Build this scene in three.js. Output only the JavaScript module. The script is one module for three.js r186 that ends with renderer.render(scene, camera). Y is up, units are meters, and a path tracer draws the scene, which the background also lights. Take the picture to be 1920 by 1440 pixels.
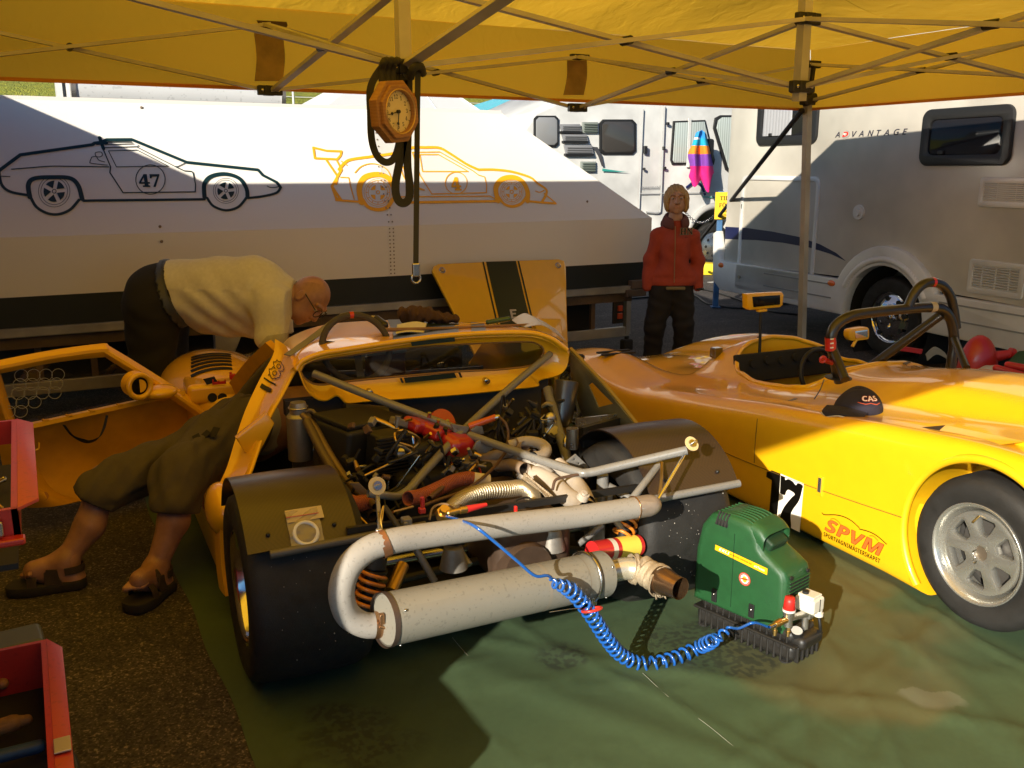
import * as THREE from 'three';
import { Sky } from 'three/addons/objects/Sky.js';
import { mergeGeometries, mergeVertices, toCreasedNormals } from 'three/addons/utils/BufferGeometryUtils.js';
import { RoundedBoxGeometry } from 'three/addons/geometries/RoundedBoxGeometry.js';
import { Brush, Evaluator, SUBTRACTION } from 'three-bvh-csg';
import { FontLoader } from 'three/addons/loaders/FontLoader.js';
import { TextGeometry } from 'three/addons/geometries/TextGeometry.js';

// ---------------------------------------------------------------- camera, sky, sun, exposure
const R = Math.PI / 180;
const scene = new THREE.Scene();
const EYE = 1.58, YAW = 27.7 * R, PITCH = 13.2 * R, FPX = 1732;      // eye height; the paddock grid runs along x and z
const camera = new THREE.PerspectiveCamera(2 * Math.atan(720 / FPX) / R, 4 / 3, 0.05, 600);
camera.position.set(0, EYE, 0);
camera.rotation.order = 'YXZ'; camera.rotation.set(-PITCH, -YAW, 0);
const SUN_EL = 21 * R, SUN_AZ = 27 * R;                               // azimuth off the view axis, from behind the left shoulder
const sunDir = new THREE.Vector3(-Math.sin(SUN_AZ + YAW) * Math.cos(SUN_EL), Math.sin(SUN_EL), Math.cos(SUN_AZ + YAW) * Math.cos(SUN_EL));
const sky = new Sky(); sky.name = 'sky'; sky.scale.setScalar(500); sky.userData.kind = 'structure';
sky.material.uniforms.sunPosition.value.copy(sunDir);
sky.material.uniforms.turbidity.value = 4; sky.material.uniforms.rayleigh.value = 1.2; sky.material.uniforms.mieCoefficient.value = 0.004;
scene.add(sky); scene.environmentIntensity = 0.1;
const sun = new THREE.DirectionalLight(new THREE.Color(1.0, 0.9, 0.74), 4.6);
sun.name = 'sun'; sun.position.copy(sunDir).multiplyScalar(60); sun.castShadow = true;
Object.assign(sun.shadow.camera, { left: -25, right: 25, top: 25, bottom: -25, near: 1, far: 140 }); sun.shadow.mapSize.set(4096, 4096);
scene.add(sun);
const renderer = new THREE.WebGLRenderer({ antialias: true });
renderer.toneMapping = THREE.LinearToneMapping; renderer.toneMappingExposure = 1.85; renderer.shadowMap.enabled = true;

// ---------------------------------------------------------------- helpers
const V = (x, y, z) => new THREE.Vector3(x, y, z);
let seed = 7; const rnd = () => { seed = (seed * 1664525 + 1013904223) >>> 0; return seed / 4294967296; };
const rr = (a, b) => a + (b - a) * rnd();
const used = {};
function numbered(n) { if (!(n in used)) { used[n] = 0; return n; } used[n]++; return n + '_' + String(used[n]).padStart(3, '0'); }
function thing(name, label, category, pos = [0, 0, 0], turn = 0, group) {
  const o = new THREE.Group(); o.name = numbered(name); o.position.set(...pos); o.rotation.y = turn; scene.add(o);
  o.userData = { label, category }; if (group) o.userData.group = group; return o;
}
function prep(g) {
  const kept = g.userData.keepUV; if (g.index) g = g.toNonIndexed();
  for (const k of Object.keys(g.attributes)) if (!['position', 'normal', 'uv'].includes(k)) g.deleteAttribute(k);
  if (!g.attributes.normal) g.computeVertexNormals();
  if (!kept) triUV(g);
  return g;
}
function triUV(g, s = 1) {
  const p = g.attributes.position, n = g.attributes.normal, uv = new Float32Array(p.count * 2);
  for (let i = 0; i < p.count; i += 3) {
    let a = 0, b = 0, c = 0;
    for (let k = 0; k < 3 && i + k < p.count; k++) { a += Math.abs(n.getX(i + k)); b += Math.abs(n.getY(i + k)); c += Math.abs(n.getZ(i + k)); }
    for (let k = 0; k < 3 && i + k < p.count; k++) {
      const x = p.getX(i + k), y = p.getY(i + k), z = p.getZ(i + k), j = 2 * (i + k);
      if (b >= a && b >= c) { uv[j] = x * s; uv[j + 1] = z * s; } else if (a >= c) { uv[j] = z * s; uv[j + 1] = y * s; } else { uv[j] = x * s; uv[j + 1] = y * s; }
    }
  }
  g.setAttribute('uv', new THREE.BufferAttribute(uv, 2)); return g;
}
function join(gs) { gs = (Array.isArray(gs) ? gs.flat(9) : [gs]).map(prep); return gs.length > 1 ? mergeGeometries(gs, false) : gs[0]; }
function add(name, gs, m, parent, label) {
  const o = new THREE.Mesh(join(gs), m); o.castShadow = o.receiveShadow = true;
  o.name = parent ? name : numbered(name); (parent || scene).add(o); if (label) o.userData.label = label; return o;
}
function solo(name, label, category, gs, m, group) {
  const o = add(name, gs, m); o.userData = { label, category }; if (group) o.userData.group = group; return o;
}
function struct(name, gs, m) { const o = add(name, gs, m); o.userData.kind = 'structure'; return o; }
const keep = (g) => { g.userData.keepUV = true; return g; };
const at = (g, x = 0, y = 0, z = 0, rx = 0, ry = 0, rz = 0) => { if (rx || ry || rz) g.applyMatrix4(new THREE.Matrix4().makeRotationFromEuler(new THREE.Euler(rx, ry, rz))); g.translate(x, y, z); return g; };
const box = (w, h, d, x = 0, y = 0, z = 0, rx = 0, ry = 0, rz = 0) => at(new THREE.BoxGeometry(w, h, d), x, y, z, rx, ry, rz);
const rbox = (w, h, d, r, x = 0, y = 0, z = 0, rx = 0, ry = 0, rz = 0, seg = 2) => at(new RoundedBoxGeometry(w, h, d, seg, Math.min(r, w / 2.01, h / 2.01, d / 2.01)), x, y, z, rx, ry, rz);
const cyl = (r1, r2, h, x = 0, y = 0, z = 0, rx = 0, ry = 0, rz = 0, n = 20, open = false) => at(new THREE.CylinderGeometry(r1, r2, h, n, 1, open), x, y, z, rx, ry, rz);
const ball = (r, x, y, z, sx = 1, sy = 1, sz = 1, n = 16) => { const g = new THREE.SphereGeometry(r, n, n >> 1); g.scale(sx, sy, sz); g.translate(x, y, z); return g; };
const tor = (R0, r, x = 0, y = 0, z = 0, rx = 0, ry = 0, rz = 0, arc = 2 * Math.PI, n = 32) => at(new THREE.TorusGeometry(R0, r, 10, n, arc), x, y, z, rx, ry, rz);
const lathe = (pts, n = 32) => new THREE.LatheGeometry(pts.map((p) => new THREE.Vector2(p[0], p[1])), n);
const vec = (p) => (p.isVector3 ? p : V(p[0], p[1], p[2]));
function basis(p, q, up) {       // matrix with y along p->q, centred between them
  const a = vec(p), b = vec(q), y = b.clone().sub(a).normalize();
  let u = up ? vec(up).clone() : (Math.abs(y.y) > 0.95 ? V(1, 0, 0) : V(0, 1, 0));
  const x = u.clone().cross(y).normalize(), z = x.clone().cross(y).normalize();
  return new THREE.Matrix4().makeBasis(x, y, z).setPosition(a.clone().add(b).multiplyScalar(0.5));
}
const rod = (p, q, r, r2 = r, n = 14, open = false) => { const g = new THREE.CylinderGeometry(r2, r, vec(p).distanceTo(vec(q)), n, 1, open); g.applyMatrix4(basis(p, q)); return g; };
const bar = (p, q, w, h, up) => { const g = new THREE.BoxGeometry(w, vec(p).distanceTo(vec(q)), h); g.applyMatrix4(basis(p, q, up)); return g; };
const tube = (pts, r, n = 40, k = 12, closed = false, tension = 0.5) => new THREE.TubeGeometry(new THREE.CatmullRomCurve3(pts.map(vec), closed, 'catmullrom', tension), n, r, k, closed);
function poly(pts, depth, bevel = 0.004, holes = []) {   // a plate outlined in xy, extruded along +z
  const mk = (a) => a.map((p) => new THREE.Vector2(p[0], p[1]));
  const s = new THREE.Shape(mk(pts)); for (const h of holes) s.holes.push(new THREE.Path(mk(h)));
  const g = new THREE.ExtrudeGeometry(s, { depth, bevelEnabled: bevel > 0, bevelSize: bevel, bevelThickness: bevel, bevelSegments: bevel > 0.02 ? 5 : 2, steps: 1 }); return bevel > 0 ? toCreasedNormals(g, bevel > 0.02 ? 0.75 : 0.5) : g;
}
const rrect = (w, h, r, cx = 0, cy = 0, n = 6) => { const o = []; for (let c = 0; c < 4; c++) for (let i = 0; i <= n; i++) { const a = (c + i / n) * Math.PI / 2, sx = c === 0 || c === 3 ? 1 : -1, sy = c < 2 ? 1 : -1; o.push([cx + sx * (w / 2 - r) + r * Math.cos(a), cy + sy * (h / 2 - r) + r * Math.sin(a)]); } return o; };
const circ = (r, cx = 0, cy = 0, n = 24, ry = r) => Array.from({ length: n }, (_, i) => [cx + r * Math.cos(i / n * 2 * Math.PI), cy + ry * Math.sin(i / n * 2 * Math.PI)]);
const cat = (a, b, c, d, t) => 0.5 * (2 * b + (c - a) * t + (2 * a - 5 * b + 4 * c - d) * t * t + (3 * b - a - 3 * c + d) * t * t * t);
function spline(pts, n) {        // resample a list of points (any dimension) to n points along a Catmull-Rom curve
  const out = [], m = pts.length - 1;
  for (let i = 0; i < n; i++) { const f = i / (n - 1) * m, k = Math.min(m - 1, Math.floor(f)), t = f - k, P = (j) => pts[Math.max(0, Math.min(m, j))]; out.push(P(k).map((_, d) => cat(P(k - 1)[d], P(k)[d], P(k + 1)[d], P(k + 2)[d], t))); }
  return out;
}
// a smooth sheet through a grid of control points, with thickness th (offset along its normal)
function patch(rows, nu = 24, nv = 24, th = 0.004, closedU = false) {
  let g = rows.map((r) => spline(closedU ? [...r, r[0]] : r, nu)); const cols = []; for (let i = 0; i < nu; i++) cols.push(spline(g.map((r) => r[i]), nv));
  const P = (i, j) => V(...cols[i][j]), pos = [], idx = [];
  const nor = (i, j) => { const a = P(Math.min(nu - 1, i + 1), j).sub(P(Math.max(0, i - 1), j)), b = P(i, Math.min(nv - 1, j + 1)).sub(P(i, Math.max(0, j - 1))); return a.cross(b).normalize(); };
  for (const side of th ? [0, 1] : [0]) for (let i = 0; i < nu; i++) for (let j = 0; j < nv; j++) { const p = P(i, j); if (side) p.addScaledVector(nor(i, j), -th); pos.push(p.x, p.y, p.z); }
  const N = nu * nv, id = (i, j, s) => s * N + i * nv + j;
  for (let i = 0; i < nu - 1; i++) for (let j = 0; j < nv - 1; j++) {
    idx.push(id(i, j, 0), id(i + 1, j, 0), id(i + 1, j + 1, 0), id(i, j, 0), id(i + 1, j + 1, 0), id(i, j + 1, 0));
    if (th) idx.push(id(i, j, 1), id(i + 1, j + 1, 1), id(i + 1, j, 1), id(i, j, 1), id(i, j + 1, 1), id(i + 1, j + 1, 1));
  }
  if (th) { const q = (a, b, c, d) => idx.push(a, b, c, a, c, d);
    for (let i = 0; i < nu - 1; i++) { q(id(i, 0, 0), id(i, 0, 1), id(i + 1, 0, 1), id(i + 1, 0, 0)); q(id(i, nv - 1, 0), id(i + 1, nv - 1, 0), id(i + 1, nv - 1, 1), id(i, nv - 1, 1)); }
    for (let j = 0; j < nv - 1; j++) { q(id(0, j, 0), id(0, j + 1, 0), id(0, j + 1, 1), id(0, j, 1)); q(id(nu - 1, j, 0), id(nu - 1, j, 1), id(nu - 1, j + 1, 1), id(nu - 1, j + 1, 0)); } }
  const geo = new THREE.BufferGeometry(); geo.setAttribute('position', new THREE.Float32BufferAttribute(pos, 3)); geo.setIndex(idx);
  return toCreasedNormals(geo, 0.7);
}
// surface nets over a signed distance function
function nets(f, lo, hi, cell) {
  const n = [0, 1, 2].map((k) => Math.ceil((hi[k] - lo[k]) / cell) + 1), S = new Float32Array(n[0] * n[1] * n[2]), I = (x, y, z) => (z * n[1] + y) * n[0] + x;
  for (let z = 0; z < n[2]; z++) for (let y = 0; y < n[1]; y++) for (let x = 0; x < n[0]; x++) S[I(x, y, z)] = f(lo[0] + x * cell, lo[1] + y * cell, lo[2] + z * cell);
  const vid = new Int32Array(S.length).fill(-1), pos = [], idx = [];
  for (let z = 0; z < n[2] - 1; z++) for (let y = 0; y < n[1] - 1; y++) for (let x = 0; x < n[0] - 1; x++) {
    let c = 0, px = 0, py = 0, pz = 0, m = 0; const v = [];
    for (let k = 0; k < 8; k++) { v[k] = S[I(x + (k & 1), y + (k >> 1 & 1), z + (k >> 2))]; if (v[k] < 0) m |= 1 << k; }
    if (m === 0 || m === 255) continue;
    for (let a = 0; a < 8; a++) for (const d of [1, 2, 4]) if (!(a & d) && (v[a] < 0) !== (v[a | d] < 0)) { const t = v[a] / (v[a] - v[a | d]); px += (a & 1) + (d === 1 ? t : 0); py += (a >> 1 & 1) + (d === 2 ? t : 0); pz += (a >> 2) + (d === 4 ? t : 0); c++; }
    vid[I(x, y, z)] = pos.length / 3; pos.push(lo[0] + (x + px / c) * cell, lo[1] + (y + py / c) * cell, lo[2] + (z + pz / c) * cell);
  }
  for (let z = 1; z < n[2] - 1; z++) for (let y = 1; y < n[1] - 1; y++) for (let x = 1; x < n[0] - 1; x++) {
    const s = S[I(x, y, z)] < 0, q = (a, b, c, d) => { if (a < 0 || b < 0 || c < 0 || d < 0) return; s ? idx.push(a, b, c, a, c, d) : idx.push(a, c, b, a, d, c); };
    if (s !== S[I(x + 1, y, z)] < 0) q(vid[I(x, y - 1, z - 1)], vid[I(x, y, z - 1)], vid[I(x, y, z)], vid[I(x, y - 1, z)]);
    if (s !== S[I(x, y + 1, z)] < 0) q(vid[I(x - 1, y, z - 1)], vid[I(x - 1, y, z)], vid[I(x, y, z)], vid[I(x, y, z - 1)]);
    if (s !== S[I(x, y, z + 1)] < 0) q(vid[I(x - 1, y - 1, z)], vid[I(x, y - 1, z)], vid[I(x, y, z)], vid[I(x - 1, y, z)]);
  }
  const e = cell * 0.5, nor = new Float32Array(pos.length);
  for (let i = 0; i < pos.length; i += 3) { const [x, y, z] = [pos[i], pos[i + 1], pos[i + 2]]; let a = f(x + e, y, z) - f(x - e, y, z), b = f(x, y + e, z) - f(x, y - e, z), c = f(x, y, z + e) - f(x, y, z - e); const l = Math.hypot(a, b, c) || 1; nor[i] = a / l; nor[i + 1] = b / l; nor[i + 2] = c / l; }
  const g = new THREE.BufferGeometry(); g.setAttribute('position', new THREE.Float32BufferAttribute(pos, 3)); g.setAttribute('normal', new THREE.BufferAttribute(nor, 3)); g.setIndex(idx); return g;
}
const smin = (a, b, k) => { const h = Math.max(k - Math.abs(a - b), 0) / k; return Math.min(a, b) - h * h * k * 0.25; };
const smax = (a, b, k) => -smin(-a, -b, k);
function cap(x, y, z, a, b, ra, rb = ra) {      // tapered capsule distance
  const bx = b[0] - a[0], by = b[1] - a[1], bz = b[2] - a[2], px = x - a[0], py = y - a[1], pz = z - a[2];
  const t = Math.max(0, Math.min(1, (px * bx + py * by + pz * bz) / (bx * bx + by * by + bz * bz + 1e-12)));
  return Math.hypot(px - bx * t, py - by * t, pz - bz * t) - (ra + (rb - ra) * t);
}
const ell = (x, y, z, c, r) => { const k0 = Math.hypot((x - c[0]) / r[0], (y - c[1]) / r[1], (z - c[2]) / r[2]), k1 = Math.hypot((x - c[0]) / r[0] ** 2, (y - c[1]) / r[1] ** 2, (z - c[2]) / r[2] ** 2); return k1 < 1e-9 ? -Math.min(...r) : k0 * (k0 - 1) / k1; };

// photogrammetry: a line of sight of the photograph (in its pixels) cut with a plane of the place (or of a car's own axes)
const cp = Math.cos(PITCH), sp = Math.sin(PITCH);
function ray(px, py) { const a = (px - 960) / FPX, v = (720 - py) / FPX, y = v * cp - sp, f = cp + v * sp; return V(a * Math.cos(YAW) + f * Math.sin(YAW), y, a * Math.sin(YAW) - f * Math.cos(YAW)); }
function sight(frame) {      // frame {x, z, turn} -> (px, py, axis, value) => [x, y, z] in that frame
  const m = new THREE.Matrix4().makeRotationY(frame.turn || 0).setPosition(frame.x || 0, 0, frame.z || 0).invert(), o = V(0, EYE, 0).applyMatrix4(m);
  return (px, py, axis, val) => { const d = ray(px, py).transformDirection(m), l = ray(px, py).length(), i = 'xyz'.indexOf(axis), O = o.toArray(), D = d.multiplyScalar(l).toArray(), t = (val - O[i]) / D[i]; return O.map((q, k) => q + D[k] * t); };
}
const W = sight({});
const camXZ = (x, f) => [x * Math.cos(YAW) + f * Math.sin(YAW), x * Math.sin(YAW) - f * Math.cos(YAW)];

// ---------------------------------------------------------------- textures
function lattice(n, s) { const a = new Float32Array(n * n); let q = s >>> 0 || 1; for (let i = 0; i < a.length; i++) { q = (q * 1664525 + 1013904223) >>> 0; a[i] = q / 4294967296; } return a; }
function noise(n, s) { const a = lattice(n, s), sm = (t) => t * t * (3 - 2 * t); return (u, v) => { u = (u - Math.floor(u)) * n; v = (v - Math.floor(v)) * n; const x = Math.floor(u) % n, y = Math.floor(v) % n, x1 = (x + 1) % n, y1 = (y + 1) % n, tx = sm(u - Math.floor(u)), ty = sm(v - Math.floor(v)); const p = a[y * n + x] + (a[y * n + x1] - a[y * n + x]) * tx, q = a[y1 * n + x] + (a[y1 * n + x1] - a[y1 * n + x]) * tx; return p + (q - p) * ty; }; }
const fbm = (base, s, oct = 4) => { const f = []; for (let o = 0; o < oct; o++) f.push(noise(base << o, s + o * 17)); return (u, v) => { let t = 0, w = 0.5, z = 0; for (const k of f) { t += k(u, v) * w; z += w; w *= 0.55; } return t / z; }; };
function tex(size, fn, { srgb = false, rep = 1, rep2 } = {}) {   // fn(u, v) -> grey or [r, g, b] in 0..1
  const d = new Uint8Array(size * size * 4);
  for (let y = 0; y < size; y++) for (let x = 0; x < size; x++) { const c = fn(x / size, y / size), k = (y * size + x) * 4, a = typeof c === 'number' ? [c, c, c] : c; for (let i = 0; i < 3; i++) d[k + i] = Math.max(0, Math.min(255, a[i] * 255)); d[k + 3] = 255; }
  const t = new THREE.DataTexture(d, size, size); t.magFilter = t.minFilter = THREE.LinearFilter; t.wrapS = t.wrapT = THREE.RepeatWrapping; t.repeat.set(rep, rep2 ?? rep); if (srgb) t.colorSpace = THREE.SRGBColorSpace; t.needsUpdate = true; return t;
}
const rept = (t, a, b = a) => { const c = t.clone(); c.repeat.set(a, b); c.needsUpdate = true; return c; };
function canvas(w, h, draw, srgb = true) { const c = document.createElement('canvas'); c.width = w; c.height = h; const g = c.getContext('2d'); draw(g, w, h); const t = new THREE.CanvasTexture(c); if (srgb) t.colorSpace = THREE.SRGBColorSpace; t.anisotropy = 8; return t; }
const F1 = fbm(4, 11, 5), F2 = fbm(16, 5, 4), F3 = fbm(64, 3, 2), F4 = fbm(8, 91, 5);
const grainT = tex(512, (u, v) => 0.35 + 0.4 * F3(u, v) + 0.25 * F2(u, v));
const blotchT = tex(512, (u, v) => { const t = F1(u, v); return 0.62 + 0.38 * Math.min(1, Math.max(0, (t - 0.25) * 2)); });
const roughT = tex(512, (u, v) => 0.55 + 0.45 * F4(u, v));
const specksT = tex(512, (u, v) => { const a = F3(u * 1.0, v), b = F1(u, v); const s = a > 0.74 ? 0.82 : 1; return s * (0.84 + 0.16 * b); });
const clothBump = tex(256, (u, v) => 0.5 + 0.25 * Math.sin(u * 256 * Math.PI / 2) * Math.sin(v * 256 * Math.PI / 2) + 0.25 * F2(u, v));
const foldBump = tex(512, (u, v) => F1(u + 0.15 * F4(u, v), v * 0.5));
const lin = (r, g, b) => new THREE.Color().setRGB(r, g, b);
const std = (r, g, b, rough = 0.6, o = {}) => new THREE.MeshStandardMaterial({ color: lin(r, g, b), roughness: rough, ...o });
const phy = (r, g, b, rough = 0.4, o = {}) => new THREE.MeshPhysicalMaterial({ color: lin(r, g, b), roughness: rough, ...o });
const M = {
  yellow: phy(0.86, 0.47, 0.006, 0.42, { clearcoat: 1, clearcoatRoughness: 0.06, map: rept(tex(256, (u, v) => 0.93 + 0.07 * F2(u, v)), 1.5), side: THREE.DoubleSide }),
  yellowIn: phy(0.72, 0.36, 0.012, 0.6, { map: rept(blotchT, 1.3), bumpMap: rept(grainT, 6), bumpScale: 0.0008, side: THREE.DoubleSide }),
  green: std(0.008, 0.02, 0.012, 0.3), black: std(0.012, 0.012, 0.012, 0.5), blackGloss: phy(0.01, 0.01, 0.01, 0.3, { clearcoat: 0.6 }), matte: std(0.018, 0.017, 0.016, 0.9, { map: rept(blotchT, 2) }),
  rubber: std(0.017, 0.0155, 0.014, 0.92, { bumpMap: rept(grainT, 9), bumpScale: 0.0012, roughnessMap: rept(roughT, 3), map: rept(blotchT, 2.5) }),
  frame: phy(0.2, 0.195, 0.185, 0.36, { clearcoat: 0.5, clearcoatRoughness: 0.2, map: rept(specksT, 3) }),
  alu: std(0.62, 0.6, 0.56, 0.38, { metalness: 0.9, roughnessMap: rept(roughT, 3), map: rept(blotchT, 2) }), steel: std(0.5, 0.48, 0.45, 0.3, { metalness: 1, roughnessMap: rept(roughT, 4) }), chrome: std(0.8, 0.8, 0.8, 0.08, { metalness: 1 }),
  brass: std(0.6, 0.4, 0.14, 0.35, { metalness: 1 }), bronze: std(0.42, 0.24, 0.12, 0.32, { metalness: 0.9, roughnessMap: rept(roughT, 3) }),
  white: phy(0.78, 0.77, 0.74, 0.35, { clearcoat: 0.4, clearcoatRoughness: 0.25, map: rept(blotchT, 0.4) }), grey: std(0.3, 0.3, 0.29, 0.6), red: phy(0.5, 0.02, 0.015, 0.35, { clearcoat: 0.5 }),
  glassDark: phy(0.012, 0.013, 0.016, 0.06, { clearcoat: 1, clearcoatRoughness: 0.03 }), glass: phy(0.95, 0.95, 0.95, 0.02, { transmission: 1, thickness: 0, ior: 1.45 }),
  wood: std(0.34, 0.16, 0.05, 0.5, { map: tex(256, (u, v) => { const w = Math.sin((v * 22 + 2.2 * F1(u * 0.5, v)) * 6.283); return [0.92 + 0.08 * w, 0.9 + 0.1 * w, 0.88 + 0.1 * w]; }, { rep: 4 }) }),
  skin: phy(0.5, 0.25, 0.16, 0.55, { map: rept(blotchT, 5), bumpMap: rept(grainT, 12), bumpScale: 0.0005 }),
};
// ================================================================ the ground
const noise1 = noise(170, 5), noise2 = noise(90, 77);
const asphaltT = tex(1024, (u, v) => { const a = noise1(u, v), b = noise2(u, v), c = F1(u, v); const s = a > 0.78 ? 1.65 : a < 0.24 ? 0.6 : 0.95; const k = s * (0.65 + 0.5 * b) * (0.75 + 0.4 * c); return [0.285 * k * 1.04, 0.27 * k, 0.255 * k]; }, { srgb: true, rep: 1.1 });
const asphaltM = std(1, 1, 1, 0.92, { map: asphaltT, bumpMap: rept(grainT, 2.2), bumpScale: 0.003 });
{ const g = new THREE.PlaneGeometry(240, 240, 1, 1).rotateX(-Math.PI / 2); const uv = g.attributes.uv; for (let i = 0; i < uv.count; i++) uv.setXY(i, uv.getX(i) * 240, uv.getY(i) * 240); struct('ground', keep(g), asphaltM); }
{ // worn white bay line on the asphalt beyond the trailer
  const a = W(1330, 530, 'y', 0), b = W(1420, 522, 'y', 0); const g = box(vec(a).distanceTo(vec(b)), 0.004, 0.09, 0, 0.004, 0); const m = add('road_marking', g, std(0.45, 0.44, 0.4, 0.9, { map: rept(specksT, 2) })); m.userData.kind = 'structure';
  m.position.set((a[0] + b[0]) / 2, 0, (a[2] + b[2]) / 2); m.rotation.y = -Math.atan2(b[2] - a[2], b[0] - a[0]); }
// ---- green ground sheet under both cars: a wrinkled cloth
{ const nx = 300, nz = 220, x0 = -0.55, x1 = 6.2, z0 = -5.3, z1 = -0.35, pos = [], uv = [], idx = [];
  const edge = (z) => { const P = [[340, 1100], [400, 1240], [480, 1430]].map((p) => W(p[0], p[1], 'y', 0)); const t = (z - P[0][2]) / (P[2][2] - P[0][2]); return P[0][0] + (P[2][0] - P[0][0]) * t + 0.006 * Math.sin(z * 9); };
  const ridge = (x, z, a, c, w, h) => { const d = x * Math.cos(a) + z * Math.sin(a) - c; return h * Math.exp(-d * d / (w * w)); };
  for (let j = 0; j <= nz; j++) for (let i = 0; i <= nx; i++) {
    const z = z0 + (z1 - z0) * j / nz, xe = edge(z), x = xe + (x1 - xe) * i / nx; let y = 0.006;
    const n = F1(x * 0.13, z * 0.13), n2 = F4(x * 0.2 + 0.3, z * 0.2);
    y += 0.006 * Math.max(0, n - 0.42) + 0.005 * Math.pow(Math.max(0, 1 - Math.abs(n2 - 0.5) * 9), 2);
    y += ridge(x + 0.08 * n, z, 0.9, 0.05, 0.05, 0.007) + ridge(x, z + 0.1 * n, -0.5, 2.15, 0.06, 0.008) + ridge(x + 0.1 * n2, z, 0.35, 1.75, 0.045, 0.007) + ridge(x, z, 1.25, -0.95, 0.06, 0.006) + ridge(x + 0.2 * n, z, -0.15, 2.55, 0.07, 0.008);
    { const q1 = F2(x * 0.06 + 0.11 * n, z * 0.06), q2 = F4(x * 0.31 + 0.2, z * 0.31 + 0.4 * n2); y += 0.0045 * Math.pow(Math.max(0, 1 - Math.abs(q1 - 0.5) * 16), 2) + 0.003 * Math.pow(Math.max(0, 1 - Math.abs(q2 - 0.52) * 14), 2); for (const [a, c, w, h2] of [[0.7, 0.35, 0.03, 0.012], [1.05, -0.3, 0.035, 0.014], [-0.25, 2.05, 0.03, 0.011], [0.15, 2.5, 0.03, 0.013], [1.35, -1.25, 0.03, 0.011], [-0.75, 2.7, 0.035, 0.013], [0.5, 1.05, 0.03, 0.01]]) y += ridge(x + 0.09 * n2, z + 0.06 * n, a, c, w * 0.8, h2 * 0.55); }
    y *= Math.min(1, i / 5); pos.push(x, y + 0.003, z); uv.push(x, z);
  }
  for (let j = 0; j < nz; j++) for (let i = 0; i < nx; i++) { const a = j * (nx + 1) + i; idx.push(a, a + nx + 1, a + 1, a + 1, a + nx + 1, a + nx + 2); }
  const g = new THREE.BufferGeometry(); g.setAttribute('position', new THREE.Float32BufferAttribute(pos, 3)); g.setAttribute('uv', new THREE.Float32BufferAttribute(uv, 2)); g.setIndex(idx); g.computeVertexNormals();
  // cloth colour with the brown mud stain, the black oily patches and pale scuffs the photograph shows
  const X0 = -0.8, Z0 = -5.4, S = 7.2;
  const stainAt = (px, py) => { const p = W(px, py, 'y', 0); return [(p[0] - X0) / S, (p[2] - Z0) / S]; };
  const mud = [[1600, 1090, 0.035], [1590, 1150, 0.04], [1640, 1170, 0.035], [1570, 1240, 0.045], [1620, 1260, 0.03], [1660, 1300, 0.022], [1530, 1200, 0.03], [1335, 1110, 0.012]].map(([a, b, r]) => [...stainAt(a, b), r]);
  const oil = [[1330, 1200, 0.022], [1370, 1230, 0.018], [1290, 1210, 0.02], [640, 1380, 0.03], [600, 1350, 0.02], [1060, 1240, 0.014]].map(([a, b, r]) => [...stainAt(a, b), r]);
  const pale = [[1745, 1280, 0.012], [1735, 1300, 0.014], [1760, 1300, 0.01]].map(([a, b, r]) => [...stainAt(a, b), r]);
  const E1 = fbm(24, 71, 4), E2 = noise(200, 19), E3 = fbm(6, 44, 5);
  const t = tex(1400, (u, v) => {
    const e = E1(u, v), f = E2(u * 3, v * 3), w = E3(u, v), near = (L, k) => { let s = 0; for (const [a, b, r] of L) { const d = Math.hypot(u - a, v - b) / r; s = Math.max(s, 1.3 - d); } return s <= 0 ? 0 : Math.max(0, Math.min(1, (s + (e - 0.5) * k * Math.min(1, s * 2)) * 2.2)); };
    let c = [0.043, 0.08, 0.033]; const q = 0.78 + 0.3 * w + 0.12 * (f - 0.5); c = c.map((z) => z * q);
    const m = near(mud, 2.4) * (0.16 + 0.45 * F4(u * 2, v * 2)), o = near(oil, 3) * (f > 0.5 ? 0.75 : 0.3), p = near(pale, 3) * (e > 0.55 ? 0.22 : 0.02);
    c = c.map((z, i) => z + ([0.135, 0.085, 0.022][i] - z) * m); c = c.map((z, i) => z + ([0.008, 0.012, 0.008][i] - z) * o); c = c.map((z, i) => z + ([0.3, 0.31, 0.25][i] - z) * p);
    return c.map((z) => Math.pow(z, 1 / 2.2));
  }, { srgb: true });
  t.repeat.set(1 / S, 1 / S); t.offset.set(-X0 / S, -Z0 / S);
  const o = add('ground_sheet', keep(g), std(1, 1, 1, 0.72, { map: t, side: THREE.DoubleSide, bumpMap: rept(clothBump, 3), bumpScale: 0.0004 })); o.userData = { label: 'green wrinkled ground sheet under the two yellow racing cars', category: 'ground sheet' };
  // small pale debris lying on it
}
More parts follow.
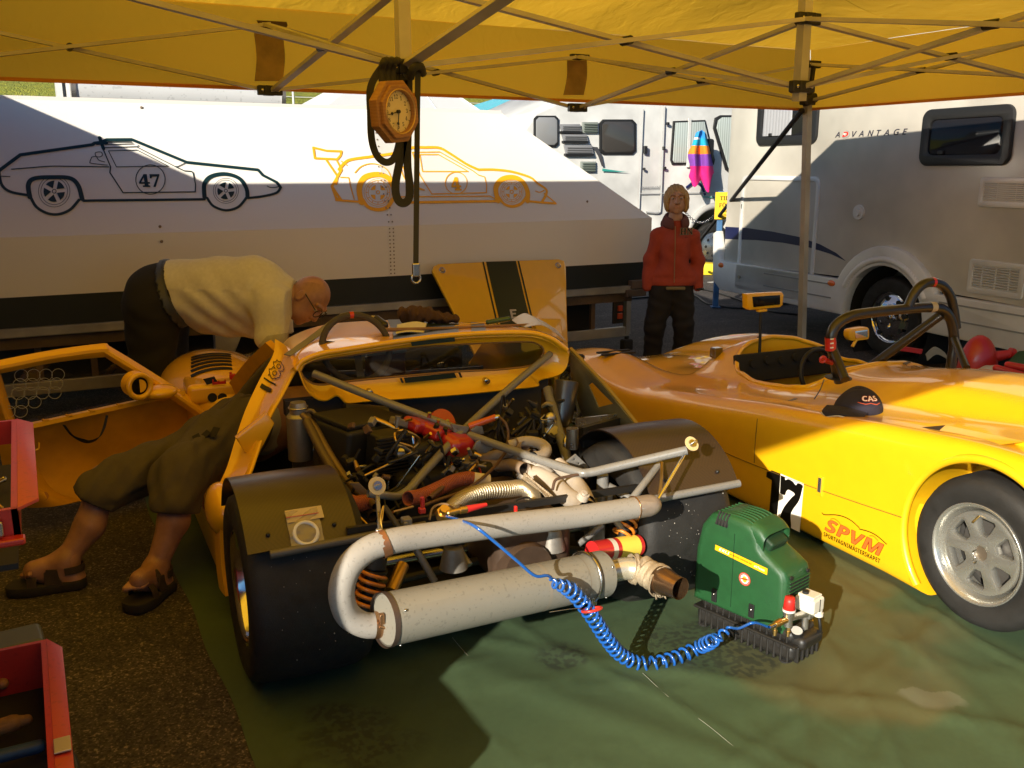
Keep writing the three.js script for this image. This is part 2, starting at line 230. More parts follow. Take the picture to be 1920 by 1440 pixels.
// ---- grass bank behind the paddock
{ const nx = 120, nz = 60, pos = [], idx = [];
  for (let j = 0; j <= nz; j++) for (let i = 0; i <= nx; i++) { const x = -70 + 170 * i / nx, d = 17 + 60 * (j / nz) ** 1.3, t = Math.min(1, Math.max(0, (d - 18) / 12)); pos.push(x, 3.95 * t * t * (3 - 2 * t) - 0.05 + 0.18 * (F4(x * 0.05, d * 0.05) - 0.5), -d); }
  for (let j = 0; j < nz; j++) for (let i = 0; i < nx; i++) { const a = j * (nx + 1) + i; idx.push(a, a + 1, a + nx + 1, a + 1, a + nx + 2, a + nx + 1); }
  const g = new THREE.BufferGeometry(); g.setAttribute('position', new THREE.Float32BufferAttribute(pos, 3)); g.setIndex(idx); g.computeVertexNormals();
  struct('grass_bank', g, std(1, 1, 1, 0.95, { map: tex(512, (u, v) => { const a = F2(u, v), b = F3(u, v); return [0.36 + 0.2 * a + 0.12 * b, 0.4 + 0.14 * a + 0.12 * b, 0.13 + 0.08 * b]; }, { srgb: true, rep: 0.4 }), bumpMap: rept(grainT, 0.6), bumpScale: 0.08 }));
}
// ================================================================ the yellow canopy tent
const TZ = -5.2, TX = 5.15, TL = -0.85, TN = -0.55, EAVE = 2.4, VB = 1.985;
{ const clothM = phy(0.97, 0.53, 0.03, 1, { transmission: 0.86, thickness: 0, side: THREE.DoubleSide, bumpMap: rept(foldBump, 0.7), bumpScale: 0.02 });
  const barM = std(0.56, 0.52, 0.42, 0.45, { map: rept(blotchT, 1) }), plastic = std(0.015, 0.014, 0.013, 0.5), tapeM = phy(0.6, 0.4, 0.1, 0.6, { transmission: 0.5, thickness: 0, map: rept(blotchT, 3) });
  const t = thing('canopy_tent', 'yellow pop-up canopy tent standing over both racing cars', 'canopy tent', [0, 0, 0]);
  const RZ = -3.2, RX0 = 1.2, RX1 = 3.2, RY = 3.1;
  const roofP = (x, z) => { // height of the hipped roof cloth, sagging a little between its supports
    const tx = x < RX0 ? (x - TL) / (RX0 - TL) : x > RX1 ? (TX - x) / (TX - RX1) : 1, tz = z < RZ ? (z - TZ) / (RZ - TZ) : (TN - z) / (TN - RZ), k = Math.max(0, Math.min(tx, tz));
    return EAVE + (RY - EAVE) * k - 0.10 * Math.sin(Math.PI * k) * (0.6 + 0.4 * Math.sin(x * 3.1)) + 0.012 * (F4(x * 0.2, z * 0.2) - 0.5);
  };
  const n = 70, m = 60, pos = [], idx = [];
  for (let j = 0; j <= m; j++) for (let i = 0; i <= n; i++) { const x = TL + (TX - TL) * i / n, z = TZ + (TN - TZ) * j / m; pos.push(x, roofP(x, z), z); }
  for (let j = 0; j < m; j++) for (let i = 0; i < n; i++) { const a = j * (n + 1) + i; idx.push(a, a + n + 1, a + 1, a + 1, a + n + 1, a + n + 2); }
  const roof = new THREE.BufferGeometry(); roof.setAttribute('position', new THREE.Float32BufferAttribute(pos, 3)); roof.setIndex(idx); roof.computeVertexNormals();
  add('roof', roof, clothM, t);
  const sheet = (f, nu, nv) => { const p = [], id = []; for (let j = 0; j <= nv; j++) for (let i = 0; i <= nu; i++) p.push(...f(i / nu, j / nv)); for (let j = 0; j < nv; j++) for (let i = 0; i < nu; i++) { const a = j * (nu + 1) + i; id.push(a, a + nu + 1, a + 1, a + 1, a + nu + 1, a + nu + 2); } const g = new THREE.BufferGeometry(); g.setAttribute('position', new THREE.Float32BufferAttribute(p, 3)); g.setIndex(id); g.computeVertexNormals(); return g; };
  const wave = (u, v) => 0.012 * Math.sin(u * 21 + 2 * Math.sin(u * 7)) * v + 0.006 * Math.sin(v * 9 + u * 5);
  add('valance', sheet((u, v) => [TL + (TX - TL) * u, EAVE - (EAVE - VB) * v, TZ + wave(u, v)], 90, 8), clothM, t);
  add('valance', sheet((u, v) => [TX + wave(u, v), EAVE - (EAVE - VB) * v, TZ + (TN - TZ) * u], 70, 8), clothM, t);
  add('valance', sheet((u, v) => [TL + (TX - TL) * u, EAVE - (EAVE - VB) * v, TN + wave(u, v)], 60, 4), clothM, t);
  // hem band along the far valance
  add('hem', [box(TX - TL, 0.018, 0.006, (TX + TL) / 2, VB + 0.004, TZ + 0.004), box(0.006, 0.018, TN - TZ, TX - 0.004, VB + 0.004, (TN + TZ) / 2)], phy(0.7, 0.28, 0.02, 0.9, { transmission: 0.3, thickness: 0 }), t);
  // scissor truss
  const fz = TZ + 0.08, bars = [], J = {};
  J.b1 = W(505, 170, 'z', fz); J.t1 = W(505, 46, 'z', fz); J.b2 = W(1081, 202, 'z', fz); J.t2 = W(1085, 107, 'z', fz); J.cb = W(1512, 190, 'z', fz); J.ct = W(1522, 121, 'z', fz);
  J.b0 = [J.b1[0] * 2 - J.b2[0], J.b1[1], fz]; J.t0 = [J.b0[0], J.t1[1], fz];
  J.m1b = W(757, 126, 'z', RZ); J.m2b = W(1500, 163, 'z', RZ); J.m2t = W(1511, 36, 'z', RZ); J.m1t = [J.m1b[0], J.m1b[1] + (J.m2t[1] - J.m2b[1]), RZ];
  J.n1t = W(942, 0, 'x', J.m1b[0] + 0.05); J.n1t = [J.n1t[0], J.n1t[1], J.n1t[2]];
  const lerp3 = (a, b, k) => a.map((v, i) => v + (b[i] - v) * k), bolt = [];
  const X = (a, b, c, d, off) => { const o = off.map((v) => v * 0.019); bars.push([a.map((v, i) => v + o[i]), b.map((v, i) => v + o[i])], [c.map((v, i) => v - o[i]), d.map((v, i) => v - o[i])]); bolt.push(lerp3(a, b, 0.5)); };
  X(J.b0, J.t1, J.t0, J.b1, [0, 0, 1]); X(J.b1, J.t2, J.t1, J.b2, [0, 0, 1]); X(J.t2, J.cb, J.b2, J.ct, [0, 0, 1]);
  X(J.m1b, J.m2t, J.m1t, J.m2b, [0, 0, 1]);
  X(J.b1, J.m1t, J.t1, J.m1b, [1, 0, 0]); X(J.b2, J.m2t, J.t2, J.m2b, [1, 0, 0]);
  const re = TX - 0.08, E1 = W(1920, 83, 'x', re), E2 = W(1920, 150, 'x', re); const ext = (a, b, k) => lerp3(a, b, k);
  J.r1 = ext(J.cb, W(1727, 132, 'x', re), 2); J.r2 = ext(J.ct, W(1727, 132, 'x', re), 2); X(J.cb, J.r1, J.ct, J.r2, [1, 0, 0]);
  J.s1 = ext(J.m2b, W(1783, 106, 'z', RZ), 2); J.s2 = ext(J.m2t, W(1783, 106, 'z', RZ), 2); X(J.m2b, J.s1, J.m2t, J.s2, [0, 0, 1]);
  J.q1 = ext(J.m2b, W(1858, 46, 'x', J.m2b[0]), 2); J.q2 = ext(J.m2t, W(1858, 46, 'x', J.m2b[0]), 2); X(J.m2b, J.q1, J.m2t, J.q2, [1, 0, 0]);
  J.l1 = W(265, 0, 'z', RZ); bars.push([J.m1b, ext(J.m1b, J.l1, 1.25)]); bars.push([J.m1b, ext(J.m1b, J.n1t, 1.25)]);
  for (const [a, b] of bars) add('truss_bar', bar(a, b, 0.036, 0.017, Math.abs(a[2] - b[2]) > Math.abs(a[0] - b[0]) ? [0, 0.01, 1] : [1, 0.01, 0]), barM, t);
  for (const p of bolt) { add('bolt', [ball(0.017, ...p, 1, 1, 1, 12), cyl(0.018, 0.018, 0.056, ...p, Math.PI / 2, 0, 0, 12)], plastic, t); }
  for (const [k, s] of [['m1b', 0], ['m2b', 0]]) { const p = J[k]; add('mast', box(0.044, RY - p[1] + 0.04, 0.044, p[0], (RY + p[1]) / 2 - 0.04, p[2]), barM, t); }
  for (const k of ['b1', 'b2', 'm1b', 'm2b', 'm2t', 'cb', 'ct', 't2']) { const p = J[k], h = k === 't2' ? 0.03 : 0.05; const br = add('bracket', [rbox(0.13, h, 0.034, 0.006, p[0], p[1], p[2] + 0.012), rbox(0.06, h, 0.07, 0.006, p[0], p[1], p[2])], plastic, t); for (const d of [-0.042, 0.042]) add('rivet', ball(0.009, p[0] + d, p[1], p[2] + 0.032, 1, 1, 0.5, 8), M.steel, br); }
  const lt = W(1514, 208, 'z', fz), lb0 = W(1503, 640, 'z', fz), kk = lt[1] / (lt[1] - lb0[1]), lb = lerp3(lt, lb0, kk); lb[1] = 0.01;
  const top = lerp3(lb, lt, 2.3 / lt[1]); add('leg', bar(lb, top, 0.045, 0.045, [1, 0, 0]), std(0.42, 0.4, 0.36, 0.5, { map: rept(blotchT, 1) }), t);
  add('foot_plate', rbox(0.14, 0.012, 0.14, 0.004, lb[0], 0.008, lb[2]), M.steel, t);
  for (const [x, z] of [[TL, TZ + 0.08], [TX - 0.08, TN]]) add('leg', box(0.045, 2.3, 0.045, x, 1.15, z), barM, t);
  // parcel tape mending the cloth
  const tp = (a, b, c, d) => { const P = [a, b, c, d].map((p) => W(p[0], p[1], 'z', TZ + 0.035)); return patch([[P[0], P[3]].map((p) => p), [lerp3(P[0], P[1], 0.5).map((v, i) => v + (i === 0 ? 0.012 : 0)), lerp3(P[3], P[2], 0.5).map((v, i) => v + (i === 0 ? 0.012 : 0))], [P[1], P[2]]], 3, 10, 0.003); };
  add('tape_patch', tp([1063, 113], [1056, 178], [1094, 178], [1100, 113]), tapeM, t); add('tape_patch', tp([476, 62], [477, 152], [530, 152], [530, 62]), tapeM, t); add('tape_patch', tp([481, 38], [478, 54], [532, 56], [537, 41]), std(0.06, 0.03, 0.015, 0.6), t);
  // dark webbing on the corner leg, below the brackets
  add('webbing', [bar(lerp3(J.ct, J.cb, 0.1), lerp3(J.ct, J.cb, 0.95), 0.035, 0.02, [1, 0, 0]).translate(-0.012, 0, 0.03), rbox(0.12, 0.07, 0.06, 0.02, J.cb[0], J.cb[1] + 0.01, J.cb[2] + 0.03, 0, 0, 0.3)], plastic, t);
  // side wall on the left, let down to the ground; its far part reaches past the tent towards the trailer
  add('side_wall', sheet((u, v) => [TL - 0.012 + 0.02 * v * Math.sin(u * 40), EAVE + 0.02 - (EAVE + 0.02) * v, -6.25 + (6.25 - 1.1) * u], 80, 6), std(0.22, 0.19, 0.15, 0.95, { side: THREE.DoubleSide }), t);
  const nb = thing('canopy_tent', 'neighbouring beige canopy tent beyond the left side wall', 'canopy tent'); add('roof', sheet((u, v) => [-5.5 + (TL - 0.03 + 5.5) * u, EAVE + 0.02 + 0.5 * Math.min(1 - u, u) , -6.25 + 6.55 * v], 20, 20), std(0.3, 0.27, 0.22, 0.95, { side: THREE.DoubleSide }), nb); for (const [x, z] of [[-5.4, -6.2], [-5.4, -1.2], [TL - 0.06, -6.2], [TL - 0.06, -1.2]]) add('leg', box(0.045, 2.4, 0.045, x, 1.2, z), barM, nb);
  // guy strap from the corner down towards the motorhome
  const g0 = W(1503, 208, 'z', fz), g1 = W(1338, 418, 'z', -8.6); const o = solo('guy_strap', 'taut black guy strap running down from the tent corner', 'strap', [rod(g0, lerp3(g0, g1, 1.5), 0.019, 0.019, 8), ball(0.022, ...g0)], std(0.012, 0.01, 0.01, 0.8));
  // straps and clock hung on the middle mast
  const P = (x, y, dz = 0) => W(x, y, 'z', RZ + 0.06 + dz);
  const strapM = std(0.035, 0.032, 0.02, 0.85, { bumpMap: rept(clothBump, 8), bumpScale: 0.0006 });
  const ribbon = (pts, w) => { const q = spline(pts, 44), rows = q.map((p, i) => { const a = q[Math.max(0, i - 1)], b = q[Math.min(q.length - 1, i + 1)], dx = b[0] - a[0], dy = b[1] - a[1], l = Math.hypot(dx, dy) || 1; return [[p[0] - dy / l * w / 2, p[1] + dx / l * w / 2, p[2]], [p[0] + dy / l * w / 2, p[1] - dx / l * w / 2, p[2]]]; }); return patch(rows, 3, 60, 0.003); };
  const s1 = thing('tie_down_strap', 'looped olive tie-down strap hanging behind the octagonal clock', 'strap');
  add('loop', [ribbon([P(728, 118), P(712, 132), P(695, 165), P(695, 215), P(697, 260), P(706, 290), P(722, 304), P(738, 298), P(748, 270), P(752, 230)].map((p) => p), 0.025), ribbon([P(757, 150, -0.03), P(757, 250, -0.03), P(750, 300, -0.03), P(742, 345, -0.03), P(745, 372, -0.03), P(756, 381, -0.03), P(767, 372, -0.03), P(768, 345, -0.03), P(764, 300, -0.03), P(766, 200, -0.03), P(766, 130, -0.03)], 0.03)], strapM, s1);
  add('wrap', [0, 1, 2].map((i) => tube([P(718 + i * 9, 170), P(716 + i * 10, 130), P(722 + i * 10, 114, 0.03), P(732 + i * 9, 122, -0.06), P(735 + i * 9, 170, -0.02)], 0.013, 20, 8)), strapM, s1);
  const s2 = thing('tie_down_strap', 'long straight strap with a hook hanging down to the right of the clock', 'strap');
  add('webbing', [ribbon([P(784, 132, 0.02), P(783, 200, 0.02), P(782, 300, 0.02), P(781, 400, 0.02), P(780, 500, 0.02)], 0.02), tube([P(770, 145), P(775, 128, 0.04), P(788, 124, 0.04), P(793, 138, 0)], 0.014, 16, 8)], strapM, s2);
  add('hook', [rbox(0.03, 0.05, 0.014, 0.006, ...P(780, 506, 0.02)), tor(0.017, 0.004, ...P(780, 522, 0.02))], M.steel, s2);
  // clock
  const c = P(733, 210, 0.09), ck = thing('clock', 'octagonal wooden wall clock hung from the tent frame', 'clock', c, 0.42); ck.rotation.order = 'YXZ'; ck.rotation.z = 0.1;
  const oct = (r, s) => Array.from({ length: 8 }, (_, i) => [r * Math.cos((i + 0.5) * Math.PI / 4), r * Math.sin((i + 0.5) * Math.PI / 4) * s]);
  const rS = 0.098; add('case', [poly(oct(rS, 1.05), 0.03, 0.004, [circ(0.068, 0, 0, 40, 0.072)]), poly(oct(rS * 0.86, 1.05), 0.012, 0.003, [circ(0.066, 0, 0, 40, 0.07)]).translate(0, 0, 0.033), poly(oct(rS * 0.95, 1.05), 0.004, 0.001).translate(0, 0, -0.002)], M.wood, ck);
  const dial = canvas(512, 512, (g) => { g.fillStyle = '#d9c694'; g.fillRect(0, 0, 512, 512); g.fillStyle = '#1c140c'; g.textAlign = 'center'; g.textBaseline = 'middle'; g.font = 'bold 66px serif'; for (let i = 1; i <= 12; i++) { const a = i * Math.PI / 6; g.fillText(String(i), 256 + 168 * Math.sin(a), 256 - 168 * Math.cos(a)); g.save(); g.translate(256, 256); g.rotate(a); g.fillRect(-4, -236, 8, 26); g.restore(); } });
  add('dial', keep(new THREE.CircleGeometry(0.07, 40).scale(1, 1.05, 1).translate(0, 0, 0.03)), new THREE.MeshStandardMaterial({ map: dial, roughness: 0.4 }), ck);
  add('bezel', tor(0.068, 0.0025, 0, 0, 0.047, 0, 0, 0).scale(1, 1.05, 1), M.brass, ck);
  const hand = (a, l, z) => [rod([0, 0, z], [Math.sin(a) * l, Math.cos(a) * l, z], 0.002, 0.001, 6), ball(0.0055, Math.sin(a) * l * 0.62, Math.cos(a) * l * 0.62, z, 1, 1, 0.4, 10)];
  add('hand', hand(-1.72, 0.05, 0.036), M.black, ck); add('hand', hand(-2.92, 0.062, 0.038), M.black, ck); add('hub', cyl(0.006, 0.006, 0.01, 0, 0, 0.036, Math.PI / 2, 0, 0, 12), M.black, ck);
}
// ================================================================ the white race trailer
{ const ZT = -6.45, YB = 1.165, LEAN = 0.46, t = thing('race_trailer', 'long white covered race car trailer with two racing car outlines on its side', 'trailer');
  const n = V(0, LEAN, 1).normalize(), p0 = V(0, YB, ZT);
  const hit = (px, py) => { const d = ray(px, py), o = V(0, EYE, 0), k = p0.clone().sub(o).dot(n) / d.dot(n), p = o.addScaledVector(d, k); return [p.x, (p.y - YB) * Math.hypot(1, LEAN)]; };  // along the panel, up its slope
  const on = (u, v, off = 0) => { const s = v / Math.hypot(1, LEAN); return [u + 0, YB + s + n.y * off, ZT - LEAN * s + n.z * off]; };
  const xr = W(1222, 410, 'z', ZT)[0], topA = hit(0, 184), topB = hit(940, 212), vt = topB[1], xw = topB[0], xl = -4.5;
  const paint = phy(0.74, 0.72, 0.67, 0.3, { clearcoat: 0.5, clearcoatRoughness: 0.2, map: rept(tex(512, (u, v) => 0.93 + 0.07 * F1(u, v)), 0.35) });
  const slab = (pts, d) => { const g = poly(pts, d, 0.002); g.applyMatrix4(new THREE.Matrix4().makeRotationX(-Math.atan(LEAN))); g.translate(0, YB, ZT); return g; };
  const seamX = hit(716, 330)[0];
  // sloping upper side, two panels butted at the riveted seam
  add('side_panel', slab([[xl, 0], [seamX - 0.002, 0], [seamX - 0.002, vt], [xl, vt]], -0.03), paint, t); add('side_panel', slab([[seamX + 0.002, 0], [xr, 0.0], [xw, vt], [seamX + 0.002, vt]], -0.03), paint, t);
  const ts = vt / Math.hypot(1, LEAN), zt = ZT - LEAN * ts;
  add('roof', [box(xw - xl, 0.03, 1.6, (xw + xl) / 2, YB + ts + 0.004, zt - 0.8), ], paint, t);
  const ramp = new THREE.BufferGeometry(), A = on(xr, 0, -0.001), B = on(xw, vt, -0.001); ramp.setAttribute('position', new THREE.Float32BufferAttribute([...A, A[0], A[1], A[2] - 2.4, B[0], B[1], B[2] - 1.6, ...A, B[0], B[1], B[2] - 1.6, ...B], 3)); ramp.computeVertexNormals(); const rm = paint.clone(); rm.side = THREE.DoubleSide; add('front_slope', ramp, rm, t);
  const yb = W(0, 559, 'z', ZT)[1], yk = W(0, 618, 'z', ZT)[1];
  add('side_panel', box(seamX - xl - 0.002, YB - yb, 0.03, (seamX + xl) / 2, (YB + yb) / 2, ZT - 0.012), paint, t); add('side_panel', box(xr - seamX - 0.002, YB - yb, 0.03, (xr + seamX) / 2, (YB + yb) / 2, ZT - 0.012), paint, t);
  add('seam_strip', [box(0.05, YB - yb, 0.004, seamX, (YB + yb) / 2, ZT + 0.005)], paint, t);
  const rv = []; for (let i = 0; i < 13; i++) for (const d of [-0.014, 0.014]) rv.push(ball(0.0065, seamX + d, yb + 0.02 + i * (YB - yb - 0.04) / 12, ZT + 0.007, 1, 1, 0.6, 6)); for (let i = 0; i < 17; i++) for (const d of [-0.014, 0.014]) rv.push(ball(0.0065, ...on(seamX + d, 0.03 + i * (vt - 0.06) / 16, 0.004), 1, 1, 0.6, 6));
  rv.push(...[[300, 425], [303, 453], [265, 202], [1101, 378]].map(([a, b]) => ball(0.01, ...on(...hit(a, b), 0.003), 1, 1, 0.5, 8)));
  const rvo = add('rivets', rv, std(0.2, 0.16, 0.12, 0.5), t); rvo.userData.kind = 'stuff';
  add('lower_stripe', box(xr - xl - 0.01, yb - yk, 0.026, (xr + xl) / 2, (yb + yk) / 2 - 0.001, ZT - 0.014), std(0.006, 0.01, 0.008, 0.55), t);
  const railA = std(0.5, 0.48, 0.43, 0.45, { metalness: 0.5, map: rept(blotchT, 1) }), wear = std(0.16, 0.11, 0.075, 0.7, { metalness: 0.2, map: rept(blotchT, 2), bumpMap: rept(grainT, 4), bumpScale: 0.002 }), dark = std(0.02, 0.018, 0.016, 0.8);
  const xe = W(1187, 545, 'z', ZT)[0];
  add('rub_rail', [rbox(xe - xl, 0.055, 0.06, 0.008, (xe + xl) / 2, yk - 0.03, ZT), box(xe - xl, 0.012, 0.07, (xe + xl) / 2, yk - 0.004, ZT + 0.002)], railA, t);
  add('frame_rail', box(xe - xl, 0.075, 0.05, (xe + xl) / 2, yk - 0.097, ZT - 0.04), wear, t);
  add('belly_panel', box(xe - xl - 0.2, 0.3, 0.03, (xe + xl) / 2 - 0.1, yk - 0.29, ZT - 0.35), dark, t); add('floor', box(xe - xl, 0.05, 1.7, (xe + xl) / 2, yk - 0.1, ZT - 0.98), dark, t);
  const ylo = W(1130, 625, 'z', ZT - 0.05)[1]; for (const [a, b] of [[xl, W(246, 690, 'z', ZT)[0]], [W(880, 640, 'z', ZT)[0], xe]]) add('side_guard', rbox(b - a, 0.085, 0.035, 0.006, (a + b) / 2, ylo, ZT - 0.05), railA, t);
  for (const px of [70, 175, 1000, 1120]) { const x = W(px, 650, 'z', ZT)[0]; add('strut', box(0.04, yk - ylo - 0.1, 0.03, x, (yk + ylo) / 2 - 0.06, ZT - 0.09), wear, t); }
  add('corner_post', box(0.045, yk - ylo - 0.02, 0.05, xe - 0.02, (yk + ylo) / 2 - 0.03, ZT - 0.05), railA, t); add('corner_bracket', [rbox(0.16, 0.07, 0.09, 0.008, xe + 0.03, yk + 0.01, ZT + 0.01), rbox(0.2, 0.06, 0.08, 0.008, xe + 0.0, yk - 0.06, ZT + 0.015)], wear, t);
  for (const dy of [0.03, -0.035]) add('tail_lamp', rbox(0.045, 0.05, 0.02, 0.005, xe - 0.12, yk - 0.22 + dy, ZT - 0.01), phy(0.5, 0.06, 0.01, 0.3, { clearcoat: 1 }), t);
  add('lamp_plate', box(0.1, 0.2, 0.02, xe - 0.13, yk - 0.22, ZT - 0.03), dark, t);
  add('jack_foot', [cyl(0.02, 0.02, 0.24, xe - 0.01, ylo - 0.1, ZT - 0.06), rbox(0.1, 0.1, 0.08, 0.02, xe - 0.01, ylo - 0.12, ZT - 0.06), cyl(0.05, 0.06, 0.02, xe - 0.01, 0.012, ZT - 0.06), cyl(0.016, 0.016, 0.2, xe - 0.01, 0.1, ZT - 0.06)], dark, t);
  add('support_leg', [poly([[402, 622], [452, 622], [430, 676], [406, 676]].map((p) => W(...p, 'z', ZT + 0.25).slice(0, 2)), 0.06, 0.006).translate(0, 0, ZT + 0.22)], railA, t);
  for (const x of [1.0, 1.72]) { add('wheel', [cyl(0.27, 0.27, 0.18, x, 0.27, ZT - 0.32, Math.PI / 2, 0, 0, 28)], M.rubber, t); }
  // the two outlines, printed film on the sloping panel; every stroke is laid out along the panel
  const art = (name, x0, x1, y0, y1, colour, draw) => {
    const c = [hit(x0, y0), hit(x1, y0), hit(x0, y1), hit(x1, y1)], u0 = Math.min(c[0][0], c[2][0]), u1 = Math.max(c[1][0], c[3][0]), v0 = Math.min(c[2][1], c[3][1]), v1 = Math.max(c[0][1], c[1][1]), w = 2048, h = Math.round(w * (v1 - v0) / (u1 - u0));
    const map = canvas(w, h, (g) => { const P = (px, py) => { const q = hit(px, py); return [(q[0] - u0) / (u1 - u0) * w, (v1 - q[1]) / (v1 - v0) * h]; }; g.strokeStyle = g.fillStyle = colour; g.lineJoin = g.lineCap = 'round'; const k = w / (x1 - x0);
      const L = (pts, lw, close, fill) => { g.lineWidth = lw * k; g.beginPath(); pts.forEach((p, i) => { const q = P(...p); i ? g.lineTo(...q) : g.moveTo(...q); }); if (close) g.closePath(); fill ? g.fill() : g.stroke(); };
      const C = (pts, lw) => L(spline(pts, pts.length * 8), lw), O = (x, y, r, lw, fill) => L(circ(r, x, y, 40, r * 1.0), lw, true, fill), T = (s, x, y, size) => { const q = P(x, y); g.font = `bold ${size * k}px serif`; g.textAlign = 'center'; g.textBaseline = 'middle'; g.fillText(s, ...q); g.lineWidth = 1.2 * k; g.strokeText(s, ...q); };
      draw({ L, C, O, T, g }); });
    const p = [on(u0, v0, 0.004), on(u1, v0, 0.004), on(u1, v1, 0.004), on(u0, v1, 0.004)], geo = new THREE.BufferGeometry(); geo.setAttribute('position', new THREE.Float32BufferAttribute(p.flat(), 3)); geo.setAttribute('uv', new THREE.Float32BufferAttribute([0, 0, 1, 0, 1, 1, 0, 1], 2)); geo.setIndex([0, 1, 2, 0, 2, 3]); geo.computeVertexNormals();
    add(name, keep(geo), new THREE.MeshStandardMaterial({ map, transparent: true, roughness: 0.4 }), t);
  };
  const q = (a) => a.map(([x, y]) => [x / 3, y / 3]), r = (a) => a.map(([x, y]) => [640 + x / 3, y / 3]);
  art('car_outline', -14, 535, 248, 412, '#0a2a2e', ({ L, C, O, T }) => {
    L(q([[-10, 965], [115, 872], [520, 815], [532, 806], [575, 800], [600, 787], [740, 786], [780, 802], [1050, 914], [1450, 956], [1478, 987], [1555, 1026], [1578, 1055]]), 6); C(q([[1578, 1055], [1555, 1085], [1480, 1105], [1395, 1115]]), 5); L(q([[1150, 1122], [470, 1130]]), 5); C(q([[-6, 968], [10, 1040], [60, 1080], [165, 1100]]), 5);
    C(q([[168, 1110], [160, 1040], [195, 1005], [300, 998], [395, 1004], [440, 1045], [462, 1120]]), 8); C(q([[172, 1110], [205, 1165], [265, 1200], [330, 1206], [395, 1180], [445, 1125]]), 5);
    C(q([[1150, 1110], [1150, 1035], [1190, 992], [1270, 980], [1345, 1005], [1385, 1060], [1392, 1110]]), 8); C(q([[1165, 1115], [1200, 1160], [1270, 1184], [1340, 1165], [1388, 1110]]), 5);
    for (const [x, y, s] of [[305, 1077, 1], [1270, 1074, 0.8]]) { O(x / 3, y / 3, 29.5 * s, 0.8); O(x / 3, y / 3, 25 * s, 0.8); const star = []; for (let i = 0; i < 10; i++) { const a = -Math.PI / 2 + i * Math.PI / 5 + 0.2, rr_ = i % 2 ? 6 : 21; star.push([x / 3 + rr_ * s * Math.cos(a), y / 3 + rr_ * s * Math.sin(a)]); } for (let i = 0; i < 5; i++) { const a = [star[(2 * i) % 10], star[(2 * i + 1) % 10], star[(2 * i + 2) % 10]]; const arc = []; const a0 = -Math.PI / 2 + 0.2 + i * 2 * Math.PI / 5; for (let j = 0; j <= 6; j++) { const b = a0 + 0.18 + j / 6 * (2 * Math.PI / 5 - 0.36); arc.push([x / 3 + 20 * s * Math.cos(b), y / 3 + 20 * s * Math.sin(b)]); } L([a[1], ...arc], 0.5, true, true); } O(x / 3, y / 3, 3.6 * s, 1.2); }
    L(q([[610, 850], [770, 845], [945, 935], [655, 940]]), 1.5, true); L(q([[585, 832], [765, 826], [985, 938], [1000, 938], [1048, 915]]), 1.6); L(q([[590, 814], [750, 810]]), 1.5); L(q([[600, 800], [740, 800]]), 1.6); L(q([[770, 826], [780, 820]]), 1.6);
    L(q([[572, 820], [622, 940], [618, 972], [692, 1085], [1098, 1080], [1100, 1040], [1085, 972], [1075, 965], [1036, 962], [985, 938]]), 2.2); C(q([[66, 953], [180, 944], [290, 936], [400, 937], [520, 938], [612, 940]]), 2); L(q([[5, 992], [56, 995]]), 1.6); L(q([[560, 775], [582, 838]]), 6); L(q([[545, 810], [600, 806]]), 5); C(q([[1503, 1048], [1520, 1055], [1545, 1056], [1572, 1050]]), 1.8);
    C(q([[552, 856], [536, 862], [540, 880], [560, 884], [575, 875], [570, 858], [552, 856]]), 1.5); C(q([[516, 885], [506, 912], [516, 920], [604, 930]]), 1.5); C(q([[516, 885], [540, 882], [556, 902], [588, 912]]), 1.5);
    O(846 / 3, 1011 / 3, 27.5, 1.6); T('47', 842 / 3, 1018 / 3, 35);
  });
  art('car_outline', 578, 1050, 268, 402, '#f0a81c', ({ L, C, O, T }) => {
    L([[587, 277], [612, 283], [640, 284], [638, 292], [632, 299], [590, 297]], 3.5, true); L([[612, 301], [632, 330], [630, 345]], 3.5); L([[640, 318], [622, 350], [630, 372], [640, 376], [622, 350]], 4); L([[640, 318], [632, 303]], 3);
    C(r([[-15, 955], [20, 915], [60, 897], [180, 880], [300, 862], [395, 832], [470, 830], [548, 832], [600, 858], [700, 922], [770, 955]]), 4.5); C(r([[770, 955], [860, 955], [960, 967], [1060, 998], [1100, 1030], [1150, 1066], [1150, 1095], [1128, 1136]]), 4.2); L(r([[1045, 1132], [1128, 1140], [1204, 1145]]), 4); L(r([[1140, 1090], [1204, 1142]]), 2.4); L(r([[345, 1140], [885, 1132]]), 4.4); L(r([[-30, 1126], [130, 1138]]), 3.6);
    C(r([[112, 1140], [100, 1060], [130, 1000], [205, 982], [262, 1002], [285, 1040]]), 9); C(r([[120, 1125], [150, 1165], [205, 1180], [258, 1165], [290, 1120]]), 6); C(r([[880, 1130], [868, 1060], [900, 1012], [960, 998], [1015, 1020], [1045, 1075], [1045, 1130]]), 9); C(r([[885, 1110], [915, 1148], [960, 1162], [1010, 1146], [1042, 1105]]), 5);
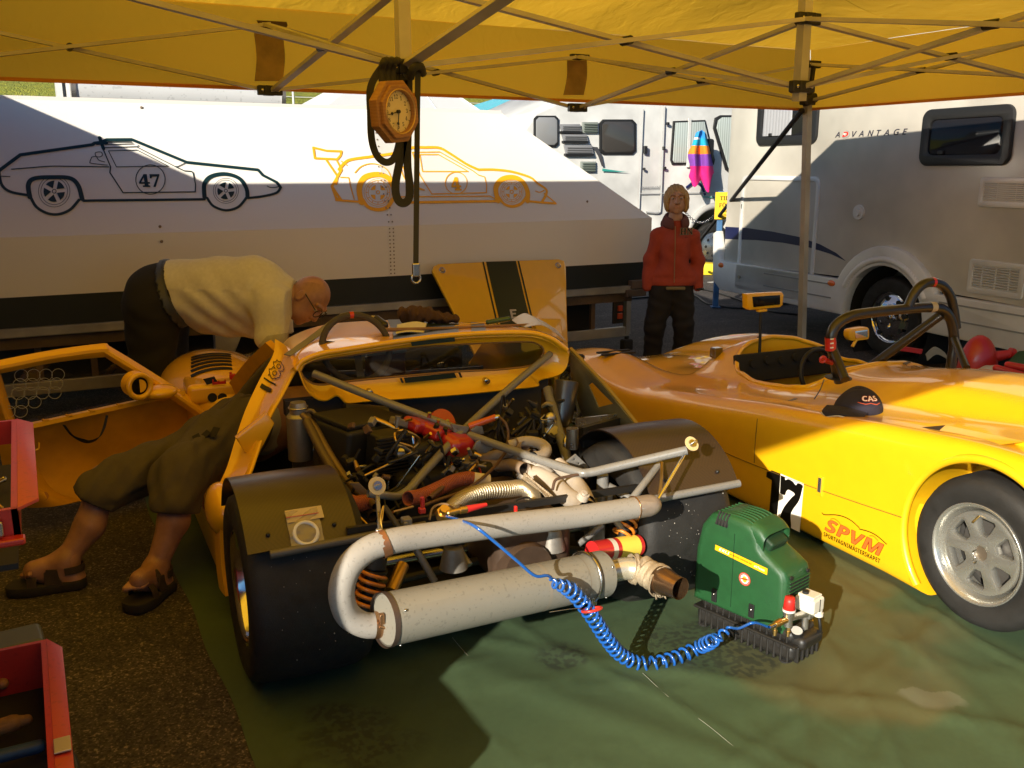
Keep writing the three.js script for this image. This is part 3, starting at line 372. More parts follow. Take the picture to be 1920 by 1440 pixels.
    for (const [x, y, s] of [[205, 1083, 1], [957, 1080, 0.82]]) { O(640 + x / 3, y / 3, 26 * s, 0.7); O(640 + x / 3, y / 3, 22.5 * s, 0.9); O(640 + x / 3, y / 3, 18 * s, 0.7); for (let i = 0; i < 4; i++) { const a0 = i * Math.PI / 2 + 0.12; const arc = []; for (let j = 0; j <= 6; j++) { const b = a0 + 0.2 + j / 6 * 0.95; arc.push([640 + x / 3 + 14.5 * s * Math.cos(b), y / 3 + 14.5 * s * Math.sin(b)]); } L([[640 + x / 3 + 7 * s * Math.cos(a0 + 0.67), y / 3 + 7 * s * Math.sin(a0 + 0.67)], ...arc], 0.8, true, true); } for (let i = 0; i < 12; i++) { const a = i * Math.PI / 6; L([[640 + x / 3 + 19 * s * Math.cos(a), y / 3 + 19 * s * Math.sin(a)], [640 + x / 3 + 21.5 * s * Math.cos(a), y / 3 + 21.5 * s * Math.sin(a)]], 0.9); } O(640 + x / 3, y / 3, 3, 1.5); }
    L(r([[440, 870], [545, 870], [712, 965], [455, 965]]), 1.7, true); L(r([[398, 858], [552, 855], [740, 962], [770, 985], [805, 996], [816, 1040], [815, 1085], [508, 1092], [440, 985], [398, 858]]), 1.8); C(r([[76, 972], [110, 938], [160, 922], [210, 928], [255, 955], [280, 1000], [300, 1060], [330, 1108]]), 1.8); L(r([[335, 1108], [835, 1104], [880, 1128]]), 2); C(r([[330, 920], [345, 985], [380, 1030], [466, 1070], [392, 1040], [340, 930]]), 1.8); C(r([[40, 1000], [54, 1060], [72, 1122]]), 1.8); L(r([[-6, 998], [40, 1000]]), 1.8); C(r([[1092, 1076], [1115, 1082], [1140, 1072]]), 1.8); C(r([[0, 908], [30, 930]]), 2);
    O(640 + 645 / 3, 1030 / 3, 20.5, 1.5); T('4', 640 + 643 / 3, 1036 / 3, 31);
  });
  // engine cover of the coupe leaning against it
  const fr = { x: 0, z: ZT + 0.2, turn: 0 }, s2 = (px, py, k = 0) => { const p = W(px, py, 'z', ZT + 0.13 + k); return p; };
  const e = thing('engine_cover', 'yellow engine cover with a dark green stripe leaning against the trailer', 'body panel');
  const top = [s2(815, 503), s2(823, 496), s2(1048, 487), s2(1057, 492), s2(1061, 505)], low = [W(1066, 690, 'z', ZT + 0.5), W(905, 690, 'z', ZT + 0.5)];
  const nL = (v, k) => [v[0], v[1], v[2]]; const outline = [...top, ...low];
  const toPlane = (p) => p; { const sh = [], O0 = vec(top[1]), ux = vec(top[2]).sub(O0).normalize(), nn = ux.clone().cross(vec(low[1]).sub(O0)).normalize().negate(), uy = nn.clone().cross(ux).normalize(); const mtx = new THREE.Matrix4().makeBasis(ux, uy, nn).setPosition(O0); const un = (p) => { const d = vec(p).sub(O0); return [d.dot(ux), d.dot(uy)]; };
    const hitE = (px, py) => { const d = ray(px, py), o = V(0, EYE, 0), k = O0.clone().sub(o).dot(nn) / d.dot(nn); return un(o.addScaledVector(d, k).toArray()); };
    const outl = [[812, 508], [815, 500], [823, 496], [936, 491], [1048, 487], [1057, 490], [1060, 500], [1062, 600], [1066, 690], [905, 690]].map((p) => hitE(...p)), put = (g) => { g.applyMatrix4(mtx); return g; };
    add('panel', put(poly(outl, 0.016, 0.006).translate(0, 0, -0.022)), M.yellow, e);
    const strip = (a) => put(poly(a.map((p) => hitE(...p)), 0.001, 0).translate(0, 0, 0.0025));
    add('stripe', strip([[911, 491], [967, 489.5], [1003, 640], [945, 640]]), M.green, e); for (const q2 of [[[904, 491], [907, 491], [941, 640], [938, 640]], [[970, 489.5], [973, 489.4], [1009, 640], [1006, 640]]]) add('pinstripe', strip(q2), M.green, e);
    add('letter', strip([[955, 581], [967, 580.5], [967.6, 583.5], [959.5, 584], [960.2, 587.5], [966.5, 587.2], [967, 590], [960.8, 590.4], [961.6, 594.5], [970, 594], [970.6, 597.5], [958.5, 598]]).translate(0, 0.002, 0.002), std(0.5, 0.48, 0.42), e);
    for (const p of [[829, 507], [1046, 498]]) { const c = hitE(...p); add('fastener', [put(tor(0.02, 0.005, c[0], c[1], 0.004)), put(cyl(0.013, 0.013, 0.012, c[0], c[1], 0.004, Math.PI / 2))], M.steel, e); }
    add('air_scoop', put(poly([[1000, 602], [1046, 602], [1050, 640], [1006, 640]].map((p) => hitE(...p)), 0.03, 0.01)), M.yellow, e); }
}
// ================================================================ vehicles behind
const tyreMesh = (r, w, rim, n = 36) => lathe([[rim, -w / 2 + 0.01], [rim + 0.02, -w / 2], [r - 0.03, -w / 2 - 0.004], [r - 0.008, -w / 2 + 0.016], [r, -w / 2 + 0.05], [r, w / 2 - 0.05], [r - 0.008, w / 2 - 0.016], [r - 0.03, w / 2 + 0.004], [rim + 0.02, w / 2], [rim, w / 2 - 0.01]], n);
{ // ---- the cream motorhome on the right
  const [ox, oz] = camXZ(3.1, 7.75), fr = { x: ox, z: oz, turn: -95.5 * R }, s = sight(fr), t = thing('motorhome', 'cream and white motorhome parked on the right beyond the open yellow racer', 'motorhome', [ox, 0, oz], fr.turn);
  const P = (px, py, z = 0) => s(px, py, 'z', z), xl = P(1368, 330)[0], x2 = 2.3, cream = phy(0.6, 0.56, 0.48, 0.35, { clearcoat: 0.3, clearcoatRoughness: 0.3, map: rept(blotchT, 0.3) });
  const ySk = P(1800, 560)[1], H = 2.9, D = -2.2, wc = P(1660, 592), wr = 0.42;
  const skirtTop = (x) => ySk; const arch = (r) => Array.from({ length: 17 }, (_, i) => { const a = Math.PI * i / 16; return [wc[0] - r * Math.cos(a), Math.max(ySk - 0.0, wc[1] + r * 1.02 * Math.sin(a))]; });
  const body = [[xl, ySk], ...arch(0.5).filter((p) => p[1] > ySk), [x2, ySk], [x2, H], [xl + 0.1, H], [xl, H - 0.15]];
  add('body', poly(body, -D, 0.012).translate(0, 0, D), cream, t);
  add('roof', rbox(x2 - xl + 0.04, 0.12, -D + 0.06, 0.05, (x2 + xl) / 2, H + 0.03, D / 2), M.white, t);
  // white lower mouldings with the wheel arch
  const yLo = P(1850, 640)[1]; const archPts = (r, y) => { const o = []; for (let i = 0; i <= 20; i++) { const a = Math.PI * i / 20; const p = [wc[0] - r * Math.cos(a), wc[1] - 0.03 + r * Math.sin(a)]; if (p[1] > y) o.push(p); } return o; };
  const lowA = [[xl - 0.12, 0.48], [xl - 0.1, 0.4], [xl + 0.02, yLo], [wc[0] - 0.46, yLo], ...archPts(0.46, yLo), [wc[0] + 0.46, yLo], [x2, yLo - 0.02], [x2, ySk], ...archPts(0.6, ySk).reverse(), [xl - 0.02, ySk - 0.0], [xl - 0.11, ySk + 0.3], [xl - 0.15, ySk + 0.28]];
  add('skirt', poly(lowA, 0.07, 0.012).translate(0, 0, -0.02), M.white, t);
  add('wheel_arch', tube(archPts(0.5, ySk - 0.05).map((p) => [p[0], p[1], 0.05]), 0.03, 40, 10), M.white, t);
  add('arch_liner', cyl(0.47, 0.47, 0.4, wc[0], wc[1] - 0.03, -0.2, Math.PI / 2, 0, 0, 32, true), Object.assign(M.matte.clone(), { side: THREE.DoubleSide }), t);
  add('underbody', box(x2 - xl - 0.2, 0.16, 1.7, (x2 + xl) / 2, yLo + 0.08, -1.1), M.matte, t);
  for (const dy of [0.12, 0.24]) for (const [a, b] of [[xl + 0.75, wc[0] - 0.6], [wc[0] + 0.6, x2]]) add('skirt_groove', box(b - a, 0.012, 0.012, (a + b) / 2, yLo + dy, 0.061), std(0.25, 0.25, 0.24), t);
  // wheel with polished rim
  const w = add('wheel', at(tyreMesh(0.345, 0.2, 0.215), wc[0], wc[1] - 0.02, -0.13, Math.PI / 2), M.rubber, t); w.userData.label = 'black tyre with a polished chrome wheel disc';
  const rim = at(lathe([[0.0, 0.07], [0.05, 0.075], [0.055, 0.05], [0.1, 0.045], [0.16, 0.03], [0.19, -0.01], [0.205, 0.02], [0.22, 0.025], [0.222, 0.0], [0.2, -0.06]], 40), wc[0], wc[1] - 0.02, -0.07, Math.PI / 2); add('rim', rim, M.chrome, w);
  for (let i = 0; i < 8; i++) { const a = i * Math.PI / 4 + 0.2; add('hole', cyl(0.021, 0.021, 0.012, wc[0] + 0.165 * Math.cos(a), wc[1] - 0.02 + 0.165 * Math.sin(a), -0.038, Math.PI / 2 - 0.0), M.black, w); }
  for (let i = 0; i < 5; i++) { const a = i * Math.PI * 0.4; add('wheel_nut', cyl(0.016, 0.02, 0.03, wc[0] + 0.078 * Math.cos(a), wc[1] - 0.02 + 0.078 * Math.sin(a), -0.015, Math.PI / 2, 0, 0, 6), M.chrome, w); }
  // windows: dark frame, recessed pane, light curtains behind the first
  const win = (x0, y0, x1, y1, curtains) => { const a = P(x0, y1), b = P(x1, y0), cx = (a[0] + b[0]) / 2, cy = (a[1] + b[1]) / 2, ww = b[0] - a[0], hh = b[1] - a[1];
    const f = add('window', poly(rrect(ww, hh, 0.07, cx, cy), 0.03, 0.008, [rrect(ww - 0.13, hh - 0.13, 0.06, cx, cy)]), M.black, t);
    add('pane', poly(rrect(ww - 0.125, hh - 0.125, 0.06, cx, cy), 0.006, 0.002).translate(0, 0, 0.018), phy(0.012, 0.012, 0.014, 0.05, { specularIntensity: 0.5 }), f);
    if (curtains) { const cu = []; for (let i = 0; i < 9; i++) cu.push(at(new THREE.CylinderGeometry(0.028, 0.035, hh - 0.16, 10), cx - ww * 0.1 + (i - 5) * 0.045, cy, -0.0 + 0.0)); add('curtain', cu.map((g) => g.scale(1, 1, 0.3).translate(0, 0, 0.026)), std(0.32, 0.32, 0.33, 0.8), f); }
    add('latch', rbox(0.05, 0.03, 0.03, 0.008, cx - ww * 0.25, cy - hh / 2 + 0.09, 0.03), M.black, f);
  };
  win(1423, 140, 1543, 272, true); win(1729, 196, 1909, 309, false);
  // door outline
  const d0 = P(1383, 556)[0], d1 = P(1524, 560)[0], dt = P(1450, 331)[1], db = yLo + 0.03; add('door', [poly(rrect(d1 - d0, dt - db, 0.07, (d0 + d1) / 2, (dt + db) / 2), 0.008, 0.006, [rrect(d1 - d0 - 0.06, dt - db - 0.06, 0.05, (d0 + d1) / 2, (dt + db) / 2)]).translate(0, 0, 0.014)], M.white, t);
  add('door', poly(rrect(d1 - d0 - 0.06, ySk - db + 0.0, 0.04, (d0 + d1) / 2, (ySk + db) / 2 + 0.01), 0.004, 0.003).translate(0, 0, 0.055), M.white, t);
  add('door_lock', [cyl(0.018, 0.018, 0.02, d0 + 0.1, ySk - 0.12, 0.065, Math.PI / 2), rbox(0.02, 0.05, 0.02, 0.006, d0 + 0.02, dt - 0.3, 0.02)], M.alu, t);
  // navy swoosh, lettering, round cap, vents, side lamps
  const sw = [[1362, 425], [1400, 427], [1450, 434], [1500, 444], [1540, 458], [1570, 474], [1588, 489], [1560, 476], [1520, 464], [1470, 455], [1420, 450], [1362, 448]].map((p) => P(...p)); add('swoosh', poly(sw, 0.002, 0).translate(0, 0, 0.0135), std(0.008, 0.012, 0.06, 0.4), t);
  const la = P(1566, 262), lb = P(1710, 236); add('lettering', keep(at(new THREE.PlaneGeometry(lb[0] - la[0], lb[1] - la[1]), (la[0] + lb[0]) / 2, (la[1] + lb[1]) / 2, 0.016)), new THREE.MeshStandardMaterial({ transparent: true, roughness: 0.5, map: canvas(1024, 190, (g) => { g.clearRect(0, 0, 1024, 190); g.fillStyle = '#2a2a3a'; g.font = 'italic 150px sans-serif'; g.lineWidth = 5; g.strokeStyle = '#2a2a3a'; g.textBaseline = 'middle'; 'A VANTAGE'.split('').forEach((c, i) => { if (i === 1) return; g.save(); g.translate(18 + i * 113, 98); g.scale(0.72, 0.95); g.fillText(c, 0, 0); g.strokeText(c, 0, 0); g.restore(); }); g.strokeStyle = '#9a9a9a'; g.lineWidth = 9; g.beginPath(); g.arc(160, 92, 66, -1.3, 2.2); g.stroke(); g.fillStyle = '#d82a1c'; g.font = 'bold italic 132px sans-serif'; g.fillText('D', 108, 96); g.fillStyle = '#e8e4d8'; g.beginPath(); g.arc(150, 90, 16, 0, 7); g.fill(); }) }), t);
  const cap0 = P(1613, 398); add('filler_cap', [cyl(0.062, 0.066, 0.016, cap0[0], cap0[1], 0.018, Math.PI / 2, 0, 0, 28), cyl(0.03, 0.034, 0.02, cap0[0], cap0[1], 0.03, Math.PI / 2)], M.white, t);
  for (const [a, b, c, d, lb2] of [[1838, 335, 1990, 386, 'upper'], [1817, 497, 1927, 546, 'lower']]) { const p = P(a, d), q = P(c, b), x0 = p[0], hh = q[1] - p[1], ww = (q[0] - p[0]); const f = add('vent', poly(rrect(ww, hh, 0.02, x0 + ww / 2, (p[1] + q[1]) / 2), 0.012, 0.004, [rrect(ww - 0.07, hh - 0.07, 0.01, x0 + ww / 2, (p[1] + q[1]) / 2)]).translate(0, 0, 0.012), M.white, t); add('backing', box(ww - 0.06, hh - 0.06, 0.004, x0 + ww / 2, (p[1] + q[1]) / 2, 0.0145), M.black, f); for (let i = 0; i < 9; i++) add('slat', box(ww - 0.07, 0.011, 0.014, x0 + ww / 2, p[1] + 0.045 + i * (hh - 0.09) / 8, 0.02, 0.5), M.white, f); for (let i = 1; i < 4; i++) add('rib', box(0.008, hh - 0.07, 0.012, x0 + ww * i / 4, (p[1] + q[1]) / 2, 0.02), M.white, f); }
  for (const [a, b] of [[1352, 497], [1559, 531]]) { const p = P(a, b, 0.06); add('side_lamp', ball(0.045, p[0], p[1], 0.062, 1.1, 0.6, 0.3, 18), phy(0.75, 0.14, 0.01, 0.25, { clearcoat: 1 }), t); }
}
{ // ---- the white motorhome further back
  const Z = -11.3, t = thing('motorhome', 'white motorhome with ventilation grilles parked behind the boy', 'motorhome'), P = (px, py, z = 0) => W(px, py, 'z', Z + z), xl = P(1008, 230)[0], xr = P(1420, 300)[0], yb = P(1250, 436)[1], H = P(1200, 140)[1];
  const wc = P(1338, 462), slopeY = (x) => x; const body = [[xl - 0.25, yb + 0.5], [xl + 0.1, yb], [wc[0] - 0.62, yb - 0.25], ...Array.from({ length: 13 }, (_, i) => { const a = Math.PI * (1 - i / 12); return [wc[0] + 0.6 * Math.cos(a), wc[1] + 0.02 + 0.62 * Math.sin(a)]; }), [xr, yb - 0.25], [xr, H], [xl + 1.4, H], [xl, P(1010, 215)[1]], [xl - 0.25, P(1000, 260)[1]]];
  add('body', poly(body, 2.2, 0.03).translate(0, 0, Z - 2.23), M.white, t); add('underbody', box(xr - xl, 0.5, 1.8, (xr + xl) / 2, yb - 0.3, Z - 1.3), M.matte, t);
  const pane = (pts, m, name = 'window', parent = t, d = 0.02) => add(name, poly(pts.map((p) => P(...p)), d, 0.008), m, parent), mv = (o, z) => { o.position.z = Z + z; return o; };
  const win = (pts, inner, m) => { const f = mv(pane(pts, M.black), 0.0); const q = mv(pane(inner, m, 'pane', f, 0.012), 0); q.position.z = 0.014; return f; };
  const rr4 = (x0, y0, x1, y1, r) => [[x0 + r, y0], [x1 - r, y0], [x1, y0 + r], [x1, y1 - r], [x1 - r, y1], [x0 + r, y1], [x0, y1 - r], [x0, y0 + r]];
  const tint = phy(0.05, 0.045, 0.04, 0.05, { clearcoat: 1 }), milky = phy(0.45, 0.5, 0.47, 0.3, { clearcoat: 1, map: tex(256, (u, v) => 0.8 + 0.2 * Math.sin(u * 6.283 * 20), { rep: 1.2, rep2: 1 }) });
  win(rr4(1124, 225, 1190, 289, 6), rr4(1128, 229, 1186, 285, 5), tint); win(rr4(1001, 218, 1045, 275, 5), rr4(1004, 221, 1042, 271, 5), phy(0.25, 0.25, 0.25, 0.1, { clearcoat: 1 }));
  win([[1262, 228], [1320, 226], [1338, 300], [1336, 308], [1260, 308], [1257, 300]], [[1265, 231], [1318, 229], [1334, 300], [1332, 304], [1262, 304], [1260, 300]], milky); mv(add('window_bar', box(0.05, 0.7, 0.02, P(1289, 268)[0], P(1289, 268)[1], 0.03), M.white, t), 0);
  win([[1340, 222], [1350, 217], [1420, 217], [1420, 330], [1370, 326], [1360, 318], [1337, 240]], [[1345, 226], [1352, 221], [1416, 221], [1416, 324], [1372, 322], [1364, 314], [1342, 240]], milky);
  for (const [a, b, c, d] of [[1048, 234, 1088, 248], [1052, 253, 1100, 266], [1056, 273, 1110, 290]]) { const f = mv(pane([[a, b], [c - 4, b], [c, d], [a + 4, d]], std(0.2, 0.2, 0.21, 0.5), 'vent'), 0.02); for (let i = 1; i < 4; i++) { const y0 = b + (d - b) * i / 4; const l = add('slat', box(P(c, 0)[0] - P(a, 0)[0] - 0.06, 0.012, 0.02, (P(a, y0)[0] + P(c, y0)[0]) / 2, P(a, y0)[1], 0.03), std(0.1, 0.1, 0.1), f); } mv(add('vent_flap', box(P(c, 0)[0] - P(a, 0)[0], 0.03, 0.06, (P(a, d)[0] + P(c, d)[0]) / 2, P(a, d)[1], 0.03), M.black, t), 0); }
  for (const [a, b, c, d] of [[1091, 230, 1118, 249], [1088, 304, 1114, 320]]) { const f = mv(pane([[a, b], [c, b], [c, d], [a, d]], std(0.2, 0.22, 0.2, 0.6), 'grille'), 0.01); for (let i = 0; i < 4; i++) add('slat', box(P(c, 0)[0] - P(a, 0)[0] - 0.02, 0.015, 0.02, (P(a, b)[0] + P(c, b)[0]) / 2, P(a, b + 3 + i * 4.4)[1], 0.035), std(0.08, 0.1, 0.08), f); }
  mv(add('swoosh', poly([[1107, 275], [1118, 276], [1126, 292], [1130, 312], [1126, 312], [1119, 292], [1112, 281]].map((p) => P(...p)), 0.004, 0), std(0.05, 0.05, 0.055), t), 0.031); mv(add('swoosh', poly([[1127, 316], [1176, 323], [1127, 321]].map((p) => P(...p)), 0.004, 0), std(0.03, 0.28, 0.24), t), 0.031); mv(add('swoosh', poly([[1315, 368], [1345, 369], [1345, 371], [1316, 370]].map((p) => P(...p)), 0.004, 0), std(0.03, 0.28, 0.24), t), 0.031);
  { const a = [P(1284, 352), P(1300, 341), P(1312, 348), P(1320, 366)]; mv(add('swoosh', tube(a.map((p) => [p[0], p[1], 0]), 0.02, 20, 8).scale(1, 1, 0.2), std(0.01, 0.015, 0.08), t), 0.033); }
  // entrance door
  const dl = [[1202, 205], [1243, 205], [1236, 396], [1232, 400], [1196, 398]].map((p) => P(...p)); mv(add('door', tube([P(1244, 200), P(1240, 300), P(1236, 390), P(1231, 399), P(1210, 398)].map((p) => [p[0], p[1], 0]), 0.014, 40, 8), std(0.3, 0.3, 0.3), t), 0.03); mv(add('door_edge', tube([P(1204, 205), P(1200, 300), P(1196, 395)].map((p) => [p[0], p[1], 0]), 0.008, 20, 8), std(0.35, 0.35, 0.35), t), 0.03);
  for (const [a, b, w_, h_] of [[1206, 281, 0.06, 0.11], [1204, 317, 0.03, 0.04], [1241, 278, 0.04, 0.05], [1248, 232, 0.05, 0.04], [1242, 315, 0.05, 0.04]]) { const p = P(a, b); mv(add('door_handle', rbox(w_, h_, 0.04, 0.01, p[0], p[1], 0.02), M.black, t), 0.03); }
  const p0 = P(1197, 357), p1 = P(1236, 345); mv(add('lettering', keep(at(new THREE.PlaneGeometry(p1[0] - p0[0], p1[1] - p0[1]), (p0[0] + p1[0]) / 2, (p0[1] + p1[1]) / 2, 0)), new THREE.MeshStandardMaterial({ transparent: true, map: canvas(512, 150, (g) => { g.fillStyle = '#77797c'; g.font = 'italic bold 96px sans-serif'; g.textBaseline = 'middle'; g.fillText('Hymermobil', 4, 80, 500); }) }), t), 0.032);
  mv(add('trim_line', box(P(1400, 370)[0] - P(1196, 360)[0], 0.012, 0.012, (P(1400, 370)[0] + P(1196, 360)[0]) / 2, P(1250, 362)[1], 0), std(0.4, 0.4, 0.4), t), 0.034);
  const w = add('wheel', at(tyreMesh(0.36, 0.2, 0.22), wc[0], wc[1], Z - 0.12, Math.PI / 2), M.rubber, t); add('rim', at(lathe([[0, 0.06], [0.06, 0.06], [0.1, 0.03], [0.17, 0.03], [0.2, 0], [0.225, 0.02], [0.2, -0.06]], 32), wc[0], wc[1], Z - 0.05, Math.PI / 2), M.alu, w); for (let i = 0; i < 8; i++) { const a = i * Math.PI / 4; add('hole', cyl(0.022, 0.022, 0.02, wc[0] + 0.14 * Math.cos(a), wc[1] + 0.14 * Math.sin(a), Z - 0.026, Math.PI / 2), M.black, w); }
  add('arch_lip', tube(Array.from({ length: 13 }, (_, i) => { const a = Math.PI * (1 - i / 12); return [wc[0] + 0.58 * Math.cos(a), wc[1] + 0.02 + 0.6 * Math.sin(a), Z + 0.02]; }), 0.05, 30, 8), std(0.35, 0.34, 0.32), t);
  const mp = P(1318, 285, 0.25); add('mirror', [rbox(0.16, 0.34, 0.1, 0.04, mp[0] + 0.1, mp[1] + 0.02, mp[2]), rod([mp[0] + 0.1, mp[1], mp[2]], [mp[0] + 0.1, mp[1] - 0.1, Z], 0.02)], M.black, t);
  // beach towel hung over the mirror, with bold bands
  const tw = (px, py, z = 0.36) => P(px, py, z); const band = canvas(64, 512, (g) => { [['#2f8fd0', 0, 70], ['#1898b8', 70, 130], ['#f08020', 130, 200], ['#7a3fa0', 200, 300], ['#d01870', 300, 512]].forEach(([c, a, b]) => { g.fillStyle = c; g.fillRect(0, a, 64, b - a); }); g.fillStyle = '#f0e8e0'; g.fillRect(0, 62, 30, 16); });
  const twr = [[[1306, 250], [1311, 246], [1316, 244], [1320, 247], [1323, 253]], [[1299, 271], [1306, 264], [1313, 262], [1321, 265], [1327, 273]], [[1291, 290], [1302, 284], [1312, 285], [1324, 285], [1332, 293]], [[1296, 316], [1303, 309], [1314, 313], [1326, 311], [1337, 323]], [[1292, 328], [1303, 339], [1313, 329], [1327, 338], [1335, 327]], [[1298, 340], [1303, 351], [1315, 337], [1327, 361], [1331, 342]]];
  const tg = patch(twr.map((r, j) => r.map((p, i) => tw(p[0], p[1], 0.36 + (i % 2 ? 0.075 : -0.02) + 0.025 * Math.sin(j * 2 + i * 3)))), 30, 34, 0.012); { const p = tg.attributes.position, uv = new Float32Array(p.count * 2), y0 = tw(1310, 244)[1], y1 = tw(1310, 358)[1]; for (let i = 0; i < p.count; i++) { uv[2 * i] = (p.getX(i) - tw(1292, 288)[0]) / 0.35; uv[2 * i + 1] = 1 - (y0 - p.getY(i)) / (y0 - y1); } tg.setAttribute('uv', new THREE.BufferAttribute(uv, 2)); }
  solo('beach_towel', 'blue orange purple and pink striped towel hung on the motorhome mirror', 'towel', keep(tg), new THREE.MeshStandardMaterial({ map: band, roughness: 0.95, side: THREE.DoubleSide, bumpMap: rept(clothBump, 1), bumpScale: 0.002 }));
}
{ // ---- blue post with the yellow notice and its chain
  const g0 = W(1341, 577, 'y', 0), t = thing('notice_post', 'blue post carrying a yellow notice and a chain beside the cream motorhome', 'sign', [g0[0], 0, g0[2]], -YAW);
  add('post', [rbox(0.06, 1.32, 0.05, 0.006, 0, 0.66, 0), rbox(0.1, 0.02, 0.1, 0.004, 0, 0.012, 0)], std(0.06, 0.17, 0.36, 0.5, { map: rept(blotchT, 3) }), t);
  const sg = add('notice', rbox(0.42, 0.3, 0.02, 0.004, 0.14, 1.16, 0.04), std(0.75, 0.48, 0.02, 0.5), t);
  add('lettering', keep(at(new THREE.PlaneGeometry(0.4, 0.28), 0.14, 1.16, 0.0525)), new THREE.MeshStandardMaterial({ transparent: true, map: canvas(512, 360, (g) => { g.fillStyle = '#1a1408'; g.textAlign = 'left'; g.font = 'bold 78px serif'; g.fillText('TILLTRÄDE', 50, 100, 440); g.fillText('FÖRBJUDET', 40, 200, 450); g.font = 'bold 34px serif'; g.fillText('Endast behöriga', 90, 270); g.fillText('Racing team', 60, 320); }) }), sg);
  for (let i = 0; i < 26; i++) { const k = i / 25, a = W(1286, 400, 'z', -11.0), b = [g0[0], 1.12, g0[2] + 0.03]; const p = a.map((v, j) => v + (b[j] - v) * k); const l = tor(0.014, 0.004, 0, 0, 0, i % 2 ? 0 : Math.PI / 2, 0, 0, 2 * Math.PI, 8); l.scale(1.6, 1, 1); if (i === 0) t.userData.links = []; t.userData.links.push(l.translate(p[0], p[1] - 0.14 * Math.sin(Math.PI * k), p[2])); }
  const ch = add('chain', t.userData.links.map((g) => g.applyMatrix4(new THREE.Matrix4().makeRotationY(-YAW).setPosition(g0[0], 0, g0[2]).invert())), M.steel, t); ch.userData.kind = 'stuff'; delete t.userData.links;
}
{ // ---- things behind the trailer
  const Zc = -9.2, P = (px, py, z = Zc) => W(px, py, 'z', z), a = P(140, 190), b = P(532, 195), y0 = P(300, 196)[1], r = 0.32;
  const t = thing('awning_case', 'long white rolled awning above the trailer on a caravan roof', 'awning'); add('barrel', [cyl(r, r, b[0] - a[0], (a[0] + b[0]) / 2, y0 + 0.16, Zc - 0.3, 0, 0, Math.PI / 2, 40)], phy(0.62, 0.62, 0.62, 0.35, { clearcoat: 0.4, map: rept(specksT, 0.6) }), t); for (const x of [a[0], b[0]]) add('end_cap', cyl(r + 0.012, r + 0.012, 0.04, x, y0 + 0.16, Zc - 0.3, 0, 0, Math.PI / 2, 40), M.alu, t);
  const c = thing('caravan', 'white caravan standing behind the trailer under the rolled awning', 'caravan'), xa = P(113, 170)[0]; add('body', [rbox(b[0] - xa - 0.02, 1.9, 2.0, 0.1, (b[0] + xa) / 2 - 0.01, y0 - 1.0, Zc - 1.35)], M.white, c); add('end_panel', [box(0.05, 1.0, 0.2, xa, y0 + 0.2, Zc - 0.25), box(0.1, 1.0, 0.06, P(138, 170)[0], y0 + 0.2, Zc - 0.2), box(P(140, 170)[0] - xa, 1.0, 0.03, (P(140, 170)[0] + xa) / 2, y0 + 0.2, Zc - 0.4)], M.white, c); add('grab_handle', tube([P(128, 150, Zc - 0.3), P(136, 152, Zc - 0.3), P(136, 158, Zc - 0.3), P(130, 161, Zc - 0.3)], 0.02, 16, 8), std(0.25, 0.2, 0.18), c);
  for (const x of [xa + 0.8, xa + 2.8]) add('wheel', cyl(0.3, 0.3, 0.2, x, 0.3, Zc - 0.5, Math.PI / 2, 0, 0, 24), M.rubber, c);
  // white gazebo roof with a yellow corner
  const zz = -14, pk = W(742, 100, 'z', zz - 1.5), e0 = W(596, 212, 'z', zz), e1 = W(905, 212, 'z', zz), g = thing('gazebo', 'white pitched gazebo roof showing above the middle of the trailer', 'gazebo'); const tri = (pts) => { const q = new THREE.BufferGeometry(); q.setAttribute('position', new THREE.Float32BufferAttribute(pts.flat(), 3)); q.computeVertexNormals(); return q; };
  const gm = phy(0.6, 0.6, 0.6, 0.9, { transmission: 0.15, thickness: 0, side: THREE.DoubleSide }); const back = (p) => [p[0], p[1], p[2] - 3]; const ep = (k) => e0.map((v, i) => v + (e1[i] - v) * k);
  add('roof_panel', tri([e0, ep(0.33), pk]), gm, g); add('roof_panel', tri([ep(0.33), ep(0.72), pk]), gm, g); add('roof_panel', tri([ep(0.72), e1, pk]), gm, g); add('roof_panel', tri([e1, back(e1), pk, back(e0), e0, pk, back(e1), back(e0), pk]), gm, g); add('seam', [rod(e1, pk, 0.02), rod(ep(0.72), pk, 0.012), rod(ep(0.33), pk, 0.012)], M.white, g);
  add('yellow_patch', tri([W(668, 207, 'z', zz + 0.02), W(693, 207, 'z', zz + 0.02), W(692, 196, 'z', zz - 0.1)]), std(0.75, 0.6, 0.03, 0.8, { side: THREE.DoubleSide }), g); for (const p of [e0, e1, back(e0), back(e1)]) add('leg', box(0.05, p[1], 0.05, p[0], p[1] / 2, p[2]), M.alu, g);
  // turquoise gazebo with a wave print
  const h = thing('gazebo', 'turquoise gazebo roof with a wave print above the trailer end', 'gazebo'), za = -15, q0 = W(900, 218, 'z', za), q1 = W(1110, 205, 'z', za), qk = W(1040, 150, 'z', za - 1.4); const wv = canvas(512, 512, (c2) => { c2.fillStyle = '#4fb6c4'; c2.fillRect(0, 0, 512, 512); for (let y = 0; y < 18; y++) { c2.strokeStyle = y % 2 ? '#9fc4d8' : '#2c7fb0'; c2.lineWidth = 9; c2.beginPath(); for (let x = 0; x <= 512; x += 6) c2.lineTo(x, y * 30 + 10 * Math.sin(x / 22 + y) + 0.12 * x); c2.stroke(); } });
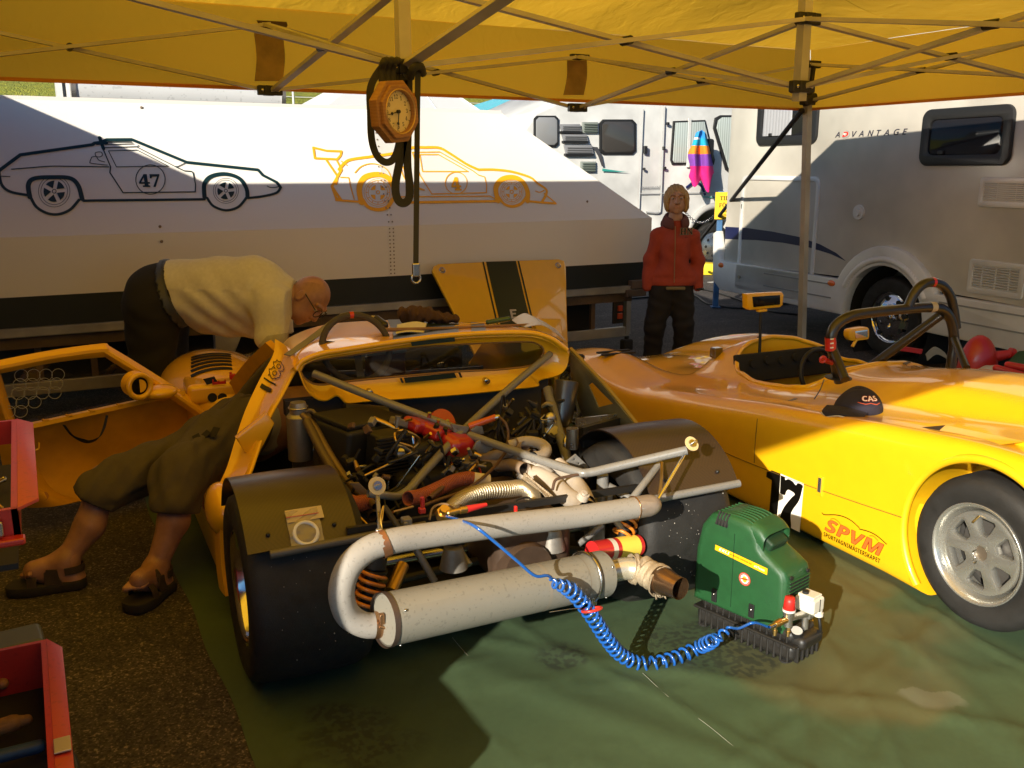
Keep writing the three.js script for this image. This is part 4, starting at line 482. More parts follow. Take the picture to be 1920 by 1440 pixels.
  wv.wrapS = wv.wrapT = THREE.RepeatWrapping; const wt = tri([q0, q1, qk, q1, back(q1), qk, back(q0), q0, qk]); wt.computeBoundingBox(); { const p = wt.attributes.position, uv = new Float32Array(p.count * 2); for (let i = 0; i < p.count; i++) { uv[2 * i] = p.getX(i) * 0.6; uv[2 * i + 1] = (p.getY(i) - p.getZ(i)) * 0.6; } wt.setAttribute('uv', new THREE.BufferAttribute(uv, 2)); }
  add('roof', keep(wt), new THREE.MeshStandardMaterial({ map: wv, roughness: 0.9, side: THREE.DoubleSide }), h); for (const p of [q0, q1, back(q0), back(q1)]) add('leg', box(0.05, p[1], 0.05, p[0], p[1] / 2, p[2]), M.alu, h);
  // small white awning lath left of the white motorhome
  const k = thing('caravan', 'white caravan corner with a yellow mark at the sloping end of the trailer', 'caravan'), zk = -12.4; const k0 = W(955, 226, 'z', zk), k1 = W(1010, 222, 'z', zk); add('body', rbox(k1[0] - k0[0] + 1, k0[1] + 0.05, 1.4, 0.08, (k0[0] + k1[0]) / 2 - 0.5, (k0[1] + 0.05) / 2 + 0.0, zk - 0.8), M.white, k); add('window', rbox(0.5, 0.5, 0.03, 0.04, W(1003, 250, 'z', zk)[0], W(1003, 245, 'z', zk)[1], zk - 0.09), std(0.2, 0.19, 0.18, 0.2), k); add('yellow_mark', rbox(0.16, 0.16, 0.02, 0.01, W(981, 237, 'z', zk)[0], W(981, 237, 'z', zk)[1], zk - 0.09), std(0.75, 0.4, 0.02), k);
  // white van and a fence on the bank
  const zv = -31, v0 = W(91, 168, 'z', zv), v = thing('van', 'white van with a dark bumper parked on the grass bank', 'van', [v0[0], v0[1] - 0.02, zv], 0.15); const sc = W(110, 160, 'z', zv)[0] - W(68, 160, 'z', zv)[0];
  add('body', [poly([[-sc / 2, 0.55], [sc / 2, 0.55], [sc / 2, 1.05], [sc * 0.42, 1.15], [sc * 0.36, 1.9], [sc * 0.3, 2.05], [-sc * 0.3, 2.05], [-sc * 0.36, 1.9], [-sc * 0.42, 1.15], [-sc / 2, 1.05]], 3.6, 0.05).translate(0, 0, -3.6), rbox(sc * 0.94, 0.45, 0.7, 0.15, 0, 0.85, 0.1)], M.white, v); add('bumper', rbox(sc, 0.42, 0.5, 0.1, 0, 0.36, 0.25), M.matte, v); add('windscreen', box(sc * 0.66, 0.6, 0.03, 0, 1.5, 0.06, -0.2), M.glassDark, v); for (const s of [-1, 1]) { add('headlight', ball(0.16, s * sc * 0.4, 0.9, 0.42, 1, 0.8, 0.5, 12), M.chrome, v); add('wheel', cyl(0.3, 0.3, 0.22, s * sc * 0.42, 0.22, 0, 0, 0, Math.PI / 2, 20), M.rubber, v); add('grille', box(sc * 0.2, 0.08, 0.05, s * sc * 0.13, 0.78, 0.46), M.black, v); add('tail_lamp', box(0.14, 0.3, 0.1, sc * 0.52 * s, 0.95, -0.2), M.red, v); } add('number_plate', box(0.5, 0.12, 0.02, 0, 0.42, 0.51), M.white, v);
  const vd = thing('van', 'dark vehicle parked left of the white van on the bank', 'van', [W(38, 168, 'z', zv)[0], v0[1], zv], 0.1); add('body', [rbox(1.7, 0.8, 3.6, 0.2, 0, 0.65, -1.8), rbox(1.5, 0.6, 2.0, 0.2, 0, 1.25, -2)], std(0.02, 0.022, 0.025, 0.3), vd); add('tail_lamp', rbox(0.3, 0.25, 0.1, 0.04, 0.7, 0.75, 0.02), M.red, vd); for (const s of [-1, 1]) add('wheel', cyl(0.3, 0.3, 0.2, s * 0.75, 0.28, -0.5, 0, 0, Math.PI / 2, 16), M.rubber, vd);
  const f = thing('fence', 'wire fence on steel posts along the grass bank', 'fence'), fz = -27, fx0 = W(480, 190, 'z', fz)[0], fx1 = W(980, 190, 'z', fz)[0], fy = W(700, 200, 'z', fz)[1] - 0.1; for (let i = 0; i < 9; i++) add('post', cyl(0.035, 0.035, 1.3, fx0 + (fx1 - fx0) * i / 8, fy + 0.5, fz, 0, 0, 0, 8), std(0.5, 0.5, 0.48), f); for (let i = 0; i < 4; i++) add('rail', box(fx1 - fx0, 0.02, 0.02, (fx0 + fx1) / 2, fy + 0.3 + i * 0.25, fz), std(0.45, 0.45, 0.43), f);
}
// ================================================================ the yellow coupe with its tail removed
const [cx0, cz0] = camXZ(-0.05, 3.03), COUPE = { x: cx0, z: cz0, turn: (24.6 - 27.7) * R }, S = sight(COUPE);
const coupe = thing('race_coupe', 'yellow racing coupe with its engine bay open and a long white exhaust silencer', 'racing car', [cx0, 0, cz0], COUPE.turn);
const Z = (px, py, z) => S(px, py, 'z', z);
const T = (name, pts, r, m, parent = coupe, n = 40) => add(name, tube(pts.map((p) => Z(...p)), r, n, 14), m, parent);
const surf = (rows) => (u, v) => { const a = rows.map((r) => spline(r, 41)[Math.round(u * 40)]); const s = spline(a, 41); return s[Math.round(v * 40)]; };
{ // ---- rear wheels under carbon covers
  for (const s of [-1, 1]) {
    const x = s < 0 ? -0.705 : 0.615, w = add('wheel', at(lathe([[0.18, -0.17], [0.2, -0.182], [0.26, -0.186], [0.285, -0.176], [0.298, -0.145], [0.302, -0.1], [0.303, 0], [0.302, 0.1], [0.298, 0.145], [0.285, 0.176], [0.26, 0.186], [0.2, 0.182], [0.18, 0.17]], 56), x, 0.302, 0, 0, 0, Math.PI / 2), M.rubber, coupe);
    add('rim', at(lathe([[0.0, 0.02], [0.05, 0.02], [0.06, -0.02], [0.13, -0.03], [0.15, 0.02], [0.158, 0.1], [0.165, 0.16], [0.18, 0.176], [0.186, 0.17], [0.18, 0.155]].map(([r, y]) => [r, y]), 48), x, 0.302, 0, 0, 0, s < 0 ? Math.PI / 2 : -Math.PI / 2), std(0.62, 0.6, 0.57, 0.14, { metalness: 1 }), w);
    add('hub', [cyl(0.05, 0.06, 0.06, x + s * 0.04, 0.302, 0, 0, 0, Math.PI / 2, 20), ...[0, 1, 2, 3].map((i) => cyl(0.012, 0.012, 0.05, x + s * 0.03, 0.302 + 0.08 * Math.cos(i * 1.57), 0.08 * Math.sin(i * 1.57), 0, 0, Math.PI / 2, 8))], M.bronze, w);
    add('brake_disc', cyl(0.13, 0.13, 0.02, x - s * 0.16, 0.302, 0, 0, 0, Math.PI / 2, 32), M.steel, w);
    // pale rubber crumbs picked up by the tread
    const cr = []; for (let i = 0; i < (s > 0 ? 90 : 26); i++) { const a = rr(-0.5, 0.75), r = 0.3035, q = rr(0.0008, s > 0 ? 0.0024 : 0.002); cr.push(ball(q, x + rr(-0.13, 0.16), 0.302 + r * Math.sin(a), r * Math.cos(a), 1, rr(0.5, 1.4), rr(0.5, 1.2), 6)); } add('grit', cr, std(0.34, 0.32, 0.28, 0.9), w).userData.kind = 'stuff';
    const carbon = phy(0.032, 0.018, 0.012, 0.42, { clearcoat: 0.45, clearcoatRoughness: 0.25, bumpMap: rept(clothBump, 4), bumpScale: 0.0005, map: rept(tex(128, (u, v) => { const k = (Math.floor(u * 32) + Math.floor(v * 32)) % 4 < 2; return k ? 1 : 0.72; }), 9), side: THREE.DoubleSide });
    const xa = s < 0 ? -0.885 : 0.44, xb = s < 0 ? -0.565 : 0.805, lip = s < 0 ? 39 : 34, rows = []; for (let i = 0; i <= 9; i++) { const a = (150 - i / 9 * (150 - lip)) * R, r = 0.345; rows.push([[xa, 0.302 + r * Math.sin(a), r * Math.cos(a)], [(xa + xb) / 2, 0.306 + r * Math.sin(a), r * Math.cos(a)], [xb, 0.302 + r * Math.sin(a), r * Math.cos(a)]]); }
    add('wheel_cover', patch(rows, 12, 34, -0.006), carbon, coupe);
    const yb = 0.302 + 0.345 * Math.sin(lip * R) - 0.006, zb = 0.345 * Math.cos(lip * R) + 0.01; add('cover_tube', s < 0 ? rod([xa + 0.06, yb, zb], [-0.36, yb + 0.012, zb], 0.0125) : rod([0.43, yb, zb], [xb - 0.005, yb + 0.005, zb], 0.014), s < 0 ? std(0.12, 0.11, 0.1, 0.45, { metalness: 0.3 }) : M.frame, coupe);
    for (const fx of [0.2, 0.8]) add('rivet', ball(0.007, xa + (xb - xa) * fx, 0.302 + 0.35 * Math.sin(lip * R + 0.14), 0.35 * Math.cos(lip * R + 0.14), 1, 1, 1, 8), M.black, coupe);
  }
}
{ // ---- cabin back: roof, recessed rear window surround, left pillar
  const edge = [[556, 692], [566, 676], [600, 662], [640, 655], [760, 637], [860, 626], [980, 622], [1030, 632], [1063, 655]];
  const rows = [edge.map(([a, b]) => Z(a, b, -0.7)), [[536, 668], [553, 652], [592, 640], [640, 632], [760, 622], [860, 614], [980, 613], [1038, 630], [1066, 656]].map(([a, b]) => Z(a, b, -0.92)), [[526, 650], [544, 632], [588, 614], [640, 605], [750, 600], [860, 604], [970, 612], [1038, 634], [1065, 657]].map(([a, b]) => Z(a, b, -1.35))];
  add('roof', patch(rows, 60, 24, 0.02), M.yellow, coupe);
  const sf = surf(rows), strip = (u0, u1, m, off = 0.003, name = 'stripe') => { const g = []; for (let j = 0; j <= 8; j++) { const r = []; for (let i = 0; i <= 3; i++) { const p = sf(u0 + (u1 - u0) * i / 3, j / 8); r.push([p[0], p[1] + off, p[2] + (j === 0 ? 0.004 : 0)]); } g.push(r); } add(name, patch(g, 4, 20, 0.001), m, coupe); };
  strip(0.5, 0.625, M.green); strip(0.475, 0.4875, M.green, 0.003, 'pinstripe'); strip(0.65, 0.6625, M.green, 0.003, 'pinstripe');
  // bowl-shaped window surround between roof edge / skirt (outer) and the opening (inner)
  const outer = [[558, 692], [575, 670], [640, 656], [760, 638], [860, 627], [980, 623], [1030, 633], [1062, 656], [1067, 668], [1062, 690], [1046, 705], [1012, 714], [1008, 725], [960, 731], [850, 742], [700, 753], [652, 757], [640, 749], [630, 743], [612, 752], [592, 748], [572, 728]];
  const inner = [[563, 697], [578, 679], [640, 668], [760, 652], [860, 645], [980, 640], [1006, 644], [1017, 652], [1018, 662], [1010, 674], [998, 684], [985, 687], [970, 689], [930, 693], [850, 697], [720, 708], [660, 714], [640, 717], [625, 719], [605, 721], [586, 719], [569, 708]];
  const r0 = outer.map(([a, b]) => Z(a, b, -0.69)), r2 = inner.map(([a, b]) => Z(a, b, -0.75)), r1 = r0.map((p, i) => [(p[0] + r2[i][0]) / 2, (p[1] + r2[i][1]) / 2, -0.735]);
  add('window_surround', patch([r0, r1, r2].map((r) => [...r, r[0]]), 110, 8, 0.006), M.yellow, coupe);
  const wn = add('window', tube(r2.map((p) => [p[0], p[1], p[2] + 0.004]), 0.005, 120, 8, true), std(0.25, 0.13, 0.03, 0.5), coupe);
  add('pane', (() => { const g = new THREE.ShapeGeometry(new THREE.Shape(r2.map((p) => new THREE.Vector2(p[0], p[1])))); g.translate(0, 0, -0.752); return g; })(), phy(0.9, 0.88, 0.82, 0.02, { transmission: 1, thickness: 0, ior: 1.5 }), wn);
  add('roof_edge', tube(edge.map(([a, b]) => { const p = Z(a, b, -0.695); return [p[0], p[1] - 0.003, p[2]]; }), 0.011, 60, 10), M.yellow, coupe);
  const flat = (name, a, m, z) => add(name, poly(a.map((p) => Z(...p, z).slice(0, 2)), 0.002, 0).translate(0, 0, z), m, coupe); flat('stripe', [[757, 708], [852, 699], [856, 708], [760, 718]], M.green, -0.722); flat('stripe', [[770, 640], [852, 631], [853, 640], [772, 649]], M.green, -0.692); for (const [a, b] of [[[749, 709], [753, 718]], [[859, 699], [863, 708]]]) flat('pinstripe', [a, [a[0] + 4, a[1] - 0.4], [b[0] + 4, b[1] - 0.4], b], M.green, -0.722);
  for (const [a, b] of [[693, 735], [912, 714]]) add('fastener', [cyl(0.011, 0.013, 0.03, ...Z(a, b, -0.715), Math.PI / 2), ball(0.012, ...Z(a, b, -0.7), 1, 1, 0.6, 12)], M.steel, coupe);
  // left rear pillar, a broad yellow band down to the wheel arch
  const L = [[[521, 640, -0.95], [545, 655, -0.86], [558, 692, -0.71]], [[515, 668, -0.9], [533, 684, -0.84], [550, 700, -0.72]], [[488, 715, -0.82], [508, 728, -0.78], [530, 738, -0.68]], [[463, 772, -0.74], [483, 782, -0.7], [503, 788, -0.62]], [[444, 830, -0.67], [462, 840, -0.63], [482, 850, -0.55]], [[430, 880, -0.6], [447, 886, -0.56], [466, 893, -0.48]], [[414, 925, -0.54], [430, 922, -0.5], [445, 915, -0.42]], [[413, 980, -0.5], [418, 978, -0.46], [424, 972, -0.42]], [[414, 1050, -0.48], [419, 1052, -0.45], [424, 1054, -0.42]], [[420, 1100, -0.46], [425, 1108, -0.43], [432, 1116, -0.4]]];
  add('rear_pillar', patch(L.map((r) => r.map((p) => Z(...p))), 12, 60, 0.018), M.yellow, coupe);
  add('pillar_edge', tube(L.slice(0, 10).map((r) => Z(...r[2])), 0.007, 70, 8), M.yellow, coupe);
  add('scoop_flap', poly([[447, 821], [462, 845], [485, 843], [510, 794], [499, 779]].map((p) => Z(...p, -0.58).slice(0, 2)), 0.02, 0.008).translate(0, 0, -0.6), M.yellow, coupe);
  add('air_scoop', (() => { const c = Z(403, 955, -0.52); return nets((x, y, z) => ell(x, y, z, [c[0] + 0.02, c[1], c[2]], [0.055, 0.095, 0.12]), [c[0] - 0.1, c[1] - 0.15, c[2] - 0.2], [c[0] + 0.12, c[1] + 0.15, c[2] + 0.2], 0.012); })(), M.yellow, coupe);
  // sill
  const q = [S(431, 1124, 'y', 0.09), S(362, 955, 'y', 0.09)]; const dir = [q[1][0] - q[0][0], q[1][2] - q[0][2]], sl = (k, dx, y) => [q[0][0] + dir[0] * k + dx, y, q[0][2] + dir[1] * k];
  add('sill', patch([0, 0.5, 1, 1.9].map((k) => [sl(k, 0, 0.09), sl(k, 0.02, 0.2), sl(k, 0.1, 0.27), sl(k, 0.24, 0.27)]), 10, 16, 0.01), M.yellow, coupe);
  add('sill_sponsor', patch([0.72, 1].map((k) => [sl(k, 0.012, 0.15), sl(k, 0.016, 0.21)]), 3, 3, 0.001), M.red, coupe);
  // brand marks on the pillar: small black flags and outline badges
  const deco = canvas(192, 512, (g) => { g.strokeStyle = '#2a1c08'; g.fillStyle = '#1a120a'; g.lineWidth = 7; for (const y of [70, 190]) { g.beginPath(); for (let i = 0; i <= 22; i++) g.lineTo(100 + (52 + 9 * Math.sin(i * 1.9)) * Math.cos(i / 22 * 6.28), y + (44 + 9 * Math.cos(i * 2.3)) * Math.sin(i / 22 * 6.28)); g.stroke(); g.beginPath(); g.arc(100, y, 18, 0, 6.3); g.stroke(); } g.fillRect(40, 262, 120, 12); for (const y of [310, 370]) g.fillRect(46, y, 100, 34); });
  { const sl = surf(L.map((r) => r.map((p) => Z(...p)))), pos = [], uv = [], id = []; for (let j = 0; j <= 10; j++) for (let i = 0; i <= 4; i++) { const p = sl(0.12 + 0.76 * i / 4, 0.1 + 0.2 * j / 10); pos.push(p[0] - 0.0145, p[1] + 0.0155, p[2] + 0.008); uv.push(i / 4, 1 - j / 10); } for (let j = 0; j < 10; j++) for (let i = 0; i < 4; i++) { const k = j * 5 + i; id.push(k, k + 5, k + 1, k + 1, k + 5, k + 6); } const g = new THREE.BufferGeometry(); g.setAttribute('position', new THREE.Float32BufferAttribute(pos, 3)); g.setAttribute('uv', new THREE.Float32BufferAttribute(uv, 2)); g.setIndex(id); g.computeVertexNormals(); add('badge_print', keep(g), new THREE.MeshStandardMaterial({ map: deco, transparent: true, roughness: 0.5, side: THREE.DoubleSide }), coupe); }
  // door opening: front pillar, rolled seal, scuttle
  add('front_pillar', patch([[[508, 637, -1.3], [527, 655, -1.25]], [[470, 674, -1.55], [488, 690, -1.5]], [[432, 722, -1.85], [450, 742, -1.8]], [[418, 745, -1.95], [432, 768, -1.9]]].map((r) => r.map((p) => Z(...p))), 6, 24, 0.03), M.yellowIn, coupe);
  add('door_seal', tube([[526, 670, -1.2], [490, 705, -1.4], [452, 750, -1.65], [434, 785, -1.75]].map((p) => Z(...p)), 0.033, 30, 12), std(0.1, 0.085, 0.035, 0.85, { bumpMap: rept(grainT, 8), bumpScale: 0.003 }), coupe);
  // interior seen through the rear window: headrest, dash, bonnet beyond the windscreen
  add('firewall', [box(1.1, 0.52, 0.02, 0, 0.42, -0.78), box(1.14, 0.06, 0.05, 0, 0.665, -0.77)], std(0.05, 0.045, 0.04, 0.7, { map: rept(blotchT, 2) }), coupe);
  add('headrest', rbox(0.17, 0.17, 0.09, 0.03, ...Z(722, 675, -1.0)), std(0.07, 0.028, 0.02, 0.8), coupe);
  add('dashboard', rbox(1.05, 0.14, 0.2, 0.04, 0, 0.6, -1.72), M.matte, coupe);
  add('cage_bar', [rod(Z(585, 672, -0.9), Z(760, 655, -0.9), 0.014), rod(Z(620, 700, -1.3), Z(760, 694, -1.3), 0.011), rod(Z(760, 700, -1.25), Z(905, 690, -1.25), 0.011)], M.frame, coupe);
  add('bonnet', patch([[-1.85, 0.6], [-2.3, 0.57], [-2.8, 0.5], [-3.2, 0.36]].map(([z, y]) => [[-0.62, y - 0.16, z], [-0.5, y - 0.02, z], [0, y + 0.02, z], [0.5, y - 0.02, z], [0.62, y - 0.16, z]]), 24, 24, 0.012), M.yellow, coupe);
  add('windscreen', patch([[[-0.52, 0.85, -1.36], [0, 0.88, -1.38], [0.5, 0.84, -1.36]], [[-0.6, 0.6, -1.86], [0, 0.62, -1.95], [0.6, 0.6, -1.86]]], 12, 6, 0), phy(0.95, 0.95, 0.93, 0.02, { transmission: 1, thickness: 0 }), coupe);
  add('floor_pan', box(1.3, 0.03, 3.4, 0, 0.1, -1.6), M.matte, coupe);
  add('right_flank', patch([[-0.75, 0.8, 0.6], [-1.3, 0.82, 0.62], [-2.0, 0.5, 0.72]].map(([z, y, x]) => [[x - 0.02, y, z], [x + 0.08, 0.45, z], [x + 0.1, 0.12, z]]), 12, 16, 0.015), M.yellow, coupe);
  // left front wing with louvres and a two-hole vent box
  const wc = Z(398, 718, -2.25), wing = add('front_wing', nets((x, y, z) => smin(ell(x, y, z, [wc[0], wc[1] - 0.02, wc[2]], [0.27, 0.185, 0.5]), ell(x, y, z, [wc[0] + 0.12, wc[1] - 0.12, wc[2]], [0.3, 0.2, 0.6]), 0.1), [wc[0] - 0.34, 0.2, wc[2] - 0.7], [wc[0] + 0.48, wc[1] + 0.24, wc[2] + 0.7], 0.025), M.yellow, coupe);
  for (let i = 0; i < 6; i++) { const zz = wc[2] + 0.3 - i * 0.048, r = []; for (let k = 0; k <= 6; k++) { const dx = -0.13 + 0.02 * i * 0.3 + 0.2 * k / 6, y = (q) => wc[1] - 0.02 + 0.185 * Math.sqrt(Math.max(0.02, 1 - (dx / 0.27) ** 2 - ((q - wc[2]) / 0.5) ** 2)); r.push([[wc[0] + dx, y(zz) + 0.004, zz], [wc[0] + dx, y(zz - 0.026) + 0.004, zz - 0.026]]); } add('louvre', patch(r, 3, 14, 0.002), M.black, wing); }
  const vb = Z(400, 742, -1.78); add('vent_box', rbox(0.24, 0.1, 0.3, 0.03, vb[0], vb[1] + 0.012, vb[2] - 0.14), M.yellow, coupe);
  for (const [a, b] of [[398, 745], [417, 745]]) { const p = Z(a, b, -1.77); add('vent_hole', cyl(0.022, 0.022, 0.02, p[0], p[1], vb[2] + 0.008, Math.PI / 2, 0, 0, 20), M.black, wing); }
  add('decal', poly([[381, 711], [402, 706], [408, 716], [388, 722]].map((p) => Z(...p, -1.77).slice(0, 2)), 0.002, 0).translate(0, 0, -1.775), M.black, coupe); add('race_letter', [[398, 720, 424, 723], [398, 715, 401, 723], [409, 717, 412, 722], [421, 715, 424, 723]].map(([a, b, c, d]) => { const p = Z(a, b, -1.765), q2 = Z(c, d, -1.765); return box(q2[0] - p[0], p[1] - q2[1], 0.003, (p[0] + q2[0]) / 2, (p[1] + q2[1]) / 2 + 0.01, -1.763); }), M.red, coupe); add('ignition_tab', [rod(Z(432, 698, -1.77), Z(436, 712, -1.77), 0.006), rbox(0.03, 0.03, 0.015, 0.006, ...Z(436, 706, -1.77))], M.red, coupe);
}
{ // ---- tail structure: grey space-frame tubes
  const tube1 = add('frame_tube', [tube([Z(588, 700, -0.7), Z(700, 745, -0.55), Z(862, 806, -0.34)], 0.0155, 20, 14)], M.frame, coupe);
  T('frame_tube', [[880, 816, -0.31], [985, 853, -0.07], [1080, 884, 0.12], [1105, 886, 0.15], [1150, 876, 0.18], [1215, 861, 0.23], [1288, 844, 0.29]], 0.0155, M.frame, coupe, 60);
  T('frame_tube', [[1031, 664, -0.72], [960, 724, -0.55], [870, 806, -0.34], [800, 880, -0.16], [762, 925, -0.02]], 0.0155, M.frame); T('frame_tube', [[770, 915, -0.04], [745, 930, 0.0], [715, 928, 0.05], [690, 925, 0.05]], 0.0135, M.frame, coupe, 20);
  T('frame_tube', [[1027, 730, -0.6], [1045, 800, -0.42], [1068, 872, -0.2]], 0.021, M.frame); T('frame_tube', [[566, 778, -0.55], [590, 800, -0.5], [618, 850, -0.35], [655, 905, -0.2], [705, 950, 0.05]], 0.013, std(0.16, 0.11, 0.06, 0.4, { metalness: 0.4 })); T('frame_tube', [[575, 790, -0.52], [606, 850, -0.36], [645, 915, -0.2], [700, 968, 0.02]], 0.0165, std(0.11, 0.08, 0.05, 0.45, { metalness: 0.3 }));
  for (const [pts, holes] of [[[[846, 795], [878, 801], [874, 812], [855, 818]], [857, 804]], [[[884, 806], [901, 793], [906, 812], [890, 815]], [891, 800]]]) add('gusset', poly(pts.map((p) => Z(...p, -0.32).slice(0, 2)), 0.006, 0.003, [circ(0.005, ...Z(...holes, -0.32).slice(0, 2), 12)]).translate(0, 0, -0.325), M.frame, coupe);
  const plate = (name, pts, z, holes, m) => add(name, poly(pts.map((p) => Z(...p, z).slice(0, 2)), 0.008, 0.002, holes.map((h) => circ(0.006, ...Z(...h, z).slice(0, 2), 10))).translate(0, 0, z), m, coupe);
  plate('bracket_plate', [[1060, 866], [1078, 852], [1108, 880], [1085, 886]], -0.14, [[1075, 860], [1083, 868], [1091, 876]], M.frame); plate('bracket_plate', [[655, 905], [672, 905], [712, 946], [705, 962]], -0.02, [[668, 917], [677, 926], [686, 935], [697, 947]], std(0.12, 0.09, 0.06, 0.5));
  T('frame_tube', [[1142, 912, 0.1], [1165, 925, 0.17], [1190, 940, 0.22]], 0.014, M.frame, coupe, 10); T('frame_tube', [[1175, 948, 0.3], [1205, 910, 0.27], [1238, 868, 0.2]], 0.0125, M.frame, coupe, 10);
  T('stay', [[1241, 868, 0.22], [1240, 900, 0.3], [1236, 932, 0.38]], 0.006, M.brass, coupe, 8); T('stay', [[1284, 850, 0.28], [1275, 866, 0.3], [1234, 936, 0.39]], 0.0055, M.chrome, coupe, 12);
  for (const [px, py, z, rx] of [[1297, 832, 0.31, 0.9], [707, 911, 0.36, 1.15]]) { const c = Z(px, py, z), d = add('mount_disc', at([cyl(0.026, 0.026, 0.004, 0, 0, 0, 0, 0, 0, 28)][0], ...c, rx, 0, -0.12), std(0.6, 0.47, 0.24, 0.5), coupe); add('washer', at(cyl(0.013, 0.015, 0.007, 0, 0.004, 0), ...c, rx, 0, -0.12), M.steel, d); add('pin', at(cyl(0.0035, 0.0035, 0.03, 0, 0.012, 0), ...c, rx, 0, -0.12), M.steel, d); }
  add('stay', [bar(Z(707, 920, 0.35), Z(713, 1000, 0.52), 0.012, 0.004, [0, 0, 1]), rbox(0.018, 0.03, 0.012, 0.004, ...Z(711, 1001, 0.54)), ball(0.006, ...Z(710, 1001, 0.555), 1, 1, 0.6, 8)], M.alu, coupe);
  add('cross_member', [bar(Z(650, 996, 0.26), Z(1195, 914, 0.22), 0.022, 0.016, [0, 0, 1])], std(0.012, 0.011, 0.011, 0.45), coupe);
  add('hanger', [rbox(0.03, 0.05, 0.03, 0.006, ...Z(762, 985, 0.36)), ball(0.008, ...Z(761, 983, 0.378), 1, 1, 0.6, 8)], M.frame, coupe); T('brace', [[722, 952, 0.2], [745, 985, 0.36], [756, 1000, 0.46]], 0.009, std(0.03, 0.03, 0.032, 0.5), coupe, 8);
  T('rubber_band', [[716, 992, 0.5], [714, 968, 0.46], [719, 948, 0.42], [717, 970, 0.46], [712, 992, 0.5]], 0.0018, std(0.6, 0.4, 0.08, 0.6), coupe, 30);
  add('fitting', [rbox(0.04, 0.05, 0.04, 0.008, ...Z(1133, 930, 0.12)), cyl(0.02, 0.022, 0.06, ...Z(1130, 905, 0.1)), rbox(0.02, 0.03, 0.02, 0.004, ...Z(1142, 935, 0.16))], M.frame, coupe);
}
{ // ---- exhaust: manifold, tail pipe, silencer, wrapped outlet
  const ceramic = std(0.32, 0.3, 0.27, 0.68, { map: rept(specksT, 2.5), bumpMap: rept(grainT, 5), bumpScale: 0.0006 }), warm = std(0.46, 0.4, 0.33, 0.65, { map: rept(tex(256, (u, v) => 0.75 + 0.25 * F4(u, v)), 3), bumpMap: rept(grainT, 6), bumpScale: 0.0006 }), canM = std(0.27, 0.255, 0.21, 0.55, { metalness: 0.15, map: rept(specksT, 2), bumpMap: rept(grainT, 5), bumpScale: 0.0004 });
  const A = 0.56; T('tail_pipe', [[1215, 948, 0.42], [1100, 966, 0.45], [950, 984, 0.49], [800, 1004, 0.53], [735, 1015, 0.55], [690, 1030, A], [655, 1062, A + 0.01], [640, 1110, A + 0.01], [652, 1152, A], [685, 1172, A], [722, 1170, A]], 0.0345, ceramic, coupe, 110);
  add('pipe_end', [ball(0.035, ...Z(1215, 948, 0.42), 1.35, 1, 1, 20), rod(Z(1190, 952, 0.425), Z(1216, 948, 0.42), 0.036, 0.0355, 20)], std(0.4, 0.33, 0.27, 0.5, { metalness: 0.4, map: rept(blotchT, 4) }), coupe); add('weld_bead', at(tor(0.0365, 0.002, 0, 0, 0), ...Z(1189, 952, 0.425), 0, Math.PI / 2 + 0.1, 0), M.bronze, coupe);
  const band = Z(718, 1020, 0.552); add('clamp', at(cyl(0.038, 0.038, 0.024, 0, 0, 0, 0, 0, Math.PI / 2, 32, true), ...band, 0, 0.05, 0.25), std(0.3, 0.14, 0.07, 0.4, { metalness: 0.7, side: THREE.DoubleSide }), coupe);
  const m0 = Z(722, 1162, 0.6), m1 = Z(1128, 1076, 0.46), mid = (k) => m0.map((v, i) => v + (m1[i] - v) * k);
  const can = add('silencer', [rod(m0, mid(0.93), 0.071, 0.071, 48, true), rod(mid(0.93), m1, 0.0725, 0.0725, 48), rod(m0, mid(0.012), 0.066, 0.0715, 48)], canM, coupe); const mx = basis(m0, m1), ring = (k, r, w, m, n) => { const g = new THREE.CylinderGeometry(r, r, w, 48, 1, true); g.applyMatrix4(basis(mid(k - 0.01), mid(k + 0.01))); add(n, g, m, can); };
  ring(0.0, 0.0735, 0.016, std(0.1, 0.07, 0.055, 0.5, { metalness: 0.5, side: THREE.DoubleSide }), 'end_band'); ring(0.665, 0.0718, 0.012, std(0.25, 0.22, 0.17, 0.5, { side: THREE.DoubleSide }), 'seam'); ring(0.865, 0.0718, 0.003, std(0.2, 0.17, 0.13, 0.5, { side: THREE.DoubleSide }), 'seam'); for (const k of [0.035, 0.985]) for (const a of [0.6, 2.2, 3.8]) { const g = ball(0.004, 0.0735 * Math.cos(a), 0, 0.0735 * Math.sin(a), 1, 1, 1, 8); g.applyMatrix4(basis(mid(k - 0.01), mid(k + 0.01))); add('rivet', g, M.steel, can); }
  { const g = new THREE.TorusGeometry(0.0775, 0.0048, 10, 48); g.rotateX(Math.PI / 2); g.applyMatrix4(basis(mid(0.9), mid(0.92))); const cl = add('clamp', g, M.steel, can); const b = Z(1112, 1125, 0.52); add('clamp_bolt', [rbox(0.02, 0.028, 0.02, 0.004, ...b), rod([b[0] - 0.002, b[1] + 0.03, b[2]], [b[0] - 0.004, b[1] - 0.03, b[2] + 0.005], 0.005), rbox(0.018, 0.016, 0.02, 0.003, b[0], b[1] - 0.026, b[2])], M.steel, can); }
  add('clamp', [cyl(0.037, 0.037, 0.02, 0, 0, 0, 0, 0, 0, 32, true)].map((g) => { g.applyMatrix4(basis(Z(700, 1172, A), Z(712, 1171, A))); return g; }), M.bronze, coupe); add('clamp_bolt', [rbox(0.012, 0.03, 0.015, 0.003, ...Z(716, 1160, 0.6)), rod(Z(712, 1175, 0.6), Z(724, 1178, 0.6), 0.004)], M.bronze, coupe);
